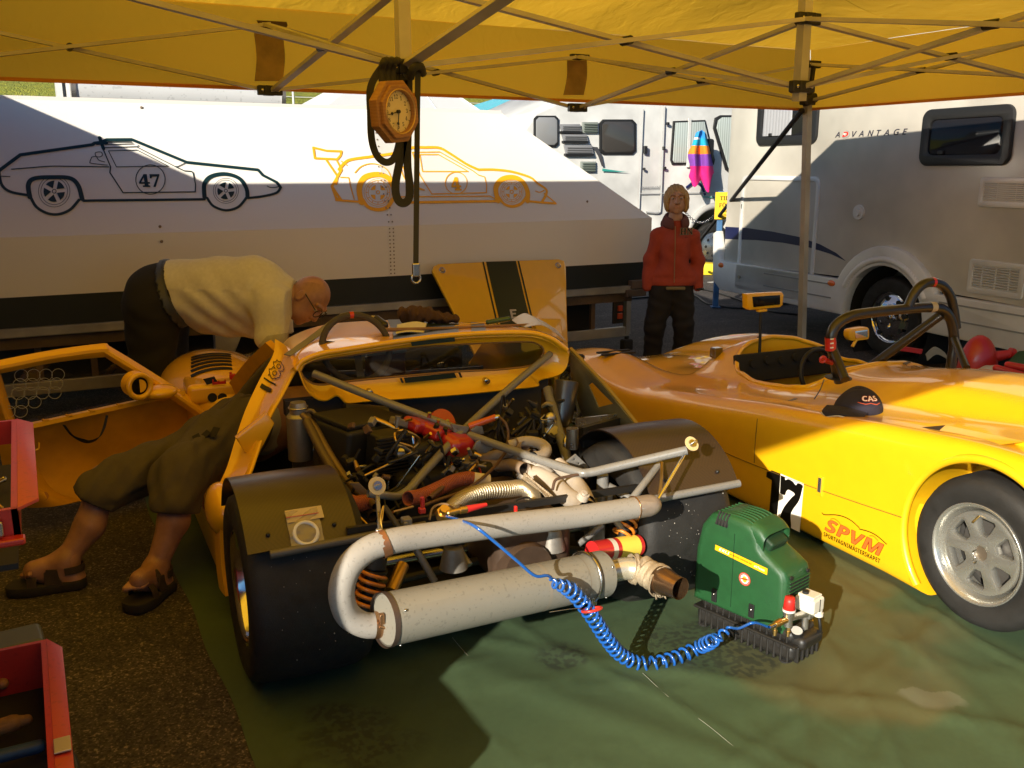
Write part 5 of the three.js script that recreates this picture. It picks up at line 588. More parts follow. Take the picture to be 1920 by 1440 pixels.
  T('outlet_pipe', [[1128, 1076, 0.46], [1150, 1070, 0.46], [1175, 1066, 0.47], [1196, 1068, 0.49]], 0.036, std(0.62, 0.55, 0.42, 0.35, { metalness: 0.6, roughnessMap: rept(roughT, 4) }), coupe, 24);
  // heat wrap: a ragged woven sleeve
  const wr = spline([[1183, 1066, 0.48], [1200, 1068, 0.49], [1222, 1078, 0.53], [1243, 1090, 0.58]].map((p) => Z(...p)), 26), wpos = wr.map((p, i) => { const a = vec(wr[Math.max(0, i - 1)]), b = vec(wr[Math.min(25, i + 1)]), d = b.sub(a).normalize(), u = V(0, 1, 0).cross(d).normalize(), w = d.clone().cross(u); return Array.from({ length: 33 }, (_, j) => { const t = j / 32 * 2 * Math.PI, r = 0.0435 + 0.003 * Math.sin(i * 1.25 + t) + 0.0025 * Math.sin(t * 3 + i * 0.9) + (j < 32 ? rr(0, 0.002) : 0) + (i > 20 ? 0.0012 * (i - 20) * (Math.sin(t - 1.9) > 0.5 ? 1.5 : 0.2) : 0); return vec(p).addScaledVector(u, Math.cos(t) * r).addScaledVector(w, Math.sin(t) * r).toArray(); }); });
  const wrapM = std(0.5, 0.4, 0.27, 0.6, { metalness: 0.45, bumpMap: rept(clothBump, 5), bumpScale: 0.0025, map: rept(tex(256, (u, v) => { const k = Math.sin(u * 402) * Math.sin(v * 402); return 0.62 + 0.38 * (k > 0 ? 1 : 0.3); }), 5), side: THREE.DoubleSide });
  add('heat_wrap', patch(wpos, 66, 52, 0.003), wrapM, coupe); const fr_ = []; const we = wr[25]; for (let i = 0; i < 26; i++) { const a = rr(-2.3, -0.9), p = V(we[0] + 0.047 * Math.cos(a), we[1] + 0.045 * Math.sin(a), we[2]); fr_.push(rod(p, [p.x + rr(-0.006, 0.014), p.y - rr(0.004, 0.016), p.z + rr(-0.004, 0.012)], 0.0011, 0.0006, 5)); } add('frayed_end', fr_, wrapM, coupe).userData.kind = 'stuff';
  const t0 = Z(1236, 1086, 0.57), t1 = Z(1276, 1104, 0.66); { const g = lathe([[0.042, 0], [0.0425, 0.03], [0.036, 0.062], [0.0345, 0.09], [0.033, 0.09], [0.034, 0.06], [0.033, 0.01]], 40); const L = vec(t0).distanceTo(vec(t1)); g.scale(1, L / 0.09, 1); g.translate(0, -L / 2, 0); g.applyMatrix4(basis(t0, t1)); const tp = add('outlet_tip', g, std(0.36, 0.21, 0.11, 0.3, { metalness: 0.9, roughnessMap: rept(roughT, 5), map: rept(blotchT, 6), side: THREE.DoubleSide }), coupe); const c = new THREE.CircleGeometry(0.034, 30); c.rotateX(-Math.PI / 2); c.translate(0, -L / 2 + 0.002, 0); c.applyMatrix4(basis(t0, t1)); add('bore', c, std(0.006, 0.005, 0.005, 0.95, { side: THREE.DoubleSide }), tp); }
  // manifold primaries and collectors
  const H = (name, pts, r, n = 30, m = warm) => T(name, pts, r, m, coupe, n);
  H('collector', [[992, 890, -0.02], [1010, 892, 0.0], [1035, 905, 0.06], [1062, 930, 0.17], [1090, 945, 0.3], [1102, 958, 0.42]], 0.033); H('collector', [[1045, 872, 0.0], [1070, 895, 0.08], [1090, 922, 0.2], [1100, 945, 0.34]], 0.03);
  H('primary_pipe', [[955, 836, -0.2], [985, 828, -0.18], [1012, 832, -0.14], [1024, 842, -0.1], [1018, 854, -0.06], [1000, 858, -0.03]], 0.021); H('primary_pipe', [[978, 858, -0.12], [1000, 868, -0.06], [1016, 880, -0.02], [1034, 895, 0.04]], 0.0235); H('primary_pipe', [[976, 888, -0.08], [990, 892, -0.04], [1004, 900, 0.0]], 0.022); H('primary_pipe', [[985, 880, 0], [960, 872, -0.14], [930, 874, -0.24], [905, 872, -0.28]], 0.0225, 30, std(0.36, 0.27, 0.2, 0.6, { map: rept(blotchT, 4) })); H('primary_pipe', [[985, 838, -0.15], [955, 848, -0.22], [925, 856, -0.28], [900, 860, -0.3]], 0.0225, 30, std(0.38, 0.29, 0.21, 0.6, { map: rept(blotchT, 4) })); H('primary_pipe', [[1000, 852, -0.1], [960, 862, -0.22], [930, 862, -0.3]], 0.021, 30, std(0.26, 0.2, 0.16, 0.6));
  for (const [a, b, z, r] of [[962, 832, -0.19, 0.024], [1020, 846, -0.1, 0.0245], [1000, 862, -0.05, 0.026], [1006, 892, -0.01, 0.026]]) add('pipe_band', at(cyl(r, r, 0.012, 0, 0, 0, 0, 0, Math.PI / 2, 24, true), ...Z(a, b, z), 0, 0.3, -0.4), std(0.22, 0.16, 0.11, 0.5, { metalness: 0.4, side: THREE.DoubleSide }), coupe);
  T('strap', [[1036, 918, 0.17], [1042, 900, 0.15], [1062, 894, 0.14], [1085, 890, 0.14], [1100, 895, 0.14]], 0.005, std(0.08, 0.045, 0.03, 0.6)); add('lambda_boss', [cyl(0.016, 0.019, 0.02, ...Z(1094, 930, 0.43), 0.5, 0, -0.15), cyl(0.009, 0.009, 0.026, ...Z(1094, 929, 0.432), 0.5, 0, -0.15)], warm, coupe);
  const fl = []; for (let i = 0; i < 9; i++) fl.push(bar(Z(984 + rr(-4, 5), 890 + rr(-3, 5), 0.06 + rr(0, 0.02)), Z(1035 + rr(-6, 4), 935 + rr(-4, 6), 0.18 + rr(0, 0.02)), rr(0.006, 0.012), 0.003, [rr(-0.3, 0.3), 0.2, 1])); add('torn_foil', fl, std(0.4, 0.33, 0.24, 0.35, { metalness: 0.7, bumpMap: rept(grainT, 20), bumpScale: 0.003 }), coupe).userData.kind = 'stuff';
}
{ // ---- engine bay
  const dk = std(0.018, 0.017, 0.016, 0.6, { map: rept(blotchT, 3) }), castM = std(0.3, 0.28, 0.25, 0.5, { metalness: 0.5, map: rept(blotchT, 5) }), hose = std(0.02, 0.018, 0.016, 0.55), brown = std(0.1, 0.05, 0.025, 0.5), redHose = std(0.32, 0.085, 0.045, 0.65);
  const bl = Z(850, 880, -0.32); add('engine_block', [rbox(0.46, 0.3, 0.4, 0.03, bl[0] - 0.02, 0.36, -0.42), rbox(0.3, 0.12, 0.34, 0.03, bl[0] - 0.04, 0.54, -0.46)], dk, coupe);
  // red cam cover: ribbed, with a round front housing
  const cc = Z(846, 815, -0.36), cov = add('cam_cover', [rbox(0.27, 0.055, 0.13, 0.02, cc[0], cc[1] - 0.005, cc[2] - 0.06, 0.25, 0.5, -0.42), rbox(0.13, 0.085, 0.1, 0.035, ...Z(858, 835, -0.3), 0.3, 0.3, -0.3), cyl(0.056, 0.056, 0.04, ...Z(826, 795, -0.48), 1.1, 0, -0.2, 32), rbox(0.2, 0.05, 0.09, 0.02, ...Z(800, 800, -0.42), 0.2, 0.4, -0.4)], phy(0.4, 0.014, 0.016, 0.3, { clearcoat: 0.8, clearcoatRoughness: 0.15 }), coupe);
  for (let i = 0; i < 5; i++) add('cover_bolt', cyl(0.007, 0.008, 0.02, ...Z(805 + i * 17, 778 + i * 7 + (i % 2) * 6, -0.38), 0.3, 0, 0, 8), M.steel, cov);
  for (let i = 0; i < 4; i++) T('plug_lead', [[815 + i * 14, 792 + i * 5, -0.4], [822 + i * 15, 812 + i * 3, -0.3], [830 + i * 14, 836 + i * 3, -0.28], [838 + i * 8, 868, -0.28]], 0.004, M.black, coupe, 20);
  T('plug_lead', [[848, 868, -0.26], [846, 850, -0.26], [856, 842, -0.25]], 0.003, M.red, coupe, 12); T('plug_lead', [[890, 868, -0.26], [900, 880, -0.2], [905, 905, -0.15]], 0.003, M.red, coupe, 12);
  const dst = Z(878, 872, -0.25); add('distributor', [cyl(0.03, 0.034, 0.06, dst[0], dst[1], dst[2], 0.3, 0, 0.2), cyl(0.022, 0.02, 0.05, dst[0], dst[1] - 0.05, dst[2], 0.3)], castM, coupe);
  for (let i = 0; i < 46; i++) { const px = rr(835, 905), py = rr(845, 900), p = Z(px, py, rr(-0.3, -0.16)), k = rnd(); add('engine_fitting', k < 0.4 ? cyl(rr(0.004, 0.011), rr(0.004, 0.011), rr(0.015, 0.04), ...p, rr(-1, 1), 0, rr(-1.5, 1.5), 10) : k < 0.7 ? rbox(rr(0.012, 0.03), rr(0.01, 0.026), 0.02, 0.003, ...p, rr(-1, 1), rr(-1, 1), rr(-1, 1)) : tube([p, [p[0] + rr(-0.03, 0.03), p[1] + rr(-0.02, 0.04), p[2] + 0.02], [p[0] + rr(-0.06, 0.06), p[1] + rr(-0.05, 0.02), p[2]]], rr(0.003, 0.005), 12, 6), [castM, M.steel, M.brass, hose, castM, M.matte][i % 6], coupe); }
  // plate, red union and the long brown breather hose
  add('blanking_plate', poly([[886, 842], [893, 828], [905, 822], [921, 834], [922, 840], [910, 848], [897, 849]].map((p) => Z(...p, -0.25).slice(0, 2)), 0.006, 0.002).translate(0, 0, -0.25), M.frame, coupe); add('union', rod(Z(880, 800, -0.34), Z(930, 782, -0.3), 0.014, 0.0125), phy(0.6, 0.1, 0.02, 0.4, { clearcoat: 0.4 }), coupe); add('hose_end', [rod(Z(929, 783, -0.3), Z(938, 781, -0.29), 0.012, 0.009)], M.steel, coupe);
  T('breather_hose', [[935, 781, -0.29], [948, 794, -0.26], [953, 815, -0.24], [948, 845, -0.2], [930, 872, -0.12], [900, 900, 0.0], [865, 922, 0.1], [820, 938, 0.15], [795, 948, 0.18]], 0.0055, brown, coupe, 60); T('breather_hose', [[880, 892, -0.12], [850, 898, -0.08], [828, 915, 0.02], [805, 935, 0.12]], 0.009, brown, coupe, 30);
  // ribbed hoses: red brake ducts and a foil duct
  const ribbed = (name, pts, r, m, n, rib) => { const q = spline(pts.map((p) => Z(...p)), n), g = []; for (let i = 0; i < n - 1; i++) { g.push(rod(q[i], q[i + 1], r * 0.94, r * 0.94, 18, true)); const t = new THREE.TorusGeometry(r * 0.95, rib, 6, 22); t.rotateX(Math.PI / 2); t.applyMatrix4(basis(q[i], q[i + 1])); g.push(t); } return add(name, g, m, coupe); };
  ribbed('brake_duct', [[765, 935, 0.1], [790, 930, 0.06], [825, 915, 0.0], [850, 903, -0.04], [878, 897, -0.06], [892, 900, -0.06]], 0.024, redHose, 44, 0.0022); ribbed('brake_duct', [[640, 935, 0.05], [665, 945, 0.02], [690, 940, -0.02]], 0.026, redHose, 16, 0.0022); add('duct_collar', rod(Z(886, 899, -0.06), Z(915, 905, -0.05), 0.026, 0.03, 20), std(0.55, 0.5, 0.42, 0.6), coupe);
  ribbed('foil_duct', [[838, 972, 0.24], [848, 955, 0.2], [872, 935, 0.15], [910, 922, 0.1], [955, 917, 0.07], [982, 915, 0.07], [998, 928, 0.1], [1002, 948, 0.14]], 0.0285, std(0.52, 0.46, 0.34, 0.3, { metalness: 0.85, bumpMap: rept(grainT, 12), bumpScale: 0.001 }), 64, 0.0024);
  // gearbox tail, brass, red quick coupling
  add('gearbox', [rbox(0.28, 0.22, 0.5, 0.05, 0.02, 0.36, 0.02), cyl(0.085, 0.1, 0.1, ...Z(980, 1060, 0.25), Math.PI / 2, 0, 0, 28), cyl(0.06, 0.075, 0.09, ...Z(850, 985, 0.2), Math.PI / 2 - 0.5)], std(0.09, 0.055, 0.035, 0.55, { metalness: 0.3, map: rept(blotchT, 4) }), coupe);
  add('filler_cap', [cyl(0.022, 0.028, 0.02, ...Z(832, 962, 0.3), 0.7, 0, 0.1, 6), cyl(0.014, 0.014, 0.03, ...Z(832, 958, 0.31), 0.7)], M.brass, coupe); T('wire', [[805, 975, 0.3], [812, 952, 0.28], [835, 945, 0.28], [862, 960, 0.3]], 0.0035, std(0.2, 0.13, 0.07, 0.5), coupe, 24); T('wire', [[853, 968, 0.28], [870, 948, 0.24], [905, 945, 0.22]], 0.003, M.black, coupe, 16); T('wire', [[962, 952, 0.22], [968, 938, 0.2], [990, 933, 0.18], [1004, 946, 0.2]], 0.0035, M.black, coupe, 16);
  add('tap', [rbox(0.012, 0.045, 0.012, 0.003, ...Z(792, 945, 0.3)), rbox(0.02, 0.018, 0.02, 0.004, ...Z(791, 957, 0.3))], M.red, coupe); add('tap', [rbox(0.01, 0.03, 0.012, 0.003, ...Z(967, 957, 0.3)), cyl(0.006, 0.006, 0.02, ...Z(967, 966, 0.31))], M.red, coupe); add('drop_link', [rod(Z(737, 960, 0.28), Z(774, 950, 0.22), 0.004), rod(Z(658, 953, 0.1), Z(693, 988, 0.2), 0.004)], M.brass, coupe);
  // airbox with a pleated filter on the left, bracket pipes and elbows
  const ab = Z(692, 840, -0.45); add('airbox', [rbox(0.3, 0.2, 0.2, 0.02, ab[0] - 0.02, ab[1], ab[2] - 0.05, 0.1, 0.45, -0.12), rbox(0.28, 0.02, 0.2, 0.008, ab[0] - 0.02, ab[1] + 0.11, ab[2] - 0.05, 0.1, 0.45, -0.12)], dk, coupe); const ft = add('air_filter', rbox(0.15, 0.17, 0.09, 0.015, ...Z(728, 850, -0.34), 0.1, 0.3, -0.1), M.black, coupe); for (let i = 0; i < 13; i++) add('pleat', box(0.14, 0.005, 0.012, Z(728, 850, -0.34)[0], Z(728, 850, -0.34)[1] - 0.075 + i * 0.0125, -0.285 - 0.0 + 0.004 * (i % 2), 0.1, 0.3, -0.1), std(0.02, 0.018, 0.016, 0.4), ft);
  add('collar', [cyl(0.03, 0.03, 0.03, ...Z(745, 850, -0.3), 0, 0.2, Math.PI / 2, 24)], M.alu, coupe); add('frame_box', [rod(Z(645, 775, -0.62), Z(725, 778, -0.62), 0.04, 0.035)], std(0.06, 0.058, 0.055, 0.4, { metalness: 0.4, map: rept(blotchT, 4) }), coupe);
  T('fuel_rail', [[700, 785, -0.42], [735, 800, -0.38], [755, 812, -0.36], [768, 815, -0.35]], 0.0105, M.brass, coupe, 16); T('braided_line', [[756, 812, -0.35], [770, 816, -0.33], [775, 828, -0.32], [774, 845, -0.31]], 0.0065, M.chrome, coupe, 16); add('line_end', rod(Z(774, 838, -0.31), Z(773, 848, -0.31), 0.0085, 0.008), M.chrome, coupe); T('elbow', [[795, 850, -0.3], [806, 842, -0.29], [811, 832, -0.29], [806, 826, -0.29]], 0.0085, M.brass, coupe, 16); add('elbow_nut', rod(Z(791, 854, -0.3), Z(799, 847, -0.3), 0.011, 0.011, 6), M.brass, coupe);
  add('injector_rail', [rbox(0.13, 0.03, 0.04, 0.008, ...Z(760, 795, -0.4), 0, 0.3, -0.42)], castM, coupe); for (let i = 0; i < 5; i++) T('throttle_pipe', [[736 + i * 17, 792 + i * 7, -0.38], [744 + i * 17, 782 + i * 7, -0.38], [756 + i * 16, 780 + i * 6, -0.36]], 0.0045, i % 2 ? M.brass : hose, coupe, 10);
  // catch tank on the left
  const ct = Z(562, 818, -0.58), tk = add('catch_tank', [cyl(0.046, 0.046, 0.165, ct[0], ct[1] - 0.005, ct[2], 0, 0, 0, 32), cyl(0.036, 0.046, 0.012, ct[0], ct[1] + 0.084, ct[2], 0, 0, 0, 32), cyl(0.033, 0.033, 0.03, ct[0], ct[1] + 0.1, ct[2]), cyl(0.028, 0.034, 0.02, ct[0], ct[1] + 0.122, ct[2])], std(0.32, 0.3, 0.27, 0.4, { metalness: 0.7, map: rept(specksT, 6) }), coupe); add('cap_ring', tor(0.035, 0.003, ct[0], ct[1] + 0.112, ct[2], Math.PI / 2), M.steel, tk); add('outlet', [rod([ct[0] + 0.03, ct[1] - 0.06, ct[2]], [ct[0] + 0.09, ct[1] - 0.055, ct[2] + 0.01], 0.014), rbox(0.05, 0.03, 0.02, 0.004, ct[0] + 0.06, ct[1] + 0.02, ct[2])], M.alu, tk); T('breather_hose', [[572, 772, -0.56], [585, 770, -0.55], [596, 785, -0.53], [606, 815, -0.5], [610, 830, -0.47]], 0.0075, std(0.12, 0.09, 0.05, 0.4), coupe, 24);
  // right side: inner wing with its cut-out, radiator, header can
  const pn = (name, pts, holes, x, m, d = 0.004) => { const q = pts.map((p) => S(...p, 'x', x)), h = holes.map((a) => a.map((p) => S(...p, 'x', x))); const g = poly(q.map((p) => [-p[2], p[1]]), d, 0.001, h.map((a) => a.map((p) => [-p[2], p[1]]))); g.rotateY(Math.PI / 2); g.translate(x, 0, 0); return add(name, g, m, coupe); };
  const inner = std(0.17, 0.17, 0.12, 0.5, { metalness: 0.35, map: rept(blotchT, 3), side: THREE.DoubleSide }); pn('inner_wing', [[1068, 658], [1082, 672], [1130, 722], [1170, 772], [1200, 808], [1165, 806], [1100, 800], [1085, 760], [1070, 700]], [[[1103, 722], [1110, 716], [1128, 735], [1150, 757], [1122, 764]]], 0.66, inner);
  const wf = patch([[1068, 656], [1095, 685], [1130, 722], [1168, 768], [1203, 812]].map((p) => { const q = S(...p, 'x', 0.67); return [q, [q[0] + 0.012, q[1] + 0.004, q[2]]]; }), 3, 24, 0.01); add('wing_edge', wf, std(0.28, 0.2, 0.06, 0.5), coupe);
  const rd = [Z(1080, 800, -0.25), Z(1164, 792, -0.3)]; const ra = add('radiator', box(0.2, 0.2, 0.05, (rd[0][0] + rd[1][0]) / 2, rd[0][1] - 0.1, -0.28, 0, 0.25, 0.03), std(0.02, 0.02, 0.02, 0.5), coupe); add('top_tank', bar(Z(1080, 796, -0.26), Z(1165, 786, -0.32), 0.05, 0.012, [0, 0, 1]), M.alu, ra); for (let i = 0; i < 22; i++) add('fin', box(0.004, 0.19, 0.05, rd[0][0] + 0.01 + i * 0.0088, rd[0][1] - 0.1, -0.262 - i * 0.0022, 0, 0.25, 0), std(0.05, 0.048, 0.045, 0.4, { metalness: 0.5 }), ra);
  add('sticker', poly([[1166, 788], [1183, 784], [1184, 810], [1167, 812]].map((p) => Z(...p, -0.3).slice(0, 2)), 0.002, 0).translate(0, 0, -0.3), std(0.5, 0.55, 0.06, 0.5), coupe);
  { const a = Z(1062, 715, -0.55), b = Z(1052, 800, -0.5), g = lathe([[0.03, 0], [0.045, 0.04], [0.052, 0.2], [0.05, 0.205], [0.0, 0.205]], 32); g.scale(1, vec(a).distanceTo(vec(b)) / 0.205, 1); g.translate(0, -vec(a).distanceTo(vec(b)) / 2, 0); g.applyMatrix4(basis(b, a)); add('header_can', g, std(0.1, 0.095, 0.09, 0.3, { metalness: 0.7 }), coupe); }
  add('thermostat', [cyl(0.03, 0.03, 0.05, ...Z(1035, 815, -0.4), 0.4, 0, 0.3), ball(0.035, ...Z(1032, 790, -0.42), 0.8, 1.1, 0.6)], M.alu, coupe); T('water_pipe', [[1068, 815, -0.3], [1062, 822, -0.29], [1060, 835, -0.28], [1062, 846, -0.28]], 0.011, M.alu, coupe, 16); add('expansion_cap', [cyl(0.02, 0.02, 0.035, ...Z(998, 818, -0.3)), cyl(0.024, 0.024, 0.012, ...Z(998, 812, -0.3))], M.matte, coupe); add('swirl_pot', [cyl(0.024, 0.024, 0.08, ...Z(1073, 822, -0.22))], M.alu, coupe); T('clip_band', [[1018, 762, -0.5], [1026, 757, -0.48], [1036, 760, -0.48]], 0.009, std(0.3, 0.24, 0.12, 0.5), coupe, 8);
  for (let i = 0; i < 16; i++) { const a = [rr(930, 1030), rr(745, 815)]; T('cable', [[...a, -0.5], [a[0] + rr(-15, 15), a[1] + 22, -0.45], [a[0] + rr(-45, 30), a[1] + 55, -0.42]], rr(0.004, 0.011), hose, coupe, 16); } T('corrugated_hose', [[1000, 765, -0.45], [1010, 780, -0.42], [1017, 800, -0.4], [1018, 820, -0.38]], 0.009, M.black, coupe, 16);
  for (let i = 0; i < 14; i++) { const a = [rr(720, 800), rr(850, 920)]; T('cable', [[...a, -0.32], [a[0] + rr(-20, 20), a[1] + 22, -0.25], [a[0] + rr(-35, 35), a[1] + 52, -0.2]], rr(0.003, 0.009), hose, coupe, 16); }
  for (let i = 0; i < 70; i++) { const L = i % 2, px = L ? rr(645, 815) : rr(915, 1065), py = L ? rr(785, 925) : rr(745, 880), z = L ? rr(-0.34, -0.12) : rr(-0.5, -0.3), p = Z(px, py, z), k = rnd(); add('engine_fitting', k < 0.35 ? cyl(rr(0.004, 0.012), rr(0.004, 0.012), rr(0.015, 0.05), ...p, rr(-1.5, 1.5), 0, rr(-1.5, 1.5), 10) : k < 0.6 ? rbox(rr(0.012, 0.035), rr(0.01, 0.03), 0.02, 0.003, ...p, rr(-1, 1), rr(-1, 1), rr(-1, 1)) : tube([p, [p[0] + rr(-0.05, 0.05), p[1] + rr(-0.03, 0.05), p[2] + 0.03], [p[0] + rr(-0.1, 0.1), p[1] + rr(-0.09, 0.02), p[2] + 0.01], [p[0] + rr(-0.12, 0.12), p[1] + rr(-0.16, 0), p[2]]], rr(0.003, 0.007), 18, 7), [hose, castM, hose, M.matte, hose, M.steel, hose, M.brass, brown][i % 9], coupe); }
  for (let i = 0; i < 4; i++) add('plug_cap', [cyl(0.009, 0.011, 0.022, ...Z(818 + i * 16, 800 + i * 7, -0.325), 0.4, 0, -0.2, 12)], M.black, coupe);
  // bay walls and floor keep the depth dark
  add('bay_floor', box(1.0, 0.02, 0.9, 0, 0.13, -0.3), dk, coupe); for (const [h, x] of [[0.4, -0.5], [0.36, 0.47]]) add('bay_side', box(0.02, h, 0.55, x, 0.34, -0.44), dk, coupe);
  // suspension: coil-over units, gold tubes, arms, driveshafts, extinguisher bottle
  const coil = (a, b, r, w, n, m) => { const p = [], A = vec(a), B = vec(b), d = B.clone().sub(A), y = d.clone().normalize(), x = V(1, 0, 0).cross(y).normalize(), z = x.clone().cross(y); for (let i = 0; i <= n * 14; i++) { const t = i / (n * 14), q = t * n * 2 * Math.PI; p.push(A.clone().addScaledVector(d, t).addScaledVector(x, r * Math.cos(q)).addScaledVector(z, r * Math.sin(q))); } return add('coil_spring', new THREE.TubeGeometry(new THREE.CatmullRomCurve3(p), n * 22, w, 8), m, coupe); };
  const orange = phy(0.62, 0.2, 0.02, 0.4, { clearcoat: 0.5 }); coil(Z(702, 1070, 0.32), Z(686, 1140, 0.34), 0.037, 0.0062, 5, orange); add('damper', [rod(Z(706, 1035, 0.31), Z(684, 1150, 0.34), 0.02), rod(Z(708, 1035, 0.31), Z(703, 1066, 0.32), 0.032), rod(Z(703, 1066, 0.32), Z(702, 1071, 0.32), 0.039)], dk, coupe); coil(Z(1182, 960, 0.2), Z(1165, 1010, 0.24), 0.034, 0.006, 4, orange); add('damper', [rod(Z(1184, 950, 0.2), Z(1165, 1015, 0.24), 0.018), rod(Z(1188, 940, 0.2), Z(1182, 965, 0.2), 0.03)], dk, coupe);
  add('gold_tube', rod(Z(755, 1060, 0.25), Z(733, 1110, 0.32), 0.021), std(0.4, 0.24, 0.07, 0.3, { metalness: 0.8 }), coupe); for (const [a, b, r] of [[[860, 1030, 0.2], [880, 1060, 0.25], 0.012], [[780, 1030, 0.2], [815, 1090, 0.24], 0.012], [[700, 1100, 0.1], [900, 1050, 0.1], 0.014], [[1050, 1030, 0.15], [1190, 1040, 0.12], 0.014], [[1130, 985, 0.2], [1085, 1020, 0.2], 0.011], [[1150, 970, 0.25], [1190, 1025, 0.22], 0.012]]) add('suspension_arm', rod(Z(...a), Z(...b), r), r > 0.013 ? dk : M.frame, coupe);
  for (const x of [-0.47, 0.39]) add('upright', rbox(0.06, 0.2, 0.08, 0.02, x, 0.3, 0), castM, coupe); add('driveshaft', [rod([-0.5, 0.3, 0], [0.42, 0.3, 0], 0.018)], M.steel, coupe); for (const [a, b] of [[850, 1045], [1035, 1010]]) add('bell_housing', cyl(0.03, 0.045, 0.07, ...Z(a, b, 0.25)), castM, coupe);
  const ex = add('extinguisher', [rod(Z(1110, 1035, 0.3), Z(1196, 1022, 0.26), 0.036, 0.036, 28)], phy(0.5, 0.02, 0.02, 0.3, { clearcoat: 0.7 }), coupe); ex.userData.label = 'red extinguisher bottle behind the silencer'; { const e0 = vec(Z(1110, 1035, 0.3)), e1 = vec(Z(1196, 1022, 0.26)), cylAt = (a, b, r, th0, th1) => { const g = new THREE.CylinderGeometry(r, r, e0.distanceTo(e1) * (b - a), 24, 1, true, th0, th1); g.applyMatrix4(basis(e0.clone().lerp(e1, a), e0.clone().lerp(e1, b))); return g; }; add('label_band', cylAt(0.32, 0.42, 0.0366, 0, 6.283), std(0.6, 0.55, 0.45, 0.5, { side: THREE.DoubleSide }), ex); add('yellow_note', cylAt(0.5, 0.92, 0.037, 0, 6.283), std(0.8, 0.62, 0.08, 0.6, { side: THREE.DoubleSide }), ex); } add('red_valve', rbox(0.03, 0.04, 0.03, 0.006, ...Z(1207, 1032, 0.22)), M.red, coupe);
}
{ // ---- open door on the left, seen from inside
  const H0 = vec(camXZ(-1.435, 4.42).concat(0)), D = { x: H0.x, z: H0.y, turn: 13.4 * R }, s = sight(D), d = (px, py, z = 0) => s(px, py, 'z', z);
  const inv = new THREE.Matrix4().makeRotationY(COUPE.turn).setPosition(cx0, 0, cz0).invert().multiply(new THREE.Matrix4().makeRotationY(D.turn).setPosition(D.x, 0, D.z)); const put = (g) => { (Array.isArray(g) ? g : [g]).forEach((q) => q.applyMatrix4(inv)); return g; };
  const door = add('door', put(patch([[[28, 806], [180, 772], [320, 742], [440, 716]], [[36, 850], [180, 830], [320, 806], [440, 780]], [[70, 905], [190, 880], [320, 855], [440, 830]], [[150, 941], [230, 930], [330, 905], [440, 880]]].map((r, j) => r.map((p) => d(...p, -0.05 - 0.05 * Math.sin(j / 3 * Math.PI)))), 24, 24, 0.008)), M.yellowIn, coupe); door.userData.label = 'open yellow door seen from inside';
  const P = (name, g, m) => add(name, put(g), m, door);
  P('window_frame', [patch([[[-60, 690], [0, 677], [100, 658], [190, 646], [200, 648]], [[-60, 700], [0, 689], [100, 669], [190, 657], [202, 660]], [[-60, 707], [0, 698], [100, 678], [190, 668], [203, 670]]].map((r, j) => r.map((p) => d(...p, [0.0, 0.03, 0.0][j]))), 20, 8, 0.006), patch([[[198, 647], [250, 678], [320, 722], [380, 762], [430, 800]], [[196, 658], [246, 688], [316, 732], [374, 772], [425, 810]], [[200, 669], [242, 696], [312, 740], [370, 780], [420, 815]]].map((r, j) => r.map((p) => d(...p, [0.0, 0.03, 0.0][j]))), 24, 8, 0.006)], M.yellow);
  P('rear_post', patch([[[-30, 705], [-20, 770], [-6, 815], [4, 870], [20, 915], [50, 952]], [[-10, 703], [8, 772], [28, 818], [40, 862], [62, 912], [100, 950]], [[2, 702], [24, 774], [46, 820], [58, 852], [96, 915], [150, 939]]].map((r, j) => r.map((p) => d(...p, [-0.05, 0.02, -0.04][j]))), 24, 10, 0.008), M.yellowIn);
  for (const [a, b, r] of [[60, 930, 8], [82, 930, 9], [58, 915, 7]]) P('lightening_hole', at(cyl(0.02, 0.02, 0.004, 0, 0, 0, 0, 0, 0, 20), ...d(a, b, 0.012), Math.PI / 2 - 0.2, 0, 0.2), std(0.45, 0.2, 0.04, 0.6));
  P('belt_rail', [bar(d(26, 805, 0.01), d(345, 735, 0.01), 0.02, 0.03, [0, 0, 1])], M.yellow); for (const [a, b] of [[45, 797], [87, 789], [131, 780], [174, 771], [226, 760], [275, 750]]) P('clip', [rbox(0.022, 0.014, 0.02, 0.003, ...d(a, b, 0.015)), rbox(0.01, 0.02, 0.02, 0.003, d(a, b, 0.015)[0] - 0.012, d(a, b, 0.015)[1], 0.015)], M.yellowIn);
  P('pull_strap', patch([[117, 796], [132, 815], [152, 828], [168, 830], [183, 822], [193, 800], [198, 778]].map((p, i) => { const a = d(...p, 0.03), b = d(p[0] + (i < 3 ? 6 : i > 3 ? 5 : 2), p[1] + (i > 1 && i < 5 ? -5 : 1), 0.035); return [a, b]; }), 3, 40, 0.003), M.black); P('hook', tube([d(50, 848, 0.03), d(70, 843, 0.03), d(73, 838, 0.03), d(73, 830, 0.03)], 0.004, 16, 6), M.yellow);
  const pane = new THREE.ShapeGeometry(new THREE.Shape([[0, 700], [100, 678], [198, 668], [330, 738], [200, 766], [30, 802]].map((p) => new THREE.Vector2(...d(...p, -0.012).slice(0, 2))))); pane.translate(0, 0, -0.012); P('pane', pane, phy(0.8, 0.78, 0.75, 0.02, { transmission: 1, thickness: 0 }));
  for (let r = 0; r < 5; r++) for (let c = 0; c < 4 - (r > 2 ? 1 : 0) - (r > 3 ? 1 : 0); c++) { const p = d(40 + c * 23 - r * 3 + (r > 2 ? -12 : 0), 704 + r * 17 - c * 0.5, -0.008); P('ring', tor(0.026, 0.0012, p[0], p[1], p[2], 0, 0, 0, 6.283, 28), std(0.3, 0.3, 0.28, 0.3)); }
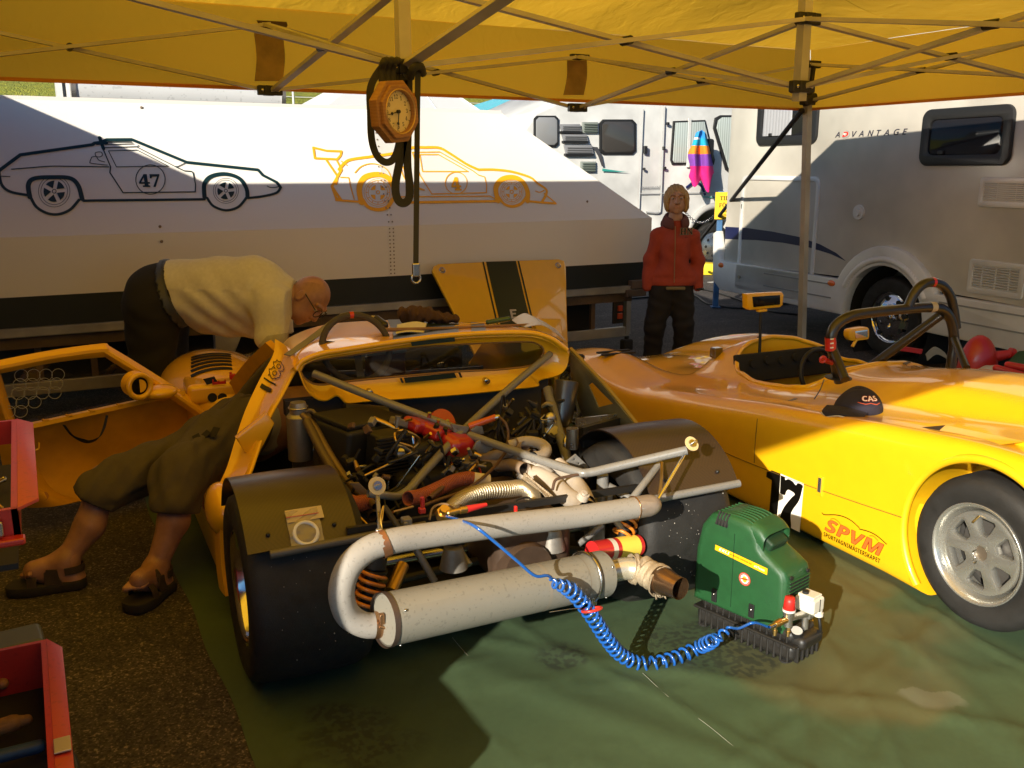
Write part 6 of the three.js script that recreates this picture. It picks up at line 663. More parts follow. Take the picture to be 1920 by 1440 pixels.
  const mc = d(262, 724, 0.12), mm = d(300, 735, 0.08); P('mirror', [at(tor(0.052, 0.013, 0, 0, 0, 0, 0, 0, 6.283, 32), ...mc, 0, 0.15, 0).translate(0, 0, 0), nets((x, y, z) => Math.max(ell(x, y, z, mm, [0.08, 0.035, 0.07]), -1), [mm[0] - 0.1, mm[1] - 0.06, mm[2] - 0.1], [mm[0] + 0.1, mm[1] + 0.06, mm[2] + 0.1], 0.012), at(cyl(0.06, 0.03, 0.07, 0, -0.035, 0, 0, 0, 0, 28), ...mc, -Math.PI / 2, 0, 0).translate(0, 0, -0.07)], M.yellow); P('mirror_glass', at(new THREE.CircleGeometry(0.05, 28), ...mc, 0, 0.15, 0), std(0.12, 0.12, 0.12, 0.08, { metalness: 1 }));
}
// ================================================================ the open yellow sports racer with number 17
const SPY = (() => { const y = 25 * R, [x, z] = camXZ(1.645 + 0.8 * Math.cos(y), 2.917 + 0.8 * Math.sin(y)); return { x, z, turn: y - YAW }; })(), Q = sight(SPY);
const spy = thing('sports_racer', 'open yellow sports racer number 17 with a black roll hoop', 'racing car', [SPY.x, 0, SPY.z], SPY.turn);
{ const XC = 0.03, FX = -0.845, F = (px, py) => Q(px, py, 'x', XC + FX);
  // half cross-sections, bottom centre round the flank to the deck centre: [z, crest y, shelf y, ridge y, mid y, centre y]
  const sec = [[-3.75, 0.17, 0.19, 0.2, 0.21, 0.21, 0.62, 0.12], [-3.5, 0.33, 0.35, 0.28, 0.27, 0.27, 0.78, 0.1], [-3.15, 0.43, 0.445, 0.33, 0.32, 0.33, 0.845, 0.03], [-2.85, 0.44, 0.478, 0.34, 0.31, 0.33, 0.845, 0.03], [-2.52, 0.395, 0.44, 0.345, 0.36, 0.43, 0.845, 0.03], [-2.25, 0.395, 0.42, 0.42, 0.555, 0.615, 0.845, 0.03], [-2.0, 0.43, 0.435, 0.47, 0.575, 0.62, 0.845, 0.03], [-1.6, 0.485, 0.48, 0.5, 0.585, 0.62, 0.845, 0.03], [-1.25, 0.535, 0.525, 0.53, 0.605, 0.63, 0.845, 0.03], [-0.9, 0.575, 0.56, 0.57, 0.655, 0.69, 0.845, 0.03], [-0.5, 0.62, 0.6, 0.6, 0.685, 0.72, 0.845, 0.03], [-0.1, 0.65, 0.64, 0.63, 0.68, 0.7, 0.845, 0.03], [0.35, 0.62, 0.63, 0.62, 0.63, 0.64, 0.84, 0.13], [0.75, 0.5, 0.53, 0.55, 0.55, 0.55, 0.8, 0.25]];
  const half = (s) => { const [z, c, sh, rg, md, ct, w, b] = s, k = w / 0.845, m = Math.min(1, (c - b) / 0.25); return [[0, b], [0.4 * k, b], [0.74 * k, b], [0.82 * k, b + 0.012], [0.845 * k, b + 0.06 * m], [0.845 * k, b + (c - b) * 0.45], [0.845 * k, c - 0.1 * m], [0.83 * k, c - 0.035 * m], [0.785 * k, c - 0.004], [0.72 * k, c + (sh - c) * 0.4], [0.6 * k, sh], [0.45 * k, (sh + rg) / 2 + 0.008], [0.38 * k, rg + (md - rg) * 0.35], [0.27 * k, md], [0.13 * k, md + (ct - md) * 0.75], [0, ct]].map((p) => [p[0], p[1], z]); };
  const NU = 57, NZ = 100, grid = []; { const rows = sec.map((s) => spline(half(s), NU)); for (let i = 0; i < NU; i++) grid.push(spline(rows.map((r) => r[i]), NZ)); }
  const pos = [], idx = [], ring = 2 * NU - 2; for (let j = 0; j < NZ; j++) { for (let i = 0; i < NU; i++) { const p = grid[i][j]; pos.push(XC - p[0], p[1], p[2]); } for (let i = NU - 2; i > 0; i--) { const p = grid[i][j]; pos.push(XC + p[0], p[1], p[2]); } }
  for (let j = 0; j < NZ - 1; j++) for (let i = 0; i < ring; i++) { const a = j * ring + i, b = j * ring + (i + 1) % ring; idx.push(a, a + ring, b, b, a + ring, b + ring); }
  for (const [j, f] of [[0, 1], [NZ - 1, 0]]) { const c = pos.length / 3; let y = 0; for (let i = 0; i < ring; i++) y += pos[(j * ring + i) * 3 + 1] / ring; pos.push(XC, y, grid[0][j][2]); for (let i = 0; i < ring; i++) { const a = j * ring + i, b = j * ring + (i + 1) % ring; f ? idx.push(c, a, b) : idx.push(c, b, a); } }
  let bg = new THREE.BufferGeometry(); bg.setAttribute('position', new THREE.Float32BufferAttribute(pos, 3)); bg.setIndex(idx); bg.computeVertexNormals(); bg.setAttribute('uv', new THREE.Float32BufferAttribute(new Float32Array(pos.length / 3 * 2), 2));
  const ev = new Evaluator(); ev.useGroups = false; let A = new Brush(bg); A.updateMatrixWorld();
  const cut = (g) => { const b = new Brush(g); b.updateMatrixWorld(); A = ev.evaluate(A, b, SUBTRACTION); };
  const WR = [XC + FX, 0.277, -0.07], WF = [XC + FX, 0.2, -2.98];
  for (const [r, w] of [[0.325, WR], [0.238, WF]]) for (const s of [-1, 1]) cut(new THREE.CylinderGeometry(r, r, w === WF ? 0.5 : 0.62, 64).rotateZ(Math.PI / 2).translate(XC + s * 0.86, w[1] + 0.005, w[2]));
  { const hole = spline([[0, -2.16], [0.22, -2.12], [0.37, -1.98], [0.425, -1.75], [0.42, -1.5], [0.36, -1.385], [0.2, -1.37], [0, -1.37]], 24), o = [...hole, ...hole.slice(1, -1).reverse().map((p) => [-p[0], p[1]])]; const g = new THREE.ExtrudeGeometry(new THREE.Shape(o.map((p) => new THREE.Vector2(XC + p[0], -p[1]))), { depth: 0.6, bevelEnabled: false }); g.rotateX(-Math.PI / 2); g.translate(0, 0.2, 0); cut(g); }
  const body = add('body', toCreasedNormals(A.geometry, 0.6), M.yellow, spy);
  const rim = spline([[0, -2.16], [0.22, -2.12], [0.37, -1.98], [0.425, -1.75], [0.42, -1.5], [0.36, -1.385], [0.2, -1.37], [0, -1.37]], 30), deck = (x, z) => { let best = 0.6, d = 9; for (let j = 0; j < NZ; j++) { const dz = Math.abs(grid[0][j][2] - z); if (dz < d) { d = dz; let e = 9; for (let i = NU >> 1; i < NU; i++) { const k = Math.abs(grid[i][j][0] - Math.abs(x)); if (k < e) { e = k; best = grid[i][j][1]; } } } } return best; };
  const loop = [...rim, ...rim.slice(1, -1).reverse().map((p) => [-p[0], p[1]])]; add('cockpit_rim', tube(loop.map(([x, z]) => [XC + x, deck(x, z) + 0.002, z]), 0.013, 140, 10, true), M.yellow, spy);
  add('cockpit_tub', [box(0.86, 0.02, 0.84, XC, 0.215, -1.77), ], M.matte, spy); add('seat', [rbox(0.42, 0.4, 0.1, 0.04, XC + 0.08, 0.4, -1.46, -0.35), rbox(0.4, 0.08, 0.4, 0.03, XC + 0.08, 0.25, -1.65)], M.black, spy); add('dash_panel', [rbox(0.7, 0.16, 0.04, 0.01, XC, 0.5, -2.02, -0.2)], M.matte, spy); for (let i = 0; i < 6; i++) add('gauge', cyl(0.024, 0.024, 0.02, XC - 0.25 + i * 0.1, 0.53 + 0.01 * (i % 2), -1.995, Math.PI / 2 - 0.2, 0, 0, 16), M.matte, spy); add('steering_wheel', tor(0.13, 0.013, XC + 0.1, 0.47, -1.86, -0.25), M.black, spy);
  // soft rolled lips round the left wheel arches
  for (const [w, r, a0, a1] of [[WR, 0.327, -0.42, 3.9], [WF, 0.24, -0.3, 3.4]]) { const p = []; for (let i = 0; i <= 40; i++) { const a = a0 + (a1 - a0) * i / 40; p.push([w[0] + 0.016, w[1] + 0.005 + r * Math.sin(a), w[2] + r * Math.cos(a)]); } add('arch_lip', tube(p.filter((q) => q[1] > 0.05), 0.017, 80, 12), M.yellow, spy); add('arch_liner', at(new THREE.CylinderGeometry(r + 0.002, r + 0.002, w === WF ? 0.16 : 0.4, 40, 1, true), w[0] + (w === WF ? 0.13 : 0.32), w[1] + 0.005, w[2], 0, 0, Math.PI / 2), std(0.02, 0.018, 0.015, 0.8, { side: THREE.DoubleSide }), spy); }
  add('inner_panel', patch([[0.1, 0.45], [0.26, 0.5], [0.34, 0.52]].map(([y, k]) => [[WR[0] + 0.05, y, WR[2] - 0.335], [WR[0] + 0.12, y, WR[2] - 0.3], [WR[0] + 0.14, y, WR[2] - 0.27]]), 6, 12, 0.006), M.yellow, spy);
  // wheels
  const rimM = std(0.46, 0.45, 0.41, 0.34, { metalness: 0.75, roughnessMap: rept(roughT, 4) });
  for (const [w, r, wd] of [[WR, 0.277, 0.26], [WF, 0.198, 0.2], [[XC - FX, 0.277, -0.07], 0.277, 0.26], [[XC - FX, 0.2, -2.98], 0.198, 0.2]]) {
    const s = w[0] < 0 ? -1 : 1, x = w[0] - s * (wd / 2 + 0.005), ty = add('wheel', at(lathe([[0.17, -wd / 2 + 0.012], [0.19, -wd / 2], [r - 0.045, -wd / 2 - 0.008], [r - 0.018, -wd / 2 + 0.006], [r - 0.004, -wd / 2 + 0.035], [r, 0], [r - 0.004, wd / 2 - 0.035], [r - 0.018, wd / 2 - 0.006], [r - 0.045, wd / 2 + 0.008], [0.19, wd / 2], [0.17, wd / 2 - 0.012]], 64), x, w[1], w[2], 0, 0, Math.PI / 2), M.rubber, spy);
    const o = w[0] + s * 0.0, rx = s < 0 ? Math.PI / 2 : -Math.PI / 2;
    add('rim', [at(lathe([[0.138, -0.06], [0.15, -0.055], [0.16, -0.02], [0.168, -0.004], [0.177, 0.004], [0.181, 0.0], [0.178, -0.008], [0.172, -0.03], [0.165, -0.12]], 56), o, w[1], w[2], 0, 0, rx)], rimM, ty);
    const holes = []; for (let i = 0; i < 6; i++) { const a = (i + 0.45) * Math.PI / 3, h = []; for (const [rd, da] of [[0.062, -0.24], [0.062, 0.24], [0.09, 0.33], [0.126, 0.34], [0.134, 0.26], [0.134, -0.26], [0.126, -0.34], [0.09, -0.33]]) h.push([rd * Math.cos(a + da), rd * Math.sin(a + da)]); holes.push(h); }
    const face = poly(circ(0.143, 0, 0, 48), 0.022, 0.005, [...holes, circ(0.03, 0, 0, 20)]); face.rotateY(s < 0 ? -Math.PI / 2 : Math.PI / 2); face.translate(o - s * 0.05, w[1], w[2]); add('spokes', face, rimM, ty);
    add('hub', [cyl(0.044, 0.04, 0.03, o - s * 0.04, w[1], w[2], 0, 0, Math.PI / 2, 28, true), cyl(0.029, 0.029, 0.05, o - s * 0.06, w[1], w[2], 0, 0, Math.PI / 2, 20), cyl(0.036, 0.036, 0.01, o - s * 0.056, w[1], w[2], 0, 0, Math.PI / 2, 24)], std(0.25, 0.2, 0.15, 0.4, { metalness: 0.7, side: THREE.DoubleSide }), ty);
    if (w === WR) { add('lock_pin', tube([[o - 0.004, w[1] + 0.02, w[2] + 0.004], [o - 0.006, w[1] + 0.006, w[2] - 0.006], [o - 0.006, w[1] - 0.01, w[2] + 0.006], [o - 0.004, w[1] - 0.024, w[2] - 0.004], [o - 0.004, w[1] - 0.03, w[2] + 0.006], [o - 0.004, w[1] - 0.02, w[2] + 0.01]], 0.0022, 24, 6), M.steel, ty); add('valve', rod([o + 0.02, w[1] + 0.13, w[2] - 0.02], [o - 0.012, w[1] + 0.115, w[2] - 0.016], 0.004), M.brass, ty); }
    add('brake', [cyl(0.13, 0.13, 0.02, o - s * 0.11, w[1], w[2], 0, 0, Math.PI / 2, 32), rbox(0.06, 0.12, 0.07, 0.01, o - s * 0.09, w[1] + 0.05, w[2] + 0.08)], std(0.13, 0.12, 0.11, 0.5, { metalness: 0.6 }), ty);
  }
  // roll hoop, head hoop, braces
  const hz = -1.19, h = (px, py, z = hz) => Q(px, py, 'z', z), blk = phy(0.014, 0.012, 0.011, 0.35, { clearcoat: 0.5, clearcoatRoughness: 0.25 });
  const hoop = add('roll_hoop', tube([[1574, 716], [1566, 680], [1558, 640], [1566, 612], [1592, 594], [1625, 587], [1690, 580], [1745, 576], [1770, 582], [1784, 604], [1789, 640], [1785, 672], [1782, 695]].map((p) => h(...p)), 0.0245, 110, 16), blk, spy);
  add('head_hoop', tube([[1700, 582], [1714, 551], [1730, 534], [1748, 529], [1768, 536], [1782, 556], [1789, 585], [1793, 615]].map((p) => h(...p)), 0.0225, 60, 16), blk, spy); add('brace', rod(h(1765, 590), Q(1628, 690, 'y', 0.585), 0.0225), blk, spy); add('brace', rod(h(1788, 632), h(1812, 690, -1.0), 0.018), blk, spy); add('brace', rod(h(1562, 655), h(1585, 712, -1.05), 0.02), blk, spy);
  add('foot_hole', [at(cyl(0.06, 0.06, 0.004, 0, 0, 0, 0, 0, 0, 24), ...h(1572, 708), 0.05).translate(0, 0.0, 0.0)], M.black, spy);
  const lv = (a, b, r, m, n) => { const g = new THREE.CylinderGeometry(r, r, vec(a).distanceTo(vec(b)), 20, 1, true); g.applyMatrix4(basis(a, b)); add(n, g, Object.assign(m, { side: THREE.DoubleSide }), hoop); };
  lv(h(1557, 632), h(1558, 656), 0.0256, M.red.clone(), 'red_band'); lv(h(1745.5, 529.2), h(1750.5, 529.0), 0.0236, M.red.clone(), 'red_band'); lv(h(1742, 576.2), h(1752, 575.6), 0.0255, std(0.4, 0.34, 0.22, 0.5), 'sticker'); for (let i = 0; i < 3; i++) add('white_bar', rbox(0.016, 0.006, 0.004, 0.001, h(1553, 634 + i * 8)[0] - 0.003, h(1553, 634 + i * 8)[1], hz + 0.0255, 0, -0.3, 0.1), M.white, hoop);
  add('collar', [at(tor(0.013, 0.006, 0, 0, 0), ...h(1543, 674, hz + 0.03), 0.2, -0.3), rod(h(1543, 674, hz + 0.02), h(1560, 680), 0.012)], M.red, spy);
  // mirror on its stalk, small side mirror
  const mz = -2.08, mh = (px, py) => h(px, py, mz); add('mirror_stalk', rod(mh(1424, 664), mh(1427, 578), 0.0085), M.black, spy);
  const mr = add('mirror', poly([[1400, 553], [1463, 549], [1466, 553], [1464, 571], [1460, 574], [1405, 579], [1401, 576]].map((p) => mh(...p).slice(0, 2)), 0.035, 0.006).translate(0, 0, mz - 0.03), M.yellow, spy); add('mirror_glass', poly([[1408, 556], [1459, 553], [1459, 570], [1410, 575]].map((p) => mh(...p).slice(0, 2)), 0.002, 0.001).translate(0, 0, mz + 0.013), std(0.02, 0.02, 0.02, 0.15, { metalness: 0.6 }), mr); add('mirror_foot', rbox(0.06, 0.015, 0.03, 0.005, ...mh(1428, 582)), M.yellow, mr);
  const sz = -1.75, sm = (px, py) => h(px, py, sz); const m2 = add('mirror', poly(spline([[1592, 623], [1596, 619], [1620, 615], [1627, 618], [1627, 632], [1622, 635], [1598, 637], [1592, 631], [1592, 623]].map((p) => sm(...p).slice(0, 2)), 30), 0.03, 0.006).translate(0, 0, sz - 0.03), M.yellow, spy); add('mirror_glass', poly([[1601, 621], [1624, 618], [1624, 631], [1602, 634]].map((p) => sm(...p).slice(0, 2)), 0.002, 0.001).translate(0, 0, sz + 0.0075), M.chrome, m2); add('mirror_foot', rod(sm(1606, 636), sm(1598, 650), 0.009), M.yellow, m2);
  const bk = Q(1343, 661, 'z', -2.25); add('visor_block', [rbox(0.06, 0.06, 0.05, 0.008, ...bk)], phy(0.1, 0.06, 0.01, 0.2, { clearcoat: 1 }), spy);
  // louvred vents on both front wings
  for (const x of [-0.62, 0.62]) for (let i = 0; i < 2; i++) add('vent_slot', rbox(0.23, 0.012, 0.035, 0.004, XC + x, 0.474 - i * 0.003, -2.86 + i * 0.06, -0.08), M.black, spy);
  // air scoop on the left haunch
  { const a = Q(1697, 804, 'y', 0.6), b = Q(1773, 797, 'y', 0.63), c = Q(1750, 817, 'y', 0.612); const g = new THREE.BufferGeometry(), e = Q(1925, 828, 'y', 0.665), f2 = Q(1860, 836, 'y', 0.64); g.setAttribute('position', new THREE.Float32BufferAttribute([...b, ...c, ...e, ...c, ...f2, ...e, ...b, ...e, e[0], e[1] - 0.08, e[2], ...b, e[0], e[1] - 0.08, e[2], b[0], b[1] - 0.06, b[2], ...c, c[0], c[1] - 0.06, c[2], ...f2].flat(), 3)); g.computeVertexNormals(); add('air_scoop', g, M.yellow, spy); const o = new THREE.BufferGeometry(); o.setAttribute('position', new THREE.Float32BufferAttribute([...a, ...c, ...b].flat(), 3)); o.computeVertexNormals(); add('scoop_mouth', o, std(0.03, 0.016, 0.004, 0.8, { side: THREE.DoubleSide }), spy); }
  // panel gaps, catches
  const X = XC + FX - 0.002, fl = (px, py) => Q(px, py, 'x', X), gap = std(0.16, 0.08, 0.005, 0.8), ln = (pts, name = 'panel_gap') => add(name, tube(pts.map((p) => fl(...p)), 0.0017, 30, 6), gap, spy);
  ln([[1345, 842], [1400, 866], [1500, 905], [1600, 940], [1690, 970]]); ln([[1414, 868], [1416, 830], [1420, 785]]);
  for (const [a, b, hh] of [[1538, 911, 0.075]]) { const p = fl(a, b); const l = add('catch', rbox(0.006, hh + 0.012, 0.032, 0.003, p[0] - 0.001, p[1], p[2]), M.yellow, spy); add('catch_lever', rbox(0.006, hh - 0.012, 0.018, 0.002, p[0] - 0.004, p[1] + 0.004, p[2]), M.alu, l); }
  for (const [a, b, y] of [[1486, 752, 0.515], [1700, 682, 0.62]]) { const p = Q(a, b, 'y', y); add('catch', rbox(0.07, 0.008, 0.018, 0.003, p[0], p[1] + 0.004, p[2], 0, 0.4, 0), std(0.1, 0.07, 0.02, 0.4), spy); }
  { const p = [[1545, 712], [1538, 730], [1527, 748]].map((q) => Q(q[0], q[1], 'y', 0.58)); add('lanyard', tube(p, 0.0025, 16, 6), M.black, spy); }
  // printing on the flank
  const print = (name, x0, y0, x1, y1, draw) => { const c = [fl(x0, y0), fl(x1, y0), fl(x0, y1), fl(x1, y1)], z0 = Math.min(...c.map((p) => p[2])), z1 = Math.max(...c.map((p) => p[2])), b0 = Math.max(0.045, Math.min(...c.map((p) => p[1]))), b1 = Math.max(...c.map((p) => p[1])), w = 1024, hh = Math.round(w * (b1 - b0) / (z1 - z0)); const at2 = (px, py) => { const p = fl(px, py); return [(p[2] - z0) / (z1 - z0) * w, (b1 - p[1]) / (b1 - b0) * hh]; };
    const map = canvas(w, hh, (g) => draw(g, at2, w, hh)); const g = new THREE.BufferGeometry(); g.setAttribute('position', new THREE.Float32BufferAttribute([X - 0.001, b0, z0, X - 0.001, b0, z1, X - 0.001, b1, z1, X - 0.001, b1, z0], 3)); g.setAttribute('uv', new THREE.Float32BufferAttribute([0, 0, 1, 0, 1, 1, 0, 1], 2)); g.setIndex([0, 1, 2, 0, 2, 3]); g.computeVertexNormals(); add(name, keep(g), new THREE.MeshStandardMaterial({ map, transparent: true, roughness: 0.35, side: THREE.DoubleSide }), spy); };
  const z8 = (a) => a.map(([x, y]) => [1400 + x / 6, 860 + y / 6]);
  print('race_number', 1432, 878, 1512, 1012, (g, P) => { const f = (pts, c) => { g.fillStyle = c; g.beginPath(); z8(pts).forEach((p, i) => { const q = P(...p); i ? g.lineTo(...q) : g.moveTo(...q); }); g.closePath(); g.fill(); };
    f([[383, 168], [645, 280], [592, 905], [470, 858], [372, 725], [345, 640], [360, 480]], '#f2efe6'); f([[228, 150], [285, 130], [383, 170], [366, 430], [340, 650], [333, 682], [252, 630], [284, 262], [284, 242], [222, 205]], '#0c0a08'); f(spline([[385, 192], [430, 205], [437, 240], [470, 230], [520, 256], [555, 298], [578, 275], [632, 300], [625, 352], [592, 470], [522, 572], [495, 642], [502, 760], [485, 822], [450, 835], [402, 792], [376, 720], [387, 620], [432, 530], [505, 440], [542, 396], [475, 350], [447, 372], [430, 410], [376, 386]], 100), '#0c0a08'); });
  print('sponsor_logo', 1538, 958, 1664, 1046, (g, P, w, hh) => { const L = (pts, lw) => { g.lineWidth = lw; g.strokeStyle = '#241004'; g.lineCap = 'round'; g.beginPath(); spline(z8(pts), 40).forEach((p, i) => { const q = P(...p); i ? g.lineTo(...q) : g.moveTo(...q); }); g.stroke(); }; L([[850, 608], [880, 630], [1000, 632], [1100, 655], [1190, 705], [1268, 776]], 11); L([[1268, 790], [1380, 822], [1470, 870], [1575, 960]], 11); L([[945, 680], [985, 676], [1030, 705], [1055, 738]], 6); L([[1385, 868], [1425, 870], [1455, 895], [1480, 922]], 6);
    const a = P(1545, 992), b = P(1652, 1036), k = (b[0] - a[0]); g.fillStyle = '#e8682a'; g.strokeStyle = '#3a1404'; g.lineWidth = 9; g.lineJoin = 'round'; g.textBaseline = 'alphabetic'; const s = P(1550, 978), e = P(1550, 1000); const fs = Math.abs(e[1] - s[1]) * 1.5; g.font = `bold italic ${fs}px sans-serif`; const ba = a[1] + fs * 0.02, tw = g.measureText('SPVM').width; g.save(); g.translate(a[0], ba); g.scale(k / tw, 1); g.strokeText('SPVM', 0, 0); g.fillText('SPVM', 0, 0); g.restore(); g.fillStyle = '#241004'; g.font = `bold ${fs * 0.34}px sans-serif`; const t2 = 'SPORTVAGNSMÄSTERSKAPET', w2 = g.measureText(t2).width; g.save(); g.translate(a[0], ba + fs * 0.38); g.scale(k / w2, 1); g.fillText(t2, 0, 0); g.restore(); });
  // baseball cap left on the haunch
  const c0 = Q(1604, 772, 'y', 0.565), cw = new THREE.Matrix4().makeRotationY(SPY.turn).setPosition(SPY.x, 0, SPY.z), cpos = vec(c0).applyMatrix4(cw), cap_ = thing('baseball_cap', 'dark navy baseball cap lying on the yellow sports racer behind the roll hoop', 'cap', [cpos.x, cpos.y + 0.004, cpos.z], SPY.turn + 0.25); cap_.scale.setScalar(1.32);
  const navy = std(0.016, 0.014, 0.028, 0.85, { bumpMap: rept(clothBump, 10), bumpScale: 0.0008 }); add('crown', nets((x, y, z) => { const d = ell(x, y - 0.0, z, [0.015, 0, 0], [0.085, 0.072 + 0.006 * Math.sin(x * 40), 0.074]); return Math.max(d, -(y + 0.001)) + 0.0015 * Math.sin(Math.atan2(z, x) * 3) ; }, [-0.1, -0.01, -0.1], [0.12, 0.11, 0.1], 0.0055), navy, cap_);
  add('brim', patch([[[-0.06, 0.012, -0.066], [-0.075, 0.022, 0], [-0.05, 0.012, 0.07]], [[-0.11, 0.004, -0.05], [-0.118, 0.02, 0.012], [-0.088, 0.006, 0.075]], [[-0.135, -0.002, -0.02], [-0.14, 0.014, 0.03], [-0.11, 0.0, 0.078]]], 16, 12, 0.005), navy, cap_); add('button', ball(0.006, 0.015, 0.073, 0, 1, 0.6, 1, 10), navy, cap_); add('brim_piping', tube([[-0.112, 0.003, -0.055], [-0.136, 0.0, -0.02], [-0.142, 0.013, 0.03], [-0.114, 0.0, 0.078], [-0.085, 0.003, 0.079]], 0.0022, 30, 6), std(0.6, 0.56, 0.5), cap_);
  { const g = new THREE.SphereGeometry(1, 20, 14, Math.PI * 0.12, Math.PI * 0.5, Math.PI * 0.2, Math.PI * 0.2); g.scale(0.0868, 0.0755, 0.0758); g.translate(0.015, 0.001, 0); add('emblem', keep(g), new THREE.MeshStandardMaterial({ transparent: true, roughness: 0.8, map: canvas(256, 160, (q) => { q.font = 'bold 84px sans-serif'; q.textAlign = 'center'; q.lineWidth = 8; q.strokeStyle = '#b8492e'; q.fillStyle = '#f0e8e0'; q.translate(128, 60); q.rotate(0.1); q.strokeText('CAS', 0, 20); q.fillText('CAS', 0, 20); q.strokeStyle = '#b04a30'; q.lineWidth = 10; q.beginPath(); q.moveTo(-100, 40); q.lineTo(-40, 56); q.lineTo(0, 44); q.lineTo(50, 62); q.lineTo(90, 50); q.stroke(); q.fillStyle = '#f0e8e0'; q.font = 'bold 26px sans-serif'; }) }), cap_); }
}
// ================================================================ people
const camFrame = (x, f) => { const [a, b] = camXZ(x, f); return { x: a, z: b, turn: -YAW }; };
const bones = (L, k) => (x, y, z) => { let d = 9; for (const [a, b, ra, rb] of L) d = smin(d, cap(x, y, z, a, b, ra, rb ?? ra), k); return d; };
const span = (L, m = 0.08) => { const lo = [9, 9, 9], hi = [-9, -9, -9]; for (const [a, b, ra, rb] of L) for (const p of [a, b]) for (let i = 0; i < 3; i++) { const r = Math.max(ra, rb ?? ra) + m; lo[i] = Math.min(lo[i], p[i] - r); hi[i] = Math.max(hi[i], p[i] + r); } return [lo, hi]; };
const foldF = (s, a, fx, fy, fz) => (x, y, z) => a * (Math.sin(x * fx + 2.2 * Math.sin(y * fy * 0.5 + s)) * Math.sin(y * fy + z * fz + s + 1.5 * Math.sin(x * 9)));
function limbs(L, k, cell, extra) { const f0 = bones(L, k), f = extra ? (x, y, z) => extra(f0(x, y, z), x, y, z) : f0; return nets(f, ...span(L), cell); }
const onto = (g, m) => { (Array.isArray(g) ? g : [g]).forEach((q) => q.applyMatrix4(m)); return g; };
const turnTo = (p, rx, ry, rz) => new THREE.Matrix4().makeRotationFromEuler(new THREE.Euler(rx, ry, rz, 'YXZ')).setPosition(...p);
// a hand: palm, four bent fingers, thumb; wrist at the origin, fingers towards -y, palm facing +z
function handGeo(curl = 0.5, s = 1, side = 1) { const L = [[[0, 0.02, 0], [0, -0.03, 0], 0.022, 0.026], [[-0.018, -0.03, 0], [-0.022, -0.075, 0.002], 0.015, 0.013], [[0.018, -0.03, 0], [0.02, -0.072, 0.002], 0.015, 0.013], [[0, -0.03, 0], [0, -0.078, 0.002], 0.016, 0.014]]; const F = [[-0.027, 0.036, 0.024], [-0.009, 0.042, 0.028], [0.009, 0.039, 0.027], [0.026, 0.03, 0.022]];
  for (const [x, a, b] of F) { let p = [x, -0.08, 0.002], t = curl * 0.6; for (const l of [a, b, b * 0.7]) { const q = [p[0] + x * 0.05, p[1] - l * Math.cos(t), p[2] + l * Math.sin(t)]; L.push([p, q, 0.0088, 0.0078]); p = q; t += curl; } }
  let p = [side * 0.026, -0.02, 0.008]; for (const [l, a] of [[0.04, 0.7], [0.03, 0.4], [0.022, 0.3]]) { const q = [p[0] + side * l * Math.sin(a), p[1] - l * Math.cos(a), p[2] + l * 0.35]; L.push([p, q, 0.0115, 0.0095]); p = q; } return limbs(L, 0.008, 0.004).scale(s, s, s); }
// a head around the origin: chin down -y, face towards +z
function headGeo(s = 1, o = {}) { const f = (x, y, z) => { let d = ell(x, y, z, [0, 0.025, -0.012], [0.074, 0.098, 0.094]); d = smin(d, ell(x, y, z, [0, -0.05, 0.02], [0.052, 0.062, 0.06]), 0.05); d = smin(d, cap(x, y, z, [-0.028, -0.055, 0.035], [0.028, -0.055, 0.035], 0.03), 0.04); d = smin(d, cap(x, y, z, [0, 0.022, 0.083], [0, -0.018, 0.098], 0.009, 0.014), 0.014); d = smin(d, cap(x, y, z, [-0.014, -0.02, 0.088], [0.014, -0.02, 0.088], 0.008), 0.01); d = smin(d, cap(x, y, z, [-0.018, -0.047, 0.078], [0.018, -0.047, 0.078], 0.008), 0.008); d = smin(d, cap(x, y, z, [-0.016, -0.058, 0.076], [0.016, -0.058, 0.076], 0.008), 0.008); d = smin(d, ell(x, y, z, [0, -0.092, 0.062], [0.022, 0.018, 0.018]), 0.02); for (const e of [-1, 1]) { d = smax(d, -ell(x, y, z, [e * 0.032, 0.02, 0.09], [0.019, 0.012, 0.014]), 0.012); d = smin(d, ell(x, y, z, [e * 0.032, 0.018, 0.07], [0.013, 0.012, 0.012]), 0.004); d = smin(d, cap(x, y, z, [e * 0.016, 0.042, 0.082], [e * 0.05, 0.044, 0.068], 0.009, 0.007), 0.014); d = smin(d, ell(x, y, z, [e * 0.077, 0.0, -0.012], [0.009, 0.031, 0.019]), 0.008); d = smax(d, -ell(x, y, z, [e * 0.088, 0.002, -0.01], [0.006, 0.02, 0.01]), 0.006); }
    return smin(d, cap(x, y, z, [0, -0.06, -0.03], [0, -0.16, -0.045], o.neck ?? 0.048, o.neck2 ?? 0.055), 0.03); }; return nets(f, [-0.11, -0.19, -0.14], [0.11, 0.14, 0.13], 0.0055).scale(s, s, s); }
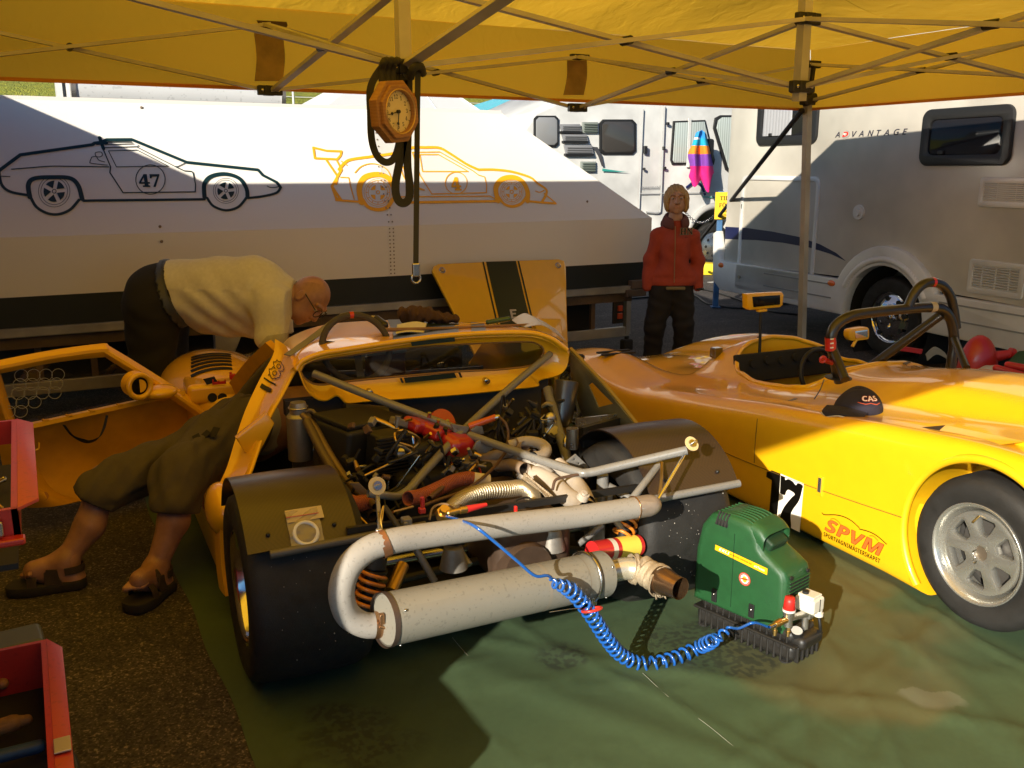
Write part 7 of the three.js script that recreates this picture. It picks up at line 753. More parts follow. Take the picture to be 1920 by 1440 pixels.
const eyes = (m, parent, s = 1, iris = std(0.06, 0.09, 0.12, 0.3)) => { for (const e of [-1, 1]) { add('eye', onto(ball(0.0115 * s, e * 0.032 * s, 0.018 * s, 0.0725 * s, 1.1, 0.75, 1, 14), m), std(0.5, 0.46, 0.42, 0.25), parent); add('iris', onto(ball(0.0058 * s, e * 0.032 * s, 0.018 * s, 0.0815 * s, 1, 1, 0.45, 12), m), iris, parent); add('eyebrow', onto(tube([[e * 0.016 * s, 0.04 * s, 0.09 * s], [e * 0.034 * s, 0.046 * s, 0.085 * s], [e * 0.05 * s, 0.04 * s, 0.073 * s]], 0.0036 * s, 12, 6), m), std(0.2, 0.12, 0.05, 0.9), parent); } add('lips', onto([tube([[-0.022 * s, -0.05 * s, 0.08 * s], [0, -0.046 * s, 0.087 * s], [0.022 * s, -0.05 * s, 0.08 * s]], 0.0042 * s, 14, 8), tube([[-0.02 * s, -0.053 * s, 0.08 * s], [0, -0.057 * s, 0.085 * s], [0.02 * s, -0.053 * s, 0.08 * s]], 0.0048 * s, 14, 8)], m), std(0.42, 0.2, 0.15, 0.5), parent); };
const skinMan = phy(0.42, 0.215, 0.145, 0.5, { map: rept(blotchT, 4), bumpMap: rept(grainT, 14), bumpScale: 0.0006 }), skinBoy = phy(0.52, 0.3, 0.2, 0.5, { map: rept(blotchT, 3) });
const clothM = (r, g, b, o = {}) => std(r, g, b, 0.92, { map: rept(tex(256, (u, v) => 0.82 + 0.18 * F2(u, v)), 4), bumpMap: rept(clothBump, 14), bumpScale: 0.0006, ...o });
{ // ---- the boy by the trailer
  const bf = camFrame(1.285, 7.3), s = sight(bf), P = (px, py, z = 0) => s(px, py, 'z', z), boy = thing('person', 'blond boy in a red zipped hoodie and black trousers standing with hands in pockets', 'person', [bf.x, 0, bf.z], bf.turn);
  const hip = [P(1242, 545), P(1276, 545)], kn = [P(1228, 612, 0.03), P(1282, 612, 0.03)], an = [P(1222, 684), P(1276, 684)], sh = [P(1234, 444), P(1297, 444)], el = [P(1219, 488, -0.02), P(1309, 488, -0.02)], wr = [P(1226, 540, 0.0), P(1294, 540, 0.0)], nk = P(1266, 412), ch = P(1265, 455), wa = P(1262, 515), pv = P(1260, 540);
  const head = P(1268, 375, 0.02), hm = turnTo(head, 0.02, -0.08, 0.03);
  const L = [[hip[0], kn[0], 0.075, 0.055], [kn[0], an[0], 0.052, 0.036], [hip[1], kn[1], 0.075, 0.055], [kn[1], an[1], 0.052, 0.036], [pv, wa, 0.07, 0.075], [wa, ch, 0.08, 0.09], [ch, nk, 0.07, 0.045], [sh[0], sh[1], 0.04, 0.04], [sh[0], el[0], 0.038, 0.034], [el[0], wr[0], 0.035, 0.026], [sh[1], el[1], 0.038, 0.034], [el[1], wr[1], 0.035, 0.026], [nk, [nk[0], nk[1] + 0.06, nk[2]], 0.044, 0.043]];
  const body = add('body', [limbs(L, 0.06, 0.016), onto(headGeo(0.93), hm), onto(handGeo(0.5, 0.8, 1), turnTo(wr[0], 0.1, 0.6, -0.1)), onto(handGeo(0.5, 0.8, -1), turnTo(wr[1], 0.1, -0.6, 0.1))], skinBoy, boy); eyes(hm, boy, 0.93);
  // hair: a chin-length bob with a side-swept fringe, in strands
  const hg = nets((x, y, z) => { let d = ell(x, y, z, [0, 0.028, -0.02], [0.092, 0.1, 0.1]); d = smin(d, ell(x, y, z, [-0.07, -0.02, -0.005], [0.03, 0.075, 0.058]), 0.03); d = smin(d, ell(x, y, z, [0.073, -0.025, -0.005], [0.032, 0.08, 0.058]), 0.03); d = smin(d, ell(x, y, z, [0, -0.05, -0.07], [0.075, 0.08, 0.045]), 0.04); const face = ell(x, y, z, [0.004, -0.03, 0.09], [0.07, 0.098 + 0.12 * Math.max(-0.06, Math.min(0.05, x)), 0.1]); d = smax(d, -face, 0.012); return d + 0.0028 * Math.sin(Math.atan2(x, z + 0.02) * 34 + y * 26) + 0.0016 * Math.sin(x * 210 + y * 60); }, [-0.12, -0.16, -0.14], [0.12, 0.15, 0.12], 0.006); hg.scale(0.95, 0.95, 0.95);
  add('hair', onto(hg, hm), std(0.46, 0.33, 0.16, 0.6, { map: tex(256, (u, v) => { const k = noise1(u * 0.6, v * 0.02); return [0.7 + 0.3 * k, 0.62 + 0.34 * k, 0.5 + 0.4 * k]; }, { rep: 6, rep2: 3 }) }), boy);
  // hoodie
  const f1 = foldF(0.4, 0.006, 24, 28, 12), J = [[P(1262, 528), ch, 0.115, 0.122], [ch, P(1266, 428), 0.112, 0.08], [P(1266, 422), sh[0], 0.05, 0.05], [P(1266, 422), sh[1], 0.05, 0.05], [sh[0], sh[1], 0.056, 0.056], [sh[0], el[0], 0.054, 0.05], [el[0], P(1213, 536, 0.02), 0.05, 0.04], [sh[1], el[1], 0.054, 0.05], [el[1], P(1308, 536, 0.02), 0.05, 0.04], [P(1242, 522), P(1282, 522), 0.108, 0.108]], yH = P(1262, 533)[1], red = clothM(0.36, 0.055, 0.03);
  add('hoodie', limbs(J, 0.03, 0.013, (d, x, y, z) => Math.max(d + f1(x, y, z) + (Math.abs(x - pv[0]) < 0.16 ? 0.008 * Math.exp(-(((y - yH - 0.06) / 0.02) ** 2)) : 0), yH - 0.004 - y - (Math.abs(x - pv[0]) > 0.165 ? 0.08 : 0))), red, boy);
  { const c = P(1267, 415, 0.0); add('hood', nets((x, y, z) => { const dx = x - c[0], dz = z - c[2], dy = y - c[1] + 0.3 * dz, q = Math.hypot(dx, dz * 0.95) - 0.078; let d = Math.hypot(q * 0.9, dy * 0.62) - 0.026; d = smin(d, ell(x, y, z, [c[0], c[1] - 0.03, c[2] - 0.11], [0.1, 0.075, 0.045]), 0.04); return Math.max(d, 0.03 - Math.abs(dx) - 0.7 * Math.max(0, 0.05 - dz) * 8) + 0.003 * Math.sin(dx * 60 + dy * 40); }, [c[0] - 0.16, c[1] - 0.16, c[2] - 0.2], [c[0] + 0.16, c[1] + 0.12, c[2] + 0.16], 0.009), clothM(0.13, 0.05, 0.045), boy); }
  add('zip', tube([P(1266, 424, 0.106), P(1266, 455, 0.128), P(1265, 490, 0.128), P(1264, 530, 0.125)], 0.0035, 30, 6), std(0.3, 0.2, 0.1, 0.4, { metalness: 0.6 }), boy);
  { const a = P(1274, 448, 0.15), b = P(1304, 424, 0.15); add('chest_letters', keep(patch([[a, [b[0], a[1], b[2] - 0.045]], [[a[0], b[1] - 0.0, a[2] - 0.008], [b[0], b[1], b[2] - 0.055]]], 4, 4, 0)).translate(0, 0, -0.012), std(1, 1, 1), boy); const o = boy.children[boy.children.length - 1]; const p = o.geometry.attributes.position, uv = o.geometry.attributes.uv || new THREE.BufferAttribute(new Float32Array(p.count * 2), 2); for (let i = 0; i < p.count; i++) uv.setXY(i, (p.getX(i) - a[0]) / (b[0] - a[0]), (p.getY(i) - a[1]) / (b[1] - a[1])); o.geometry.setAttribute('uv', uv); o.material = new THREE.MeshStandardMaterial({ transparent: true, roughness: 0.9, side: THREE.DoubleSide, map: canvas(256, 220, (g) => { g.font = 'bold 150px serif'; g.textAlign = 'center'; g.lineWidth = 16; g.strokeStyle = '#8a7a66'; g.fillStyle = '#1c100e'; g.strokeText('HN', 128, 150, 230); g.fillText('HN', 128, 150, 230); g.font = '26px serif'; g.fillStyle = '#3a1814'; g.fillText('sport', 128, 205); }) }); }
  const T = [[hip[0], kn[0], 0.105, 0.082], [kn[0], P(1222, 676), 0.08, 0.07], [hip[1], kn[1], 0.105, 0.082], [kn[1], P(1277, 676), 0.08, 0.07], [P(1246, 530), P(1276, 530), 0.09, 0.09]], f2 = foldF(1.3, 0.007, 20, 42, 10);
  add('trousers', limbs(T, 0.03, 0.014, (d, x, y, z) => Math.max(d + f2(x, y, z), P(1222, 680)[1] - 0.03 - y)), clothM(0.013, 0.011, 0.011), boy); add('shirt_hem', rbox(0.15, 0.026, 0.03, 0.01, P(1262, 535)[0], P(1262, 537)[1], 0.12), clothM(0.2, 0.16, 0.08), boy); add('cuff', at(tor(0.03, 0.008, 0, 0, 0, Math.PI / 2), ...P(1311, 541, 0.03)), M.black, boy);
  for (const a of an) add('shoe', nets((x, y, z) => Math.max(ell(x, y, z, [a[0], 0.03, a[2] + 0.05], [0.05, 0.07, 0.13]), -y + 0.003), [a[0] - 0.08, -0.02, a[2] - 0.12], [a[0] + 0.08, 0.14, a[2] + 0.22], 0.012), M.black, boy);
}
{ // ---- the man bending over the cockpit
  const mf = camFrame(-1.35, 5.0), s = sight(mf), P = (px, py, z = 0) => s(px, py, 'z', z), man = thing('person', 'bald man in a white t-shirt bending over the coupe beside its open door', 'person', [mf.x, 0, mf.z], mf.turn);
  const hp = P(300, 560), wa = P(345, 545), mid = P(410, 550), ch = P(480, 548), shN = P(512, 575, 0.17), shF = P(516, 560, -0.2), nk = P(545, 556), elN = P(512, 655, 0.26), elF = P(530, 660, -0.22), hdN = P(575, 695, 0.2), hdF = P(600, 690, -0.2);
  const hd = P(577, 563, 0.02), hm = turnTo(hd, 0.25, 0.75, 0).multiply(new THREE.Matrix4()); hm.makeRotationFromEuler(new THREE.Euler(0, 0, 0)); { const up = V(0.8, 0.52, 0.0).normalize(), fwd = V(0.5, -0.78, 0.34); const x = up.clone().cross(fwd).normalize(), z = x.clone().cross(up).normalize(); hm.makeBasis(x, up, z).setPosition(...hd); }
  const L = [[P(282, 590, 0.1), P(285, 720, 0.1), 0.1, 0.07], [P(285, 720, 0.1), P(285, 860, 0.1), 0.07, 0.05], [P(300, 590, -0.1), P(305, 720, -0.12), 0.1, 0.07], [P(305, 720, -0.12), P(305, 840, -0.12), 0.07, 0.05], [hp, wa, 0.12, 0.12], [wa, ch, 0.12, 0.14], [ch, nk, 0.1, 0.055], [shN, shF, 0.06], [shN, elN, 0.058, 0.045], [elN, hdN, 0.043, 0.03], [shF, elF, 0.058, 0.045], [elF, hdF, 0.043, 0.03], [nk, hd, 0.06, 0.058]];
  add('body', [limbs(L, 0.07, 0.018), onto(headGeo(1.12, { neck: 0.056, neck2: 0.06 }), hm), onto(handGeo(0.6, 1, 1), turnTo(hdN, 0.5, 0.3, 1.2)), onto(handGeo(0.6, 1, -1), turnTo(hdF, 0.5, -0.3, 1.2))], skinMan, man); eyes(hm, man, 1.12, std(0.03, 0.025, 0.02, 0.3));
  add('glasses', [onto(tube([[0.085, 0.03, -0.01], [0.088, 0.032, 0.04], [0.075, 0.03, 0.098]], 0.003, 16, 6), hm), onto(tube([[-0.085, 0.03, -0.01], [-0.088, 0.032, 0.04], [-0.075, 0.03, 0.098]], 0.003, 16, 6), hm), ...[-1, 1].map((e) => onto(tor(0.026, 0.0024, e * 0.036, 0.02, 0.108, 0, e * 0.2, 0, 6.283, 24).scale(1, 1, 1), hm)), onto(rod([-0.012, 0.024, 0.11], [0.012, 0.024, 0.11], 0.002), hm)], M.black, man);
  // t-shirt, hanging a little at the belly and pulled towards the sleeve
  const G = [[P(290, 545), mid, 0.165, 0.185], [mid, ch, 0.185, 0.19], [ch, P(535, 553), 0.18, 0.09], [P(390, 590), P(480, 600), 0.11, 0.1], [shN, shF, 0.105], [shN, P(508, 632, 0.25), 0.095, 0.085], [shF, P(525, 640, -0.22), 0.09, 0.08]], dir = [0.8, -0.6];
  add('t_shirt', limbs(G, 0.06, 0.013, (d, x, y, z) => { const u = (x - shN[0]) * 0.55 - (y - shN[1]) * 0.83, w = (x - shN[0]) * 0.83 + (y - shN[1]) * 0.55; const q = (x - shN[0]) * 0.62 + (y - shN[1]) * 0.78; let r = d + 0.0075 * Math.sin(q * 58 + 1.8 * Math.sin(x * 8 + z * 7)) * Math.exp(-(((x - P(405, 590)[0]) / 0.24) ** 2)) * (y < P(400, 535)[1] ? 1 : 0.35) + 0.004 * Math.sin(x * 21 + 3 * Math.sin(y * 11 + z * 8)) * Math.sin(y * 17 + z * 13); const cuff = -(P(508, 634)[1] - y) ; r = Math.max(r, P(505, 637)[1] - y - (x < P(455, 600)[0] ? 1 : 0)); const t = (x - P(314, 497)[0]) * 0.95 + (y - P(314, 497)[1]) * 0.31; return Math.max(r, -t, (x - P(553, 540)[0])); }), clothM(0.62, 0.6, 0.54), man);
  const f2 = foldF(0.7, 0.006, 22, 30, 14), TR = [[P(285, 575, 0.09), P(286, 690, 0.1), 0.15, 0.115], [P(286, 690, 0.1), P(286, 845, 0.1), 0.115, 0.1], [P(306, 575, -0.1), P(310, 690, -0.1), 0.15, 0.11], [P(310, 690, -0.1), P(310, 830, -0.1), 0.11, 0.1], [P(296, 555), P(340, 545), 0.172, 0.172]];
  add('trousers', limbs(TR, 0.06, 0.016, (d, x, y, z) => { const t = (x - P(316, 497)[0]) * 0.95 + (y - P(316, 497)[1]) * 0.31; return Math.max(d + f2(x, y, z), t - 0.012, 0.04 - y); }), clothM(0.01, 0.009, 0.01), man);
  add('belt', limbs(TR, 0.06, 0.014, (d, x, y, z) => { const t = (x - P(316, 497)[0]) * 0.95 + (y - P(316, 497)[1]) * 0.31; return Math.max(d - 0.012, t - 0.008, -t - 0.036); }), std(0.03, 0.035, 0.05, 0.5), man);
  for (const z of [0.1, -0.1]) add('shoe', rbox(0.26, 0.1, 0.1, 0.045, P(300, 840)[0] + 0.04, 0.052, z), M.black, man);
}
{ // ---- the man lying half inside the coupe
  const lf = camFrame(-1.4, 3.4), s = sight(lf), P = (px, py, z = 0) => s(px, py, 'z', z), man = thing('person', 'man in olive shorts and sandals lying on his back half inside the coupe', 'person', [lf.x, 0, lf.z], lf.turn);
  const pv = P(402, 838, -0.4), pv2 = P(430, 820, -0.5), ka = P(196, 898, -0.05), kb = P(330, 892, 0.0), aa = P(122, 1052, 0.1), ab = P(291, 1068, 0.14), to = P(478, 806, -0.75);
  const heelA = P(140, 1085, 0.1), toeA = P(28, 1078, 0.16), heelB = P(305, 1095, 0.14), toeB = P(250, 1098, 0.3);
  const L = [[pv, ka, 0.075, 0.052], [ka, P(168, 985, 0.03), 0.056, 0.055], [P(168, 985, 0.03), aa, 0.055, 0.038], [pv2, kb, 0.075, 0.052], [kb, P(326, 975, 0.07), 0.058, 0.056], [P(326, 975, 0.07), ab, 0.056, 0.038], [pv, pv2, 0.1], [pv2, to, 0.1, 0.11], [to, [to[0] + 0.25, to[1] + 0.05, to[2] - 0.4], 0.15, 0.12], [aa, heelA, 0.043, 0.036], [aa, P(62, 1066, 0.15), 0.042, 0.03], [heelA, P(62, 1076, 0.15), 0.034, 0.03], [ab, heelB, 0.043, 0.036], [ab, P(262, 1085, 0.27), 0.042, 0.032], [heelB, P(262, 1092, 0.27), 0.034, 0.03]];
  const TO = []; // toes
  for (let i = 0; i < 5; i++) { const a = P(60 - i * 1, 1074 + (i - 2) * 0.6, 0.12 + i * 0.018), b = P(43 + i * 3, 1079, 0.13 + i * 0.02); TO.push([a, b, 0.0135 - i * 0.0012, 0.012 - i * 0.001]); const c = [P(262, 1090, 0.27)[0] - 0.028 + i * 0.014, P(262, 1092, 0.27)[1], 0.28], d = [c[0] - 0.009, c[1] - 0.007, c[2] + 0.03 - i * 0.004]; TO.push([c, d, i ? 0.0095 : 0.0135, i ? 0.009 : 0.0125]); }
  const body = add('body', [limbs(L, 0.028, 0.0095), limbs(TO.slice(0, 5).concat(TO.slice(5)).filter((_, i) => i % 2 === 0), 0.006, 0.005), limbs(TO.filter((_, i) => i % 2 === 1), 0.006, 0.005), (() => { const hm = turnTo([to[0] + 0.42, to[1] + 0.05, to[2] - 0.62], -1.2, -0.6, 0); return onto(headGeo(1.05), hm); })()], skinMan, man);
  const f1 = foldF(0.2, 0.009, 24, 20, 22), SH = [[pv, P(236, 895, -0.09), 0.12, 0.09], [P(236, 895, -0.09), P(184, 928, 0.0), 0.09, 0.092], [pv2, P(338, 890, -0.02), 0.122, 0.1], [P(338, 890, -0.02), P(328, 940, 0.05), 0.1, 0.096], [pv, pv2, 0.145], [pv2, P(452, 796, -0.58), 0.14, 0.135]];
  const olive = clothM(0.085, 0.07, 0.042), pl = (p, n) => (x, y, z) => (x - p[0]) * n[0] + (y - p[1]) * n[1] + (z - p[2]) * n[2], hemA = pl(P(190, 948, 0.02), [-0.55, -0.8, 0.25]), hemB = pl(P(318, 960, 0.06), [-0.08, -0.95, 0.28]);
  add('shorts', limbs(SH, 0.035, 0.0115, (d, x, y, z) => { const wr = 0.006 * Math.sin(x * 34 + 2.4 * Math.sin(y * 19 + z * 9)) * Math.sin(y * 41 + z * 24) + 0.003 * Math.sin(x * 88 - y * 52); d += wr; const da = Math.hypot(x - ka[0], y - ka[1] + 0.05, z - ka[2]), db = Math.hypot(x - kb[0], y - kb[1] + 0.05, z - kb[2]); return Math.max(d + f1(x, y, z) + 0.003 * Math.sin(x * 70 + y * 40), da < db ? hemA(x, y, z) : hemB(x, y, z)); }), olive, man);
  add('shirt', limbs([[P(452, 796, -0.6), to, 0.13, 0.135], [to, [to[0] + 0.25, to[1] + 0.02, to[2] - 0.4], 0.135, 0.13]], 0.05, 0.016, (d, x, y, z) => d + foldF(1, 0.005, 30, 30, 20)(x, y, z)), clothM(0.5, 0.48, 0.42), man); add('belt', onto(tor(0.142, 0.014, 0, 0, 0), turnTo(P(449, 797, -0.585), 0.35, 0.85, 0)), std(0.06, 0.045, 0.03, 0.7), man);
  { const p = P(387, 822, -0.18); add('print', [0, 1, 2].map((i) => rbox(0.03 + 0.01 * i, 0.004, 0.03, 0.0015, p[0] - 0.04 + i * 0.03, p[1] + 0.006 + i * 0.004, p[2] - i * 0.02, 0.5, 0.5 + i * 0.4, 0.2)), std(0.02, 0.017, 0.012, 0.9), man); }
  // sandals: thick sole, broad straps, heel strap
  const lea = std(0.045, 0.028, 0.018, 0.75, { bumpMap: rept(grainT, 20), bumpScale: 0.0015 }), sole = std(0.02, 0.016, 0.013, 0.85);
  const sandal = (heel, toe, w) => { const a = V(heel[0], 0, heel[2]), b = V(toe[0], 0, toe[2]), d = b.clone().sub(a).normalize(), len = a.distanceTo(b) + 0.07, m = new THREE.Matrix4().makeBasis(V(0, 1, 0).cross(d), V(0, 1, 0), d).setPosition(a.clone().addScaledVector(d, -0.04)); const o = spline([[0, 0], [w * 0.38, 0.02], [w * 0.4, len * 0.3], [w * 0.52, len * 0.7], [w * 0.36, len * 0.95], [0, len], [-w * 0.4, len * 0.92], [-w * 0.48, len * 0.68], [-w * 0.36, len * 0.3], [-w * 0.36, 0.02], [0, 0]], 44); const g = poly(o.map(([x, z]) => [x, -z]), 0.026, 0.006); g.rotateX(-Math.PI / 2); g.translate(0, 0.009, 0); const sd = add('sandal', onto(g, m), sole, man);
    const strap = (z0, z1, h, wk) => { const r = []; for (let i = 0; i <= 8; i++) { const t = i / 8 * Math.PI, x = Math.cos(t) * w * wk, y = 0.03 + Math.sin(t) * h; r.push([[x, y, z0], [x, y + 0.004, (z0 + z1) / 2], [x, y, z1]]); } return patch(r, 5, 30, 0.005); };
    add('strap', onto(strap(len * 0.6, len * 0.72, 0.065, 0.5), m), lea, sd); add('strap', onto(strap(len * 0.4, len * 0.5, 0.092, 0.44), m), lea, sd); add('strap', onto(patch(Array.from({ length: 9 }, (_, i) => { const t = Math.PI * i / 8, x = Math.cos(t) * w * 0.42, z = 0.065 - Math.sin(t) * 0.062; return [[x, 0.07, z], [x, 0.098, z]]; }), 3, 30, 0.005), m), lea, sd); for (const e of [-1, 1]) add('strap', onto(patch([[[e * w * 0.42, 0.03, 0.07], [e * w * 0.42, 0.03, 0.1]], [[e * w * 0.42, 0.06, 0.085], [e * w * 0.42, 0.06, 0.125]], [[e * w * 0.42, 0.098, 0.09], [e * w * 0.4, 0.1, len * 0.47]]], 4, 10, 0.005), m), lea, sd); };
  sandal(heelA, toeA, 0.1); sandal(heelB, [toeB[0] - 0.0, 0, toeB[2] + 0.0], 0.105);
}
// ================================================================ compressor, hose and loose things
const camAt = (f, z = 0) => { const s = sight({ x: camXZ(0, f)[0], z: camXZ(0, f)[1], turn: -YAW }), m = new THREE.Matrix4().makeRotationY(-YAW).setPosition(camXZ(0, f)[0], 0, camXZ(0, f)[1]); return (px, py, dz = 0) => vec(s(px, py, 'z', dz)).applyMatrix4(m).toArray(); };   // world point on an upright plane f metres ahead
const coupeM = new THREE.Matrix4().makeRotationY(COUPE.turn).setPosition(cx0, 0, cz0), CW = (px, py, z) => vec(Z(px, py, z)).applyMatrix4(coupeM).toArray();
{ // ---- green compressor
  const [ox, oz] = camXZ(0.822, 2.918), fr = { x: ox, z: oz, turn: -77 * R }, s = sight(fr), t = thing('air_compressor', 'green air compressor on a black ribbed tank standing on the ground sheet', 'compressor', [ox, 0, oz], fr.turn);
  const green = phy(0.014, 0.08, 0.024, 0.5, { clearcoat: 0.15, map: rept(tex(256, (u, v) => 0.72 + 0.28 * F4(u, v)), 4), bumpMap: rept(grainT, 10), bumpScale: 0.0005 }), tank = phy(0.02, 0.018, 0.016, 0.45, { clearcoat: 0.2, map: rept(blotchT, 6), bumpMap: rept(grainT, 12), bumpScale: 0.0008 });
  t.scale.setScalar(0.95); const prof = [[-0.178, 0.125], [-0.174, 0.3], [-0.155, 0.39], [-0.125, 0.43], [-0.09, 0.443], [0.0, 0.44], [0.028, 0.43], [0.044, 0.405], [0.05, 0.375], [0.075, 0.35], [0.125, 0.325], [0.15, 0.31], [0.158, 0.29], [0.16, 0.125]];
  const body = add('housing', [poly(prof, 0.115, 0.026).translate(0, 0, -0.0575)], green, t);
  for (let i = 0; i < 7; i++) add('rib', tube([[-0.12, 0.463, -0.06 + i * 0.02], [-0.02, 0.468, -0.06 + i * 0.02], [0.03, 0.457, -0.06 + i * 0.02], [0.062, 0.43, -0.06 + i * 0.02]], 0.0035, 20, 6), green, body);
  add('handle_recess', rbox(0.05, 0.045, 0.1, 0.012, 0.075, 0.392, 0, 0, 0, -0.5), std(0.006, 0.03, 0.01, 0.6), body); add('hood', [patch([[0.03, 0.462], [0.065, 0.45], [0.085, 0.43]].map(([x, y]) => [[x, y - 0.05, 0.074], [x, y - 0.006, 0.066], [x, y, 0], [x, y - 0.006, -0.066], [x, y - 0.05, -0.074]]), 24, 10, 0.006)], green, body);
  const lt = add('latch', rbox(0.055, 0.045, 0.05, 0.01, -0.085, 0.435, 0.06, -0.5), M.matte, body); for (let i = 0; i < 4; i++) add('latch_rib', rbox(0.007, 0.05, 0.05, 0.003, -0.104 + i * 0.013, 0.438, 0.064, -0.5), M.matte, lt);
  // cooling slots in the end
  for (let i = 0; i < 11; i++) { add('grille_slot', [-0.043, -0.0145, 0.0145, 0.043].map((z) => box(0.006, 0.0068, 0.024, 0.1845, 0.158 + i * 0.0128, z)), M.black, body); add('grille_slat', rbox(0.008, 0.0042, 0.122, 0.002, 0.1865, 0.1645 + i * 0.0128, 0), green, body); } for (const z of [-0.05, 0.05]) add('screw', cyl(0.0075, 0.0075, 0.006, 0.185, 0.306, z, 0, 0, Math.PI / 2, 12), M.black, body);
  const side = 0.0842, C = (px, py) => s(px, py, 'z', side), quad = (name, p, map, m = {}) => { const g = new THREE.BufferGeometry(); g.setAttribute('position', new THREE.Float32BufferAttribute(p.flat(), 3)); g.setAttribute('uv', new THREE.Float32BufferAttribute([0, 0, 1, 0, 1, 1, 0, 1], 2)); g.setIndex([0, 1, 2, 0, 2, 3]); g.computeVertexNormals(); return add(name, keep(g), new THREE.MeshStandardMaterial({ map, roughness: 0.45, side: THREE.DoubleSide, ...m }), body); };
  quad('name_strip', [C(1337, 1022), C(1440, 1072), C(1441, 1059), C(1338, 1012)], canvas(1024, 130, (g) => { g.fillStyle = '#f0b010'; g.fillRect(0, 0, 1024, 130); g.fillStyle = '#f4ecd8'; g.strokeStyle = '#c8862a'; g.lineWidth = 4; g.font = 'italic bold 100px sans-serif'; g.fillText('ERLI', 70, 100); g.fillStyle = '#241804'; g.font = 'bold 44px sans-serif'; g.fillText('NO. 2 ELECTRIC COMPRESSOR UNIT', 300, 82, 430); g.fillStyle = '#f4ecd8'; g.font = 'italic bold 66px sans-serif'; g.fillText('airTeam', 770, 92, 200); }));
  { const c = C(1396, 1080); const g = new THREE.CircleGeometry(0.024, 32); g.translate(c[0], c[1], side + 0.001); add('warning_sticker', keep(g), new THREE.MeshStandardMaterial({ roughness: 0.5, map: canvas(256, 256, (q) => { q.fillStyle = '#c8281e'; q.fillRect(0, 0, 256, 256); q.fillStyle = '#f0e8dc'; q.beginPath(); q.arc(128, 128, 88, 0, 7); q.fill(); q.fillStyle = '#e0a020'; q.beginPath(); q.ellipse(128, 132, 52, 62, 0, 0, 7); q.fill(); q.strokeStyle = '#c02418'; q.lineWidth = 26; q.beginPath(); q.moveTo(46, 138); q.lineTo(210, 118); q.stroke(); q.strokeStyle = '#f0dcd0'; q.lineWidth = 7; q.setLineDash([10, 7]); q.beginPath(); q.arc(128, 128, 108, 0, 7); q.stroke(); }) }), body); }
  add('seam', box(0.002, 0.28, 0.002, C(1372, 1060)[0], 0.27, side), std(0.004, 0.035, 0.01, 0.6), body);
  // tank: ribbed moulded body with a flange
  const tk = add('tank', [rbox(0.42, 0.075, 0.17, 0.03, 0.025, 0.048, 0), rbox(0.4, 0.06, 0.15, 0.028, 0.025, 0.1, 0), rbox(0.43, 0.01, 0.18, 0.004, 0.025, 0.078, 0), rbox(0.12, 0.05, 0.13, 0.022, 0.2, 0.085, 0)], tank, t); for (let i = 0; i < 15; i++) { add('tank_rib', [rbox(0.011, 0.07, 0.176, 0.005, -0.16 + i * 0.0265, 0.045, 0)], tank, tk); if (i < 14) add('tank_rib', rbox(0.009, 0.056, 0.156, 0.004, -0.146 + i * 0.0265, 0.104, 0), tank, tk); } for (let i = 0; i < 5; i++) add('tank_rib', rbox(0.018, 0.06, 0.012, 0.004, 0.232, 0.045, -0.06 + i * 0.03), tank, tk); for (const [x, z] of [[-0.15, 0.07], [0.2, 0.07], [-0.15, -0.07], [0.2, -0.07]]) add('foot', cyl(0.022, 0.02, 0.016, x, 0.009, z, 0, 0, 0, 16), M.matte, tk);
  for (const x of [-0.1, 0.06]) { const b = add('bracket', rbox(0.022, 0.05, 0.006, 0.002, x, 0.15, 0.087), M.black, t); add('bolt', ball(0.005, x, 0.155, 0.091, 1, 1, 0.6, 8), M.steel, b); }
  // pressure switch, regulator with red knob, gauges and fittings
  const E = (px, py, x = 0.235) => s(px, py, 'x', x), bx = E(1524, 1126), sw = add('pressure_switch', [rbox(0.075, 0.052, 0.07, 0.009, bx[0], bx[1] + 0.0, bx[2]), rbox(0.06, 0.012, 0.055, 0.004, bx[0], bx[1] + 0.029, bx[2])], std(0.62, 0.59, 0.5, 0.5), t); add('button', cyl(0.011, 0.011, 0.012, bx[0] - 0.01, bx[1] + 0.038, bx[2] + 0.012), M.black, sw); add('groove', box(0.002, 0.045, 0.003, bx[0] + 0.0377, bx[1], bx[2] - 0.004), M.black, sw); add('cable_gland', [cyl(0.013, 0.011, 0.03, bx[0] + 0.02, bx[1] - 0.035, bx[2] - 0.03), cyl(0.016, 0.016, 0.012, bx[0] + 0.02, bx[1] - 0.045, bx[2] - 0.03)], std(0.62, 0.59, 0.5, 0.5), sw);
  const rg = E(1484, 1140), r = add('regulator', [cyl(0.02, 0.018, 0.022, rg[0], rg[1] - 0.012, rg[2]), cyl(0.014, 0.014, 0.05, rg[0], rg[1] - 0.035, rg[2]), rod([rg[0], rg[1] - 0.03, rg[2]], [bx[0], bx[1] - 0.04, bx[2]], 0.012)], M.alu, t); add('knob', lathe([[0.0, 0.045], [0.016, 0.045], [0.018, 0.03], [0.021, 0.0], [0.0, 0.0]], 20).translate(rg[0], rg[1], rg[2]), std(0.55, 0.02, 0.015, 0.45), r); add('scale_ring', cyl(0.0215, 0.0215, 0.008, rg[0], rg[1] - 0.001, rg[2], 0, 0, 0, 24), std(0.6, 0.58, 0.55, 0.5), r);
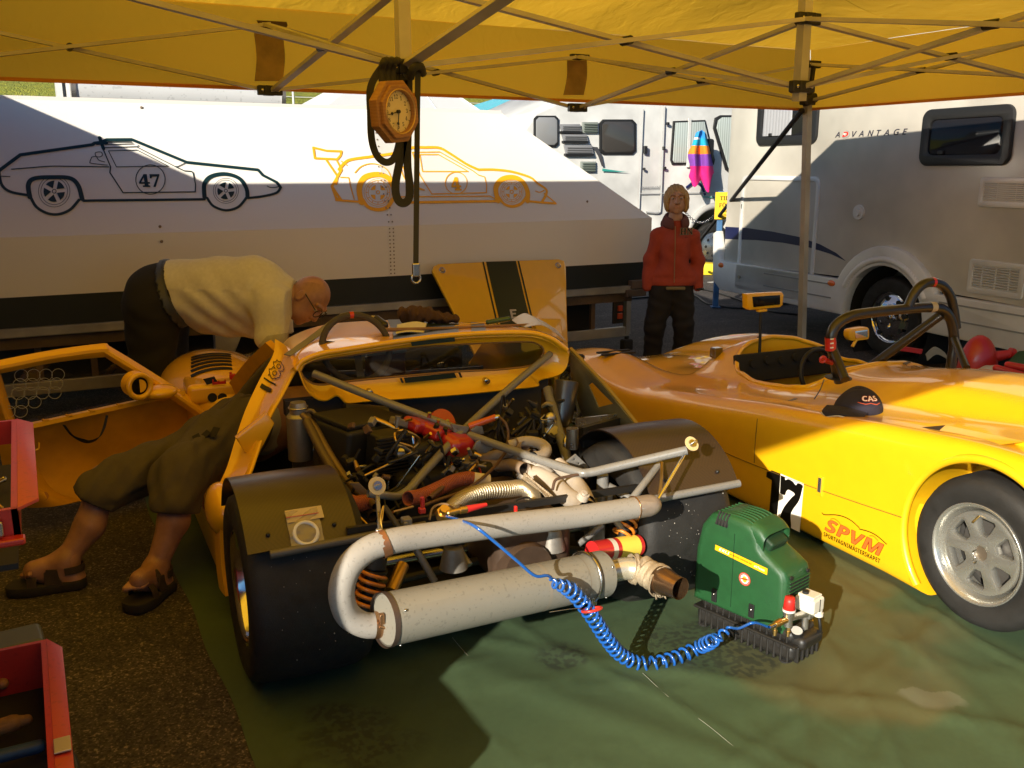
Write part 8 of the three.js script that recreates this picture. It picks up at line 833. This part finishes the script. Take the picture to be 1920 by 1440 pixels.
  const hc = E(1440, 1158, 0.21); add('coupling', [rod([rg[0], rg[1] - 0.035, rg[2]], [rg[0] - 0.005, rg[1] - 0.033, rg[2] + 0.04], 0.011, 0.011, 6), rod([rg[0] - 0.005, rg[1] - 0.033, rg[2] + 0.04], [rg[0] - 0.007, rg[1] - 0.034, rg[2] + 0.07], 0.013, 0.011, 16)], M.brass, t); add('coupling_nut', rod([rg[0] - 0.007, rg[1] - 0.034, rg[2] + 0.07], [rg[0] - 0.01, rg[1] - 0.035, rg[2] + 0.1], 0.01, 0.008, 8), M.steel, t);
  add('manifold', [cyl(0.012, 0.012, 0.08, bx[0] - 0.01, bx[1] - 0.06, bx[2], 0, 0, 0, 8), rbox(0.03, 0.03, 0.03, 0.006, bx[0], bx[1] - 0.042, bx[2])], M.alu, t); for (const [a, b] of [[1456, 1180], [1482, 1182], [1527, 1160]]) add('brass_fitting', [cyl(0.006, 0.007, 0.04, ...E(a, b, 0.2), 0, 0, 0, 8), cyl(0.009, 0.009, 0.01, ...E(a, b + 3, 0.2), 0, 0, 0, 6)], M.brass, t);
  const gp = E(1498, 1187, 0.215); const ga = add('gauge', cyl(0.022, 0.022, 0.026, ...gp, 0.25, 0, -0.25, 24), M.black, t); add('dial', at(cyl(0.019, 0.019, 0.002, 0, 0.0135, 0, 0, 0, 0, 24), ...gp, 0.25, 0, -0.25), std(0.5, 0.48, 0.44, 0.3), ga); add('power_cable', tube([[bx[0] + 0.02, bx[1] - 0.045, bx[2] - 0.03], [bx[0] + 0.03, bx[1] - 0.09, bx[2] - 0.03], [bx[0] + 0.01, bx[1] - 0.12, bx[2] - 0.05], [bx[0] - 0.1, 0.1, bx[2] - 0.07]], 0.0055, 30, 8), M.black, t);
  // ---- blue coiled hose
  const m = new THREE.Matrix4().makeRotationY(fr.turn).setPosition(ox, 0, oz), cw = (p) => vec(p).applyMatrix4(m).toArray(), G = (px, py, y = 0.03) => W(px, py, 'y', y);
  const start = cw([rg[0] - 0.01, rg[1] - 0.035, rg[2] + 0.1]), lead = [start, camAt(2.72)(1410, 1168), camAt(2.7)(1385, 1178), camAt(2.68)(1366, 1176)], coilP = [camAt(2.68)(1366, 1180), camAt(2.66)(1345, 1196), G(1310, 1214, 0.05), G(1270, 1232, 0.03), G(1230, 1243, 0.028), G(1195, 1243, 0.028), CW(1165, 1228, 0.5), CW(1138, 1198, 0.53), CW(1112, 1158, 0.56), CW(1090, 1128, 0.58), CW(1066, 1104, 0.6), CW(1034, 1092, 0.63)], tailP = [CW(1034, 1084, 0.63), CW(1026, 1079, 0.64), CW(1005, 1080, 0.65), CW(970, 1052, 0.65), CW(930, 1018, 0.64), CW(895, 990, 0.62), CW(865, 976, 0.5), CW(838, 968, 0.34)];
  const cv = new THREE.CatmullRomCurve3(coilP.map(vec)), N = 33, seg = N * 16, fs = cv.computeFrenetFrames(seg, false), hp = []; for (let i = 0; i <= seg; i++) { const k = i / seg, c = cv.getPointAt(k), a = k * N * 2 * Math.PI, rad = 0.0205 * Math.min(1, 0.45 + 6 * Math.min(k, 1 - k)); hp.push(c.addScaledVector(fs.normals[i], rad * Math.cos(a)).addScaledVector(fs.binormals[i], rad * Math.sin(a))); }
  const blue = phy(0.012, 0.1, 0.4, 0.22, { clearcoat: 0.6, clearcoatRoughness: 0.1 }), hs = thing('air_hose', 'blue coiled air hose running from the compressor up to the coupe', 'hose'); const all = [...lead.map(vec), ...hp, ...tailP.map(vec)]; add('coil', new THREE.TubeGeometry(new THREE.CatmullRomCurve3(all), 1400, 0.0046, 8), blue, hs);
  const q = [CW(832, 968, 0.34), CW(842, 962, 0.34), CW(862, 957, 0.34), CW(875, 955, 0.34), CW(912, 946, 0.33)]; add('coupling', [rod(q[1], q[2], 0.009, 0.009, 8), rod(q[2], q[3], 0.011, 0.011, 16), ball(0.01, ...q[1], 1, 1, 1, 10)], M.brass, hs); add('nozzle', rod(q[3], q[4], 0.0115, 0.006, 14), phy(0.5, 0.02, 0.02, 0.4), hs);
  const tg = CW(1110, 1143, 0.6), tie = thing('tag_ring', 'red plastic ring tag hooked over the blue coiled hose', 'ring'); add('ring', at(tor(0.026, 0.0042, 0, 0, 0, 0, 0, 0, 6.283, 30).scale(1.15, 1, 1), ...tg, Math.PI / 2 - 0.35, 0, -0.1), phy(0.6, 0.03, 0.02, 0.35, { clearcoat: 0.5 }), tie); add('wire', tube([CW(1090, 1140, 0.6), CW(1062, 1143, 0.61), CW(1030, 1148, 0.6)], 0.0012, 16, 5), M.steel, tie);
}
for (const [n, P] of [['long', [[1205, 1262], [1260, 1312], [1330, 1362], [1425, 1442]]], ['short', [[848, 1195], [862, 1212], [880, 1232]]]]) solo('thread', `${n} pale thread lying on the green ground sheet`, 'thread', tube(P.map(([a, b]) => W(a, b, 'y', 0.014)), 0.0007, 40, 5), std(0.3, 0.31, 0.25, 0.8));
{ // ---- left: tool chest and tool case, mostly outside the picture
  const redM = phy(0.46, 0.026, 0.012, 0.4, { clearcoat: 0.4, clearcoatRoughness: 0.2, map: rept(specksT, 2) }), dk = std(0.02, 0.018, 0.016, 0.8, { map: rept(blotchT, 3) });
  const chest = (name, label, x0, x1, z0, z1, y0, y1, fl) => { const t = thing(name, label, 'tool box', [0, 0, 0]), th = 0.012; if (y1 > 0.8) { add('cabinet', box(0.34, 0.85, 0.7, -0.45, 0.425, -2.26), redM, t); y0 = 0.89; } add('wall', box(th, y1 - y0, z1 - z0, x1 - th / 2, (y0 + y1) / 2, (z0 + z1) / 2), redM, t); add('wall', box(x1 - x0, y1 - y0, th, (x0 + x1) / 2, (y0 + y1) / 2, z1 + th / 2 - th), redM, t); add('wall', box(x1 - x0 - 2 * th, y1 - y0, th, (x0 + x1) / 2, (y0 + y1) / 2, z0 + th / 2), redM, t); add('wall', box(th, y1 - y0, z1 - z0 - 2 * th, x0 + th / 2, (y0 + y1) / 2, (z0 + z1) / 2), redM, t);
    add('floor', box(x1 - x0 - 2 * th, th, z1 - z0 - 2 * th, (x0 + x1) / 2, y1 - 0.12, (z0 + z1) / 2), dk, t); const f = poly([[z1 - 0.0, 0], [z1 - 0.03, fl], [z0 + 0.06, fl], [z0, 0]], 0.006, 0.002); f.rotateY(Math.PI / 2); f.rotateZ(-0.5); const g2 = poly([[-z1, 0], [-z1 + 0.04, fl], [-z0 - 0.06, fl], [-z0, 0]], 0.004, 0.0015); g2.rotateX(Math.PI / 2); g2.rotateY(Math.PI / 2); g2.translate(x1, y1, 0); add('flange', g2, redM, t); return t; };
  const a = chest('tool_chest', 'red open tool chest with a silver latch at the left edge', -0.62, -0.062, -2.62, -1.9, 0.02, 0.95, 0.035); add('latch', [rbox(0.12, 0.03, 0.012, 0.004, -0.15, 0.918, -1.888)], M.alu, a); add('latch_rivet', ball(0.007, -0.115, 0.915, -1.88, 1, 1, 0.6, 10), M.red, a); add('corner_lug', rbox(0.06, 0.014, 0.03, 0.005, -0.085, 0.892, -1.885), redM, a);
  for (const [m, p, q, r] of [[M.wood, [-0.2, 0.87, -1.98], [-0.12, 0.875, -2.14], 0.012], [M.brass, [-0.16, 0.9, -2.3], [-0.1, 0.87, -2.16], 0.004], [M.steel, [-0.3, 0.86, -2.1], [-0.1, 0.86, -2.4], 0.008], [M.red, [-0.24, 0.87, -1.96], [-0.14, 0.87, -1.94], 0.012], [std(0.02, 0.06, 0.03, 0.4), [-0.2, 0.88, -2.28], [-0.12, 0.9, -2.36], 0.013]]) solo('hand_tool', { 0: '' }[1] ?? ['wooden handle', 'thin brass rod', 'steel spanner', 'red handle', 'green handle'][[M.wood, M.brass, M.steel, M.red].indexOf(m) < 0 ? 4 : [M.wood, M.brass, M.steel, M.red].indexOf(m)] + ' lying in the red open tool chest', 'tool', [rod(p, q, r, r * 0.8, 12), ball(r * 1.1, ...p), ball(r * 0.9, ...q)], m);
  const b = chest('tool_case', 'red open tool case with a dark floor in the bottom left corner', -0.62, -0.05, -2.26, -1.3, 0.02, 0.5, 0.03); add('clasp', [rbox(0.03, 0.004, 0.05, 0.0015, -0.035, 0.507, -1.78)], std(0.5, 0.42, 0.26, 0.4, { metalness: 0.5 }), b); add('slot_plate', rbox(0.05, 0.02, 0.004, 0.002, -0.19, 0.46, -2.246), std(0.05, 0.03, 0.03, 0.5), b); add('side_handle', tube([[-0.045, 0.42, -1.95], [-0.02, 0.41, -1.85], [-0.02, 0.4, -1.65], [-0.045, 0.4, -1.55]], 0.01, 24, 8), M.black, b);
  const Y = (px, py, y = 0.42) => W(px, py, 'y', y); solo('file_handle', 'worn yellow wooden tool handle in the red tool case', 'tool', [rod(Y(-30, 1372), Y(20, 1358), 0.016, 0.019), ball(0.019, ...Y(22, 1357), 1.2, 1, 1), rod(Y(22, 1357), Y(50, 1350), 0.017, 0.011), ball(0.012, ...Y(50, 1350))], std(0.3, 0.15, 0.04, 0.6, { map: rept(blotchT, 12), bumpMap: rept(grainT, 30), bumpScale: 0.002 })); solo('pipe_handle', 'blue tubular tool handle in the red tool case', 'tool', [rod(Y(-40, 1428), Y(72, 1400), 0.014, 0.014), ball(0.014, ...Y(74, 1399))], std(0.02, 0.06, 0.12, 0.5, { map: rept(blotchT, 12) })); solo('wood_handle', 'brown wooden handle end by the wall of the red tool case', 'tool', [rod(Y(-20, 1285), Y(4, 1282), 0.012), ball(0.013, ...Y(5, 1282))], M.wood);
  const o = thing('parts_box', 'grey plastic parts box with blue compartments behind the red tool case', 'box', [-0.16, 0, -2.52], 0.1); add('shell', rbox(0.2, 0.4, 0.12, 0.015, 0, 0.2, 0), std(0.06, 0.075, 0.1, 0.4), o); for (let i = 0; i < 4; i++) for (let j = 0; j < 2; j++) add('compartment', rbox(0.06, 0.06, 0.01, 0.006, -0.05 + j * 0.1, 0.34 - i * 0.085, 0.06), (i + j) % 2 ? std(0.01, 0.02, 0.12, 0.4) : M.black, o);
}
{ // ---- things lying on the coupe
  const part = (name, label, cat_) => thing(name, label, cat_, [0, 0, 0]); const CWr = (px, py, z) => CW(px, py, z);
  const sw = thing('steering_wheel', 'grey suede steering wheel with a red centre band resting on the coupe roof', 'steering wheel', CW(668, 652, -0.83), COUPE.turn); const rx = -0.42; add('rim', at(tor(0.138, 0.0135, 0, 0, 0, 0, 0, 0, 6.283, 56), 0, 0, 0, rx), std(0.06, 0.052, 0.045, 0.85, { bumpMap: rept(grainT, 30), bumpScale: 0.0008 }), sw); add('centre_band', at(tor(0.138, 0.0142, 0, 0, 0, 0, 0, Math.PI / 2 - 0.06, 0.12, 8), 0, 0, 0, rx), M.red, sw); add('spokes', [0.2, Math.PI - 0.2, -Math.PI / 2].map((a) => at(bar([0, 0, 0], [0.13 * Math.cos(a), 0.13 * Math.sin(a), 0], 0.03, 0.004, [0, 0, 1]), 0, 0, 0, rx)), M.black, sw);
  const onRoof = (px, py, z, up = 0) => { const p = CW(px, py, z); return [p[0], p[1] + up, p[2]]; };
  solo('webbing_strap', 'grey webbing strap laid across the left corner of the coupe roof', 'strap', patch([[645, 594, -1.32], [620, 611, -1.12], [590, 634, -0.98], [560, 656, -0.85], [538, 671, -0.79]].map(([a, b, z]) => [onRoof(a - 6, b, z, 0.012), onRoof(a + 7, b + 3, z, 0.012)]), 3, 30, 0.004), std(0.2, 0.19, 0.18, 0.8, { bumpMap: rept(clothBump, 10), bumpScale: 0.0006 }));
  { const c = onRoof(800, 596, -1.2); const f = (x, y, z) => { let d = 9; for (const [px, py, zz, a, b2] of [[770, 592, -1.22, 0.045, 0.03], [790, 588, -1.2, 0.055, 0.032], [815, 594, -1.18, 0.05, 0.024], [845, 598, -1.16, 0.045, 0.017], [758, 588, -1.2, 0.03, 0.03]]) { const p = onRoof(px, py, zz); d = smin(d, ell(x, y, z, p, [a, b2, a * 0.9]), 0.035); } return d + 0.007 * Math.sin(x * 75 + 3 * Math.sin(z * 40)) * Math.sin(z * 60 + y * 50) + 0.004 * Math.sin(x * 130 + z * 90); }; solo('rag', 'crumpled brown rag lying on the coupe roof', 'rag', nets(f, [c[0] - 0.22, c[1] - 0.08, c[2] - 0.16], [c[0] + 0.22, c[1] + 0.09, c[2] + 0.16], 0.007), clothM(0.07, 0.035, 0.025)); }
  { const t = part('screwdriver', 'screwdriver with a green handle lying on the coupe roof', 'screwdriver'), a = onRoof(852, 613, -0.98, 0.004), b = onRoof(915, 606, -0.98, 0.004), c = onRoof(953, 600, -0.98, 0.006); add('blade', rod(a, b, 0.0035), M.brass, t); add('handle', [rod(b, c, 0.011, 0.0125, 8), ball(0.0125, ...c, 1, 1, 1, 12), ball(0.012, ...b, 1, 1, 1, 12)], phy(0.006, 0.06, 0.03, 0.2, { clearcoat: 0.6 }), t); }
  { const t = part('spray_bottle', 'small dark capped bottle lying beside the steering wheel', 'bottle'), a = onRoof(706, 600, -1.05, 0.006), b = onRoof(721, 613, -0.98, 0.008); add('bottle', [rod(a, b, 0.016, 0.018), ball(0.018, ...b, 1, 1, 1, 12)], std(0.015, 0.015, 0.02, 0.3), t); add('tip', rod([a[0] - 0.02, a[1] + 0.01, a[2] - 0.01], a, 0.004, 0.014), std(0.4, 0.35, 0.22, 0.5), t); }
  solo('wooden_stick', 'long brown wooden stick lying across the coupe roof', 'stick', [rod(onRoof(722, 622, -0.86, 0.008), onRoof(845, 619, -0.86, 0.008), 0.0085, 0.0065), rod(onRoof(845, 619, -0.86, 0.008), onRoof(1000, 611, -0.86, 0.008), 0.0065, 0.004)], std(0.22, 0.12, 0.07, 0.6)); solo('paper_sheet', 'white folded paper lying under the stick on the roof', 'paper', patch([[onRoof(745, 611, -1.0, 0.004), onRoof(778, 606, -1.05, 0.006), onRoof(800, 609, -1.0, 0.004)], [onRoof(742, 628, -0.82, 0.004), onRoof(765, 627, -0.82, 0.01), onRoof(795, 626, -0.82, 0.004)]], 10, 6, 0.002), std(0.6, 0.57, 0.5, 0.7)); solo('plastic_sheet', 'crumpled clear plastic lying at the right end of the roof', 'plastic', patch([[onRoof(960, 605, -1.1, 0.01), onRoof(985, 600, -1.1, 0.03), onRoof(1010, 608, -1.1, 0.01)], [onRoof(970, 612, -0.95, 0.01), onRoof(1005, 609, -0.95, 0.026), onRoof(1040, 622, -0.95, 0.012)], [onRoof(985, 617, -0.8, 0.006), onRoof(1020, 620, -0.8, 0.02), onRoof(1062, 645, -0.8, 0.008)]], 18, 14, 0.003), phy(0.6, 0.55, 0.46, 0.25, { transmission: 0.5, thickness: 0, side: THREE.DoubleSide }));
  // zip bag with a white ring on the left wheel cover
  const cov = (x, deg, up = 0.004) => vec([x, 0.302 + (0.351 + up) * Math.sin(deg * R), (0.351 + up) * Math.cos(deg * R)]).applyMatrix4(coupeM).toArray(); const x0 = Z(549, 985, 0.27)[0] - 0.008, x1 = x0 + 0.095, t = part('zip_bag', 'clear zip bag with a white ring inside lying on the left wheel cover', 'bag');
  const gr = []; for (let i = 0; i <= 6; i++) { const r = []; for (let j = 0; j <= 6; j++) r.push(cov(x0 + (x1 - x0) * j / 6, 57 - 19 * i / 6, 0.005 + 0.004 * Math.sin(i * 2.1 + j * 1.3))); gr.push(r); } add('film', patch(gr, 20, 20, 0), phy(0.75, 0.68, 0.5, 0.12, { transmission: 0.72, thickness: 0, side: THREE.DoubleSide }), t); const rp = []; for (let i = 0; i < 32; i++) { const a = i / 32 * 6.283; rp.push(cov((x0 + x1) / 2 + 0.033 * Math.cos(a), 44.5 + 5.6 * Math.sin(a), 0.004)); } add('ring', tube(rp, 0.006, 64, 8, true), std(0.66, 0.66, 0.64, 0.35), t); add('zip_line', [tube([0, 0.25, 0.5, 0.75, 1].map((k) => cov(x0 + (x1 - x0) * k, 53.5, 0.009)), 0.0016, 16, 6)], std(0.5, 0.12, 0.1, 0.5), t); add('paper_label', patch([[cov(x0 + 0.002, 58), cov(x1 + 0.014, 58)], [cov(x0 + 0.002, 51), cov(x1 + 0.014, 51)]], 6, 6, 0.001), std(0.5, 0.4, 0.2, 0.7), t);
}
{ // ---- behind the sports racer, under the cream motorhome
  const C = camAt(6.2), c0 = C(1836, 658), t = thing('jerry_can', 'red round plastic can with a spout behind the sports racer', 'can', [c0[0], 0, c0[2]], -YAW); add('body', [nets((x, y, z) => smin(ell(x, y, z, [0, 0.2, 0], [0.135, 0.27, 0.11]), ell(x, y, z, [0.0, 0.08, 0], [0.14, 0.1, 0.12]), 0.05), [-0.2, -0.04, -0.16], [0.2, 0.52, 0.16], 0.018)], phy(0.5, 0.022, 0.018, 0.4, { clearcoat: 0.3 }), t); add('spout', [rod([0.09, 0.32, 0.02], [0.2, 0.345, 0.04], 0.04, 0.03), cyl(0.036, 0.036, 0.03, 0.2, 0.35, 0.04, 0, 0, 1.3)], phy(0.5, 0.022, 0.018, 0.4), t);
  { const p = camAt(5.9)(1845, 690); const f = (x, y, z) => { let d = 9; for (const [a, b, c, r, h] of [[-0.12, 0.1, 0, 0.14, 0.2], [0.05, 0.12, 0.02, 0.16, 0.21], [0.2, 0.05, 0.04, 0.14, 0.12]]) d = smin(d, ell(x, y, z, [p[0] + a * 0.885, b, p[2] + a * 0.465 + c], [r, h, 0.14]), 0.06); return d + 0.012 * Math.sin(x * 40 + 3 * Math.sin(z * 22)) * Math.sin(y * 36 + z * 30); }; solo('white_towel', 'crumpled cream towel heaped beside the red can', 'towel', nets(f, [p[0] - 0.4, -0.02, p[2] - 0.4], [p[0] + 0.5, 0.4, p[2] + 0.5], 0.018), clothM(0.55, 0.48, 0.4)); }
  const rm = phy(0.45, 0.02, 0.02, 0.4); for (const [a, b, c, d, l] of [[1868, 690, 1935, 708, 'lower'], [1890, 684, 1945, 694, 'upper']]) solo('red_tube', `${l} red tube of the rack at the right edge behind the racer`, 'tube', [rod(camAt(5.6)(a, b), camAt(5.5)(c, d), 0.022), ball(0.022, ...camAt(5.6)(a, b))], rm); solo('red_board', 'thin red board edge behind the cockpit of the sports racer', 'board', bar(camAt(6.0)(1688, 653), camAt(6.0)(1728, 659), 0.02, 0.03, [0, 1, 0]), rm); solo('green_cushion', 'green cushion with a white edge at the right edge behind the racer', 'cushion', rbox(0.5, 0.12, 0.3, 0.05, camAt(5.9)(1935, 692)[0], camAt(5.9)(1935, 692)[1], camAt(5.9)(1935, 692)[2], 0, 0.4, 0.1), clothM(0.03, 0.09, 0.025)); solo('pale_cloth', 'pale crumpled cloth on the ground behind the roll hoop', 'cloth', patch([[C(1735, 664), C(1752, 650), C(1770, 660)], [C(1738, 676), C(1756, 664), C(1780, 676)]], 10, 8, 0.01), clothM(0.3, 0.3, 0.26));
  const cab = (pts, n) => solo('cable', n, 'cable', tube(pts.map(([a, b]) => W(a, b, 'y', 0.014)), 0.012, 60, 6), M.black); cab([[1180, 560], [1290, 552], [1330, 570], [1400, 578], [1470, 570], [1560, 560]], 'black cable looping over the asphalt past the blue post'); cab([[1285, 538], [1330, 545], [1380, 560], [1440, 582], [1500, 590]], 'black cable crossing towards the cream motorhome wheel');
  const ch = W(1330, 512, 'y', 0); solo('wheel_chock', 'yellow wheel chock on the ground behind the boy', 'chock', [poly([[-0.3, 0], [0.3, 0], [0.24, 0.13], [-0.22, 0.16]], 0.3, 0.01).rotateY(-YAW).translate(ch[0], 0.012, ch[2])], std(0.75, 0.52, 0.02, 0.6));
  { const p = camAt(6.9)(1270, 690); const f = (x, y, z) => Math.max(smin(ell(x, y, z, [p[0] - 0.05, 0.05, p[2]], [0.2, 0.12, 0.14]), ell(x, y, z, [p[0] + 0.13, 0.05, p[2] - 0.03], [0.14, 0.09, 0.13]), 0.05) + 0.012 * Math.sin(x * 50) * Math.sin(z * 44 + y * 30), 0.004 - y); solo('black_bag', 'black crumpled bag on the ground by the boy’s feet', 'bag', nets(f, [p[0] - 0.32, -0.02, p[2] - 0.25], [p[0] + 0.35, 0.22, p[2] + 0.25], 0.016), phy(0.012, 0.012, 0.013, 0.35, { clearcoat: 0.4 })); }
}
renderer.render(scene, camera);
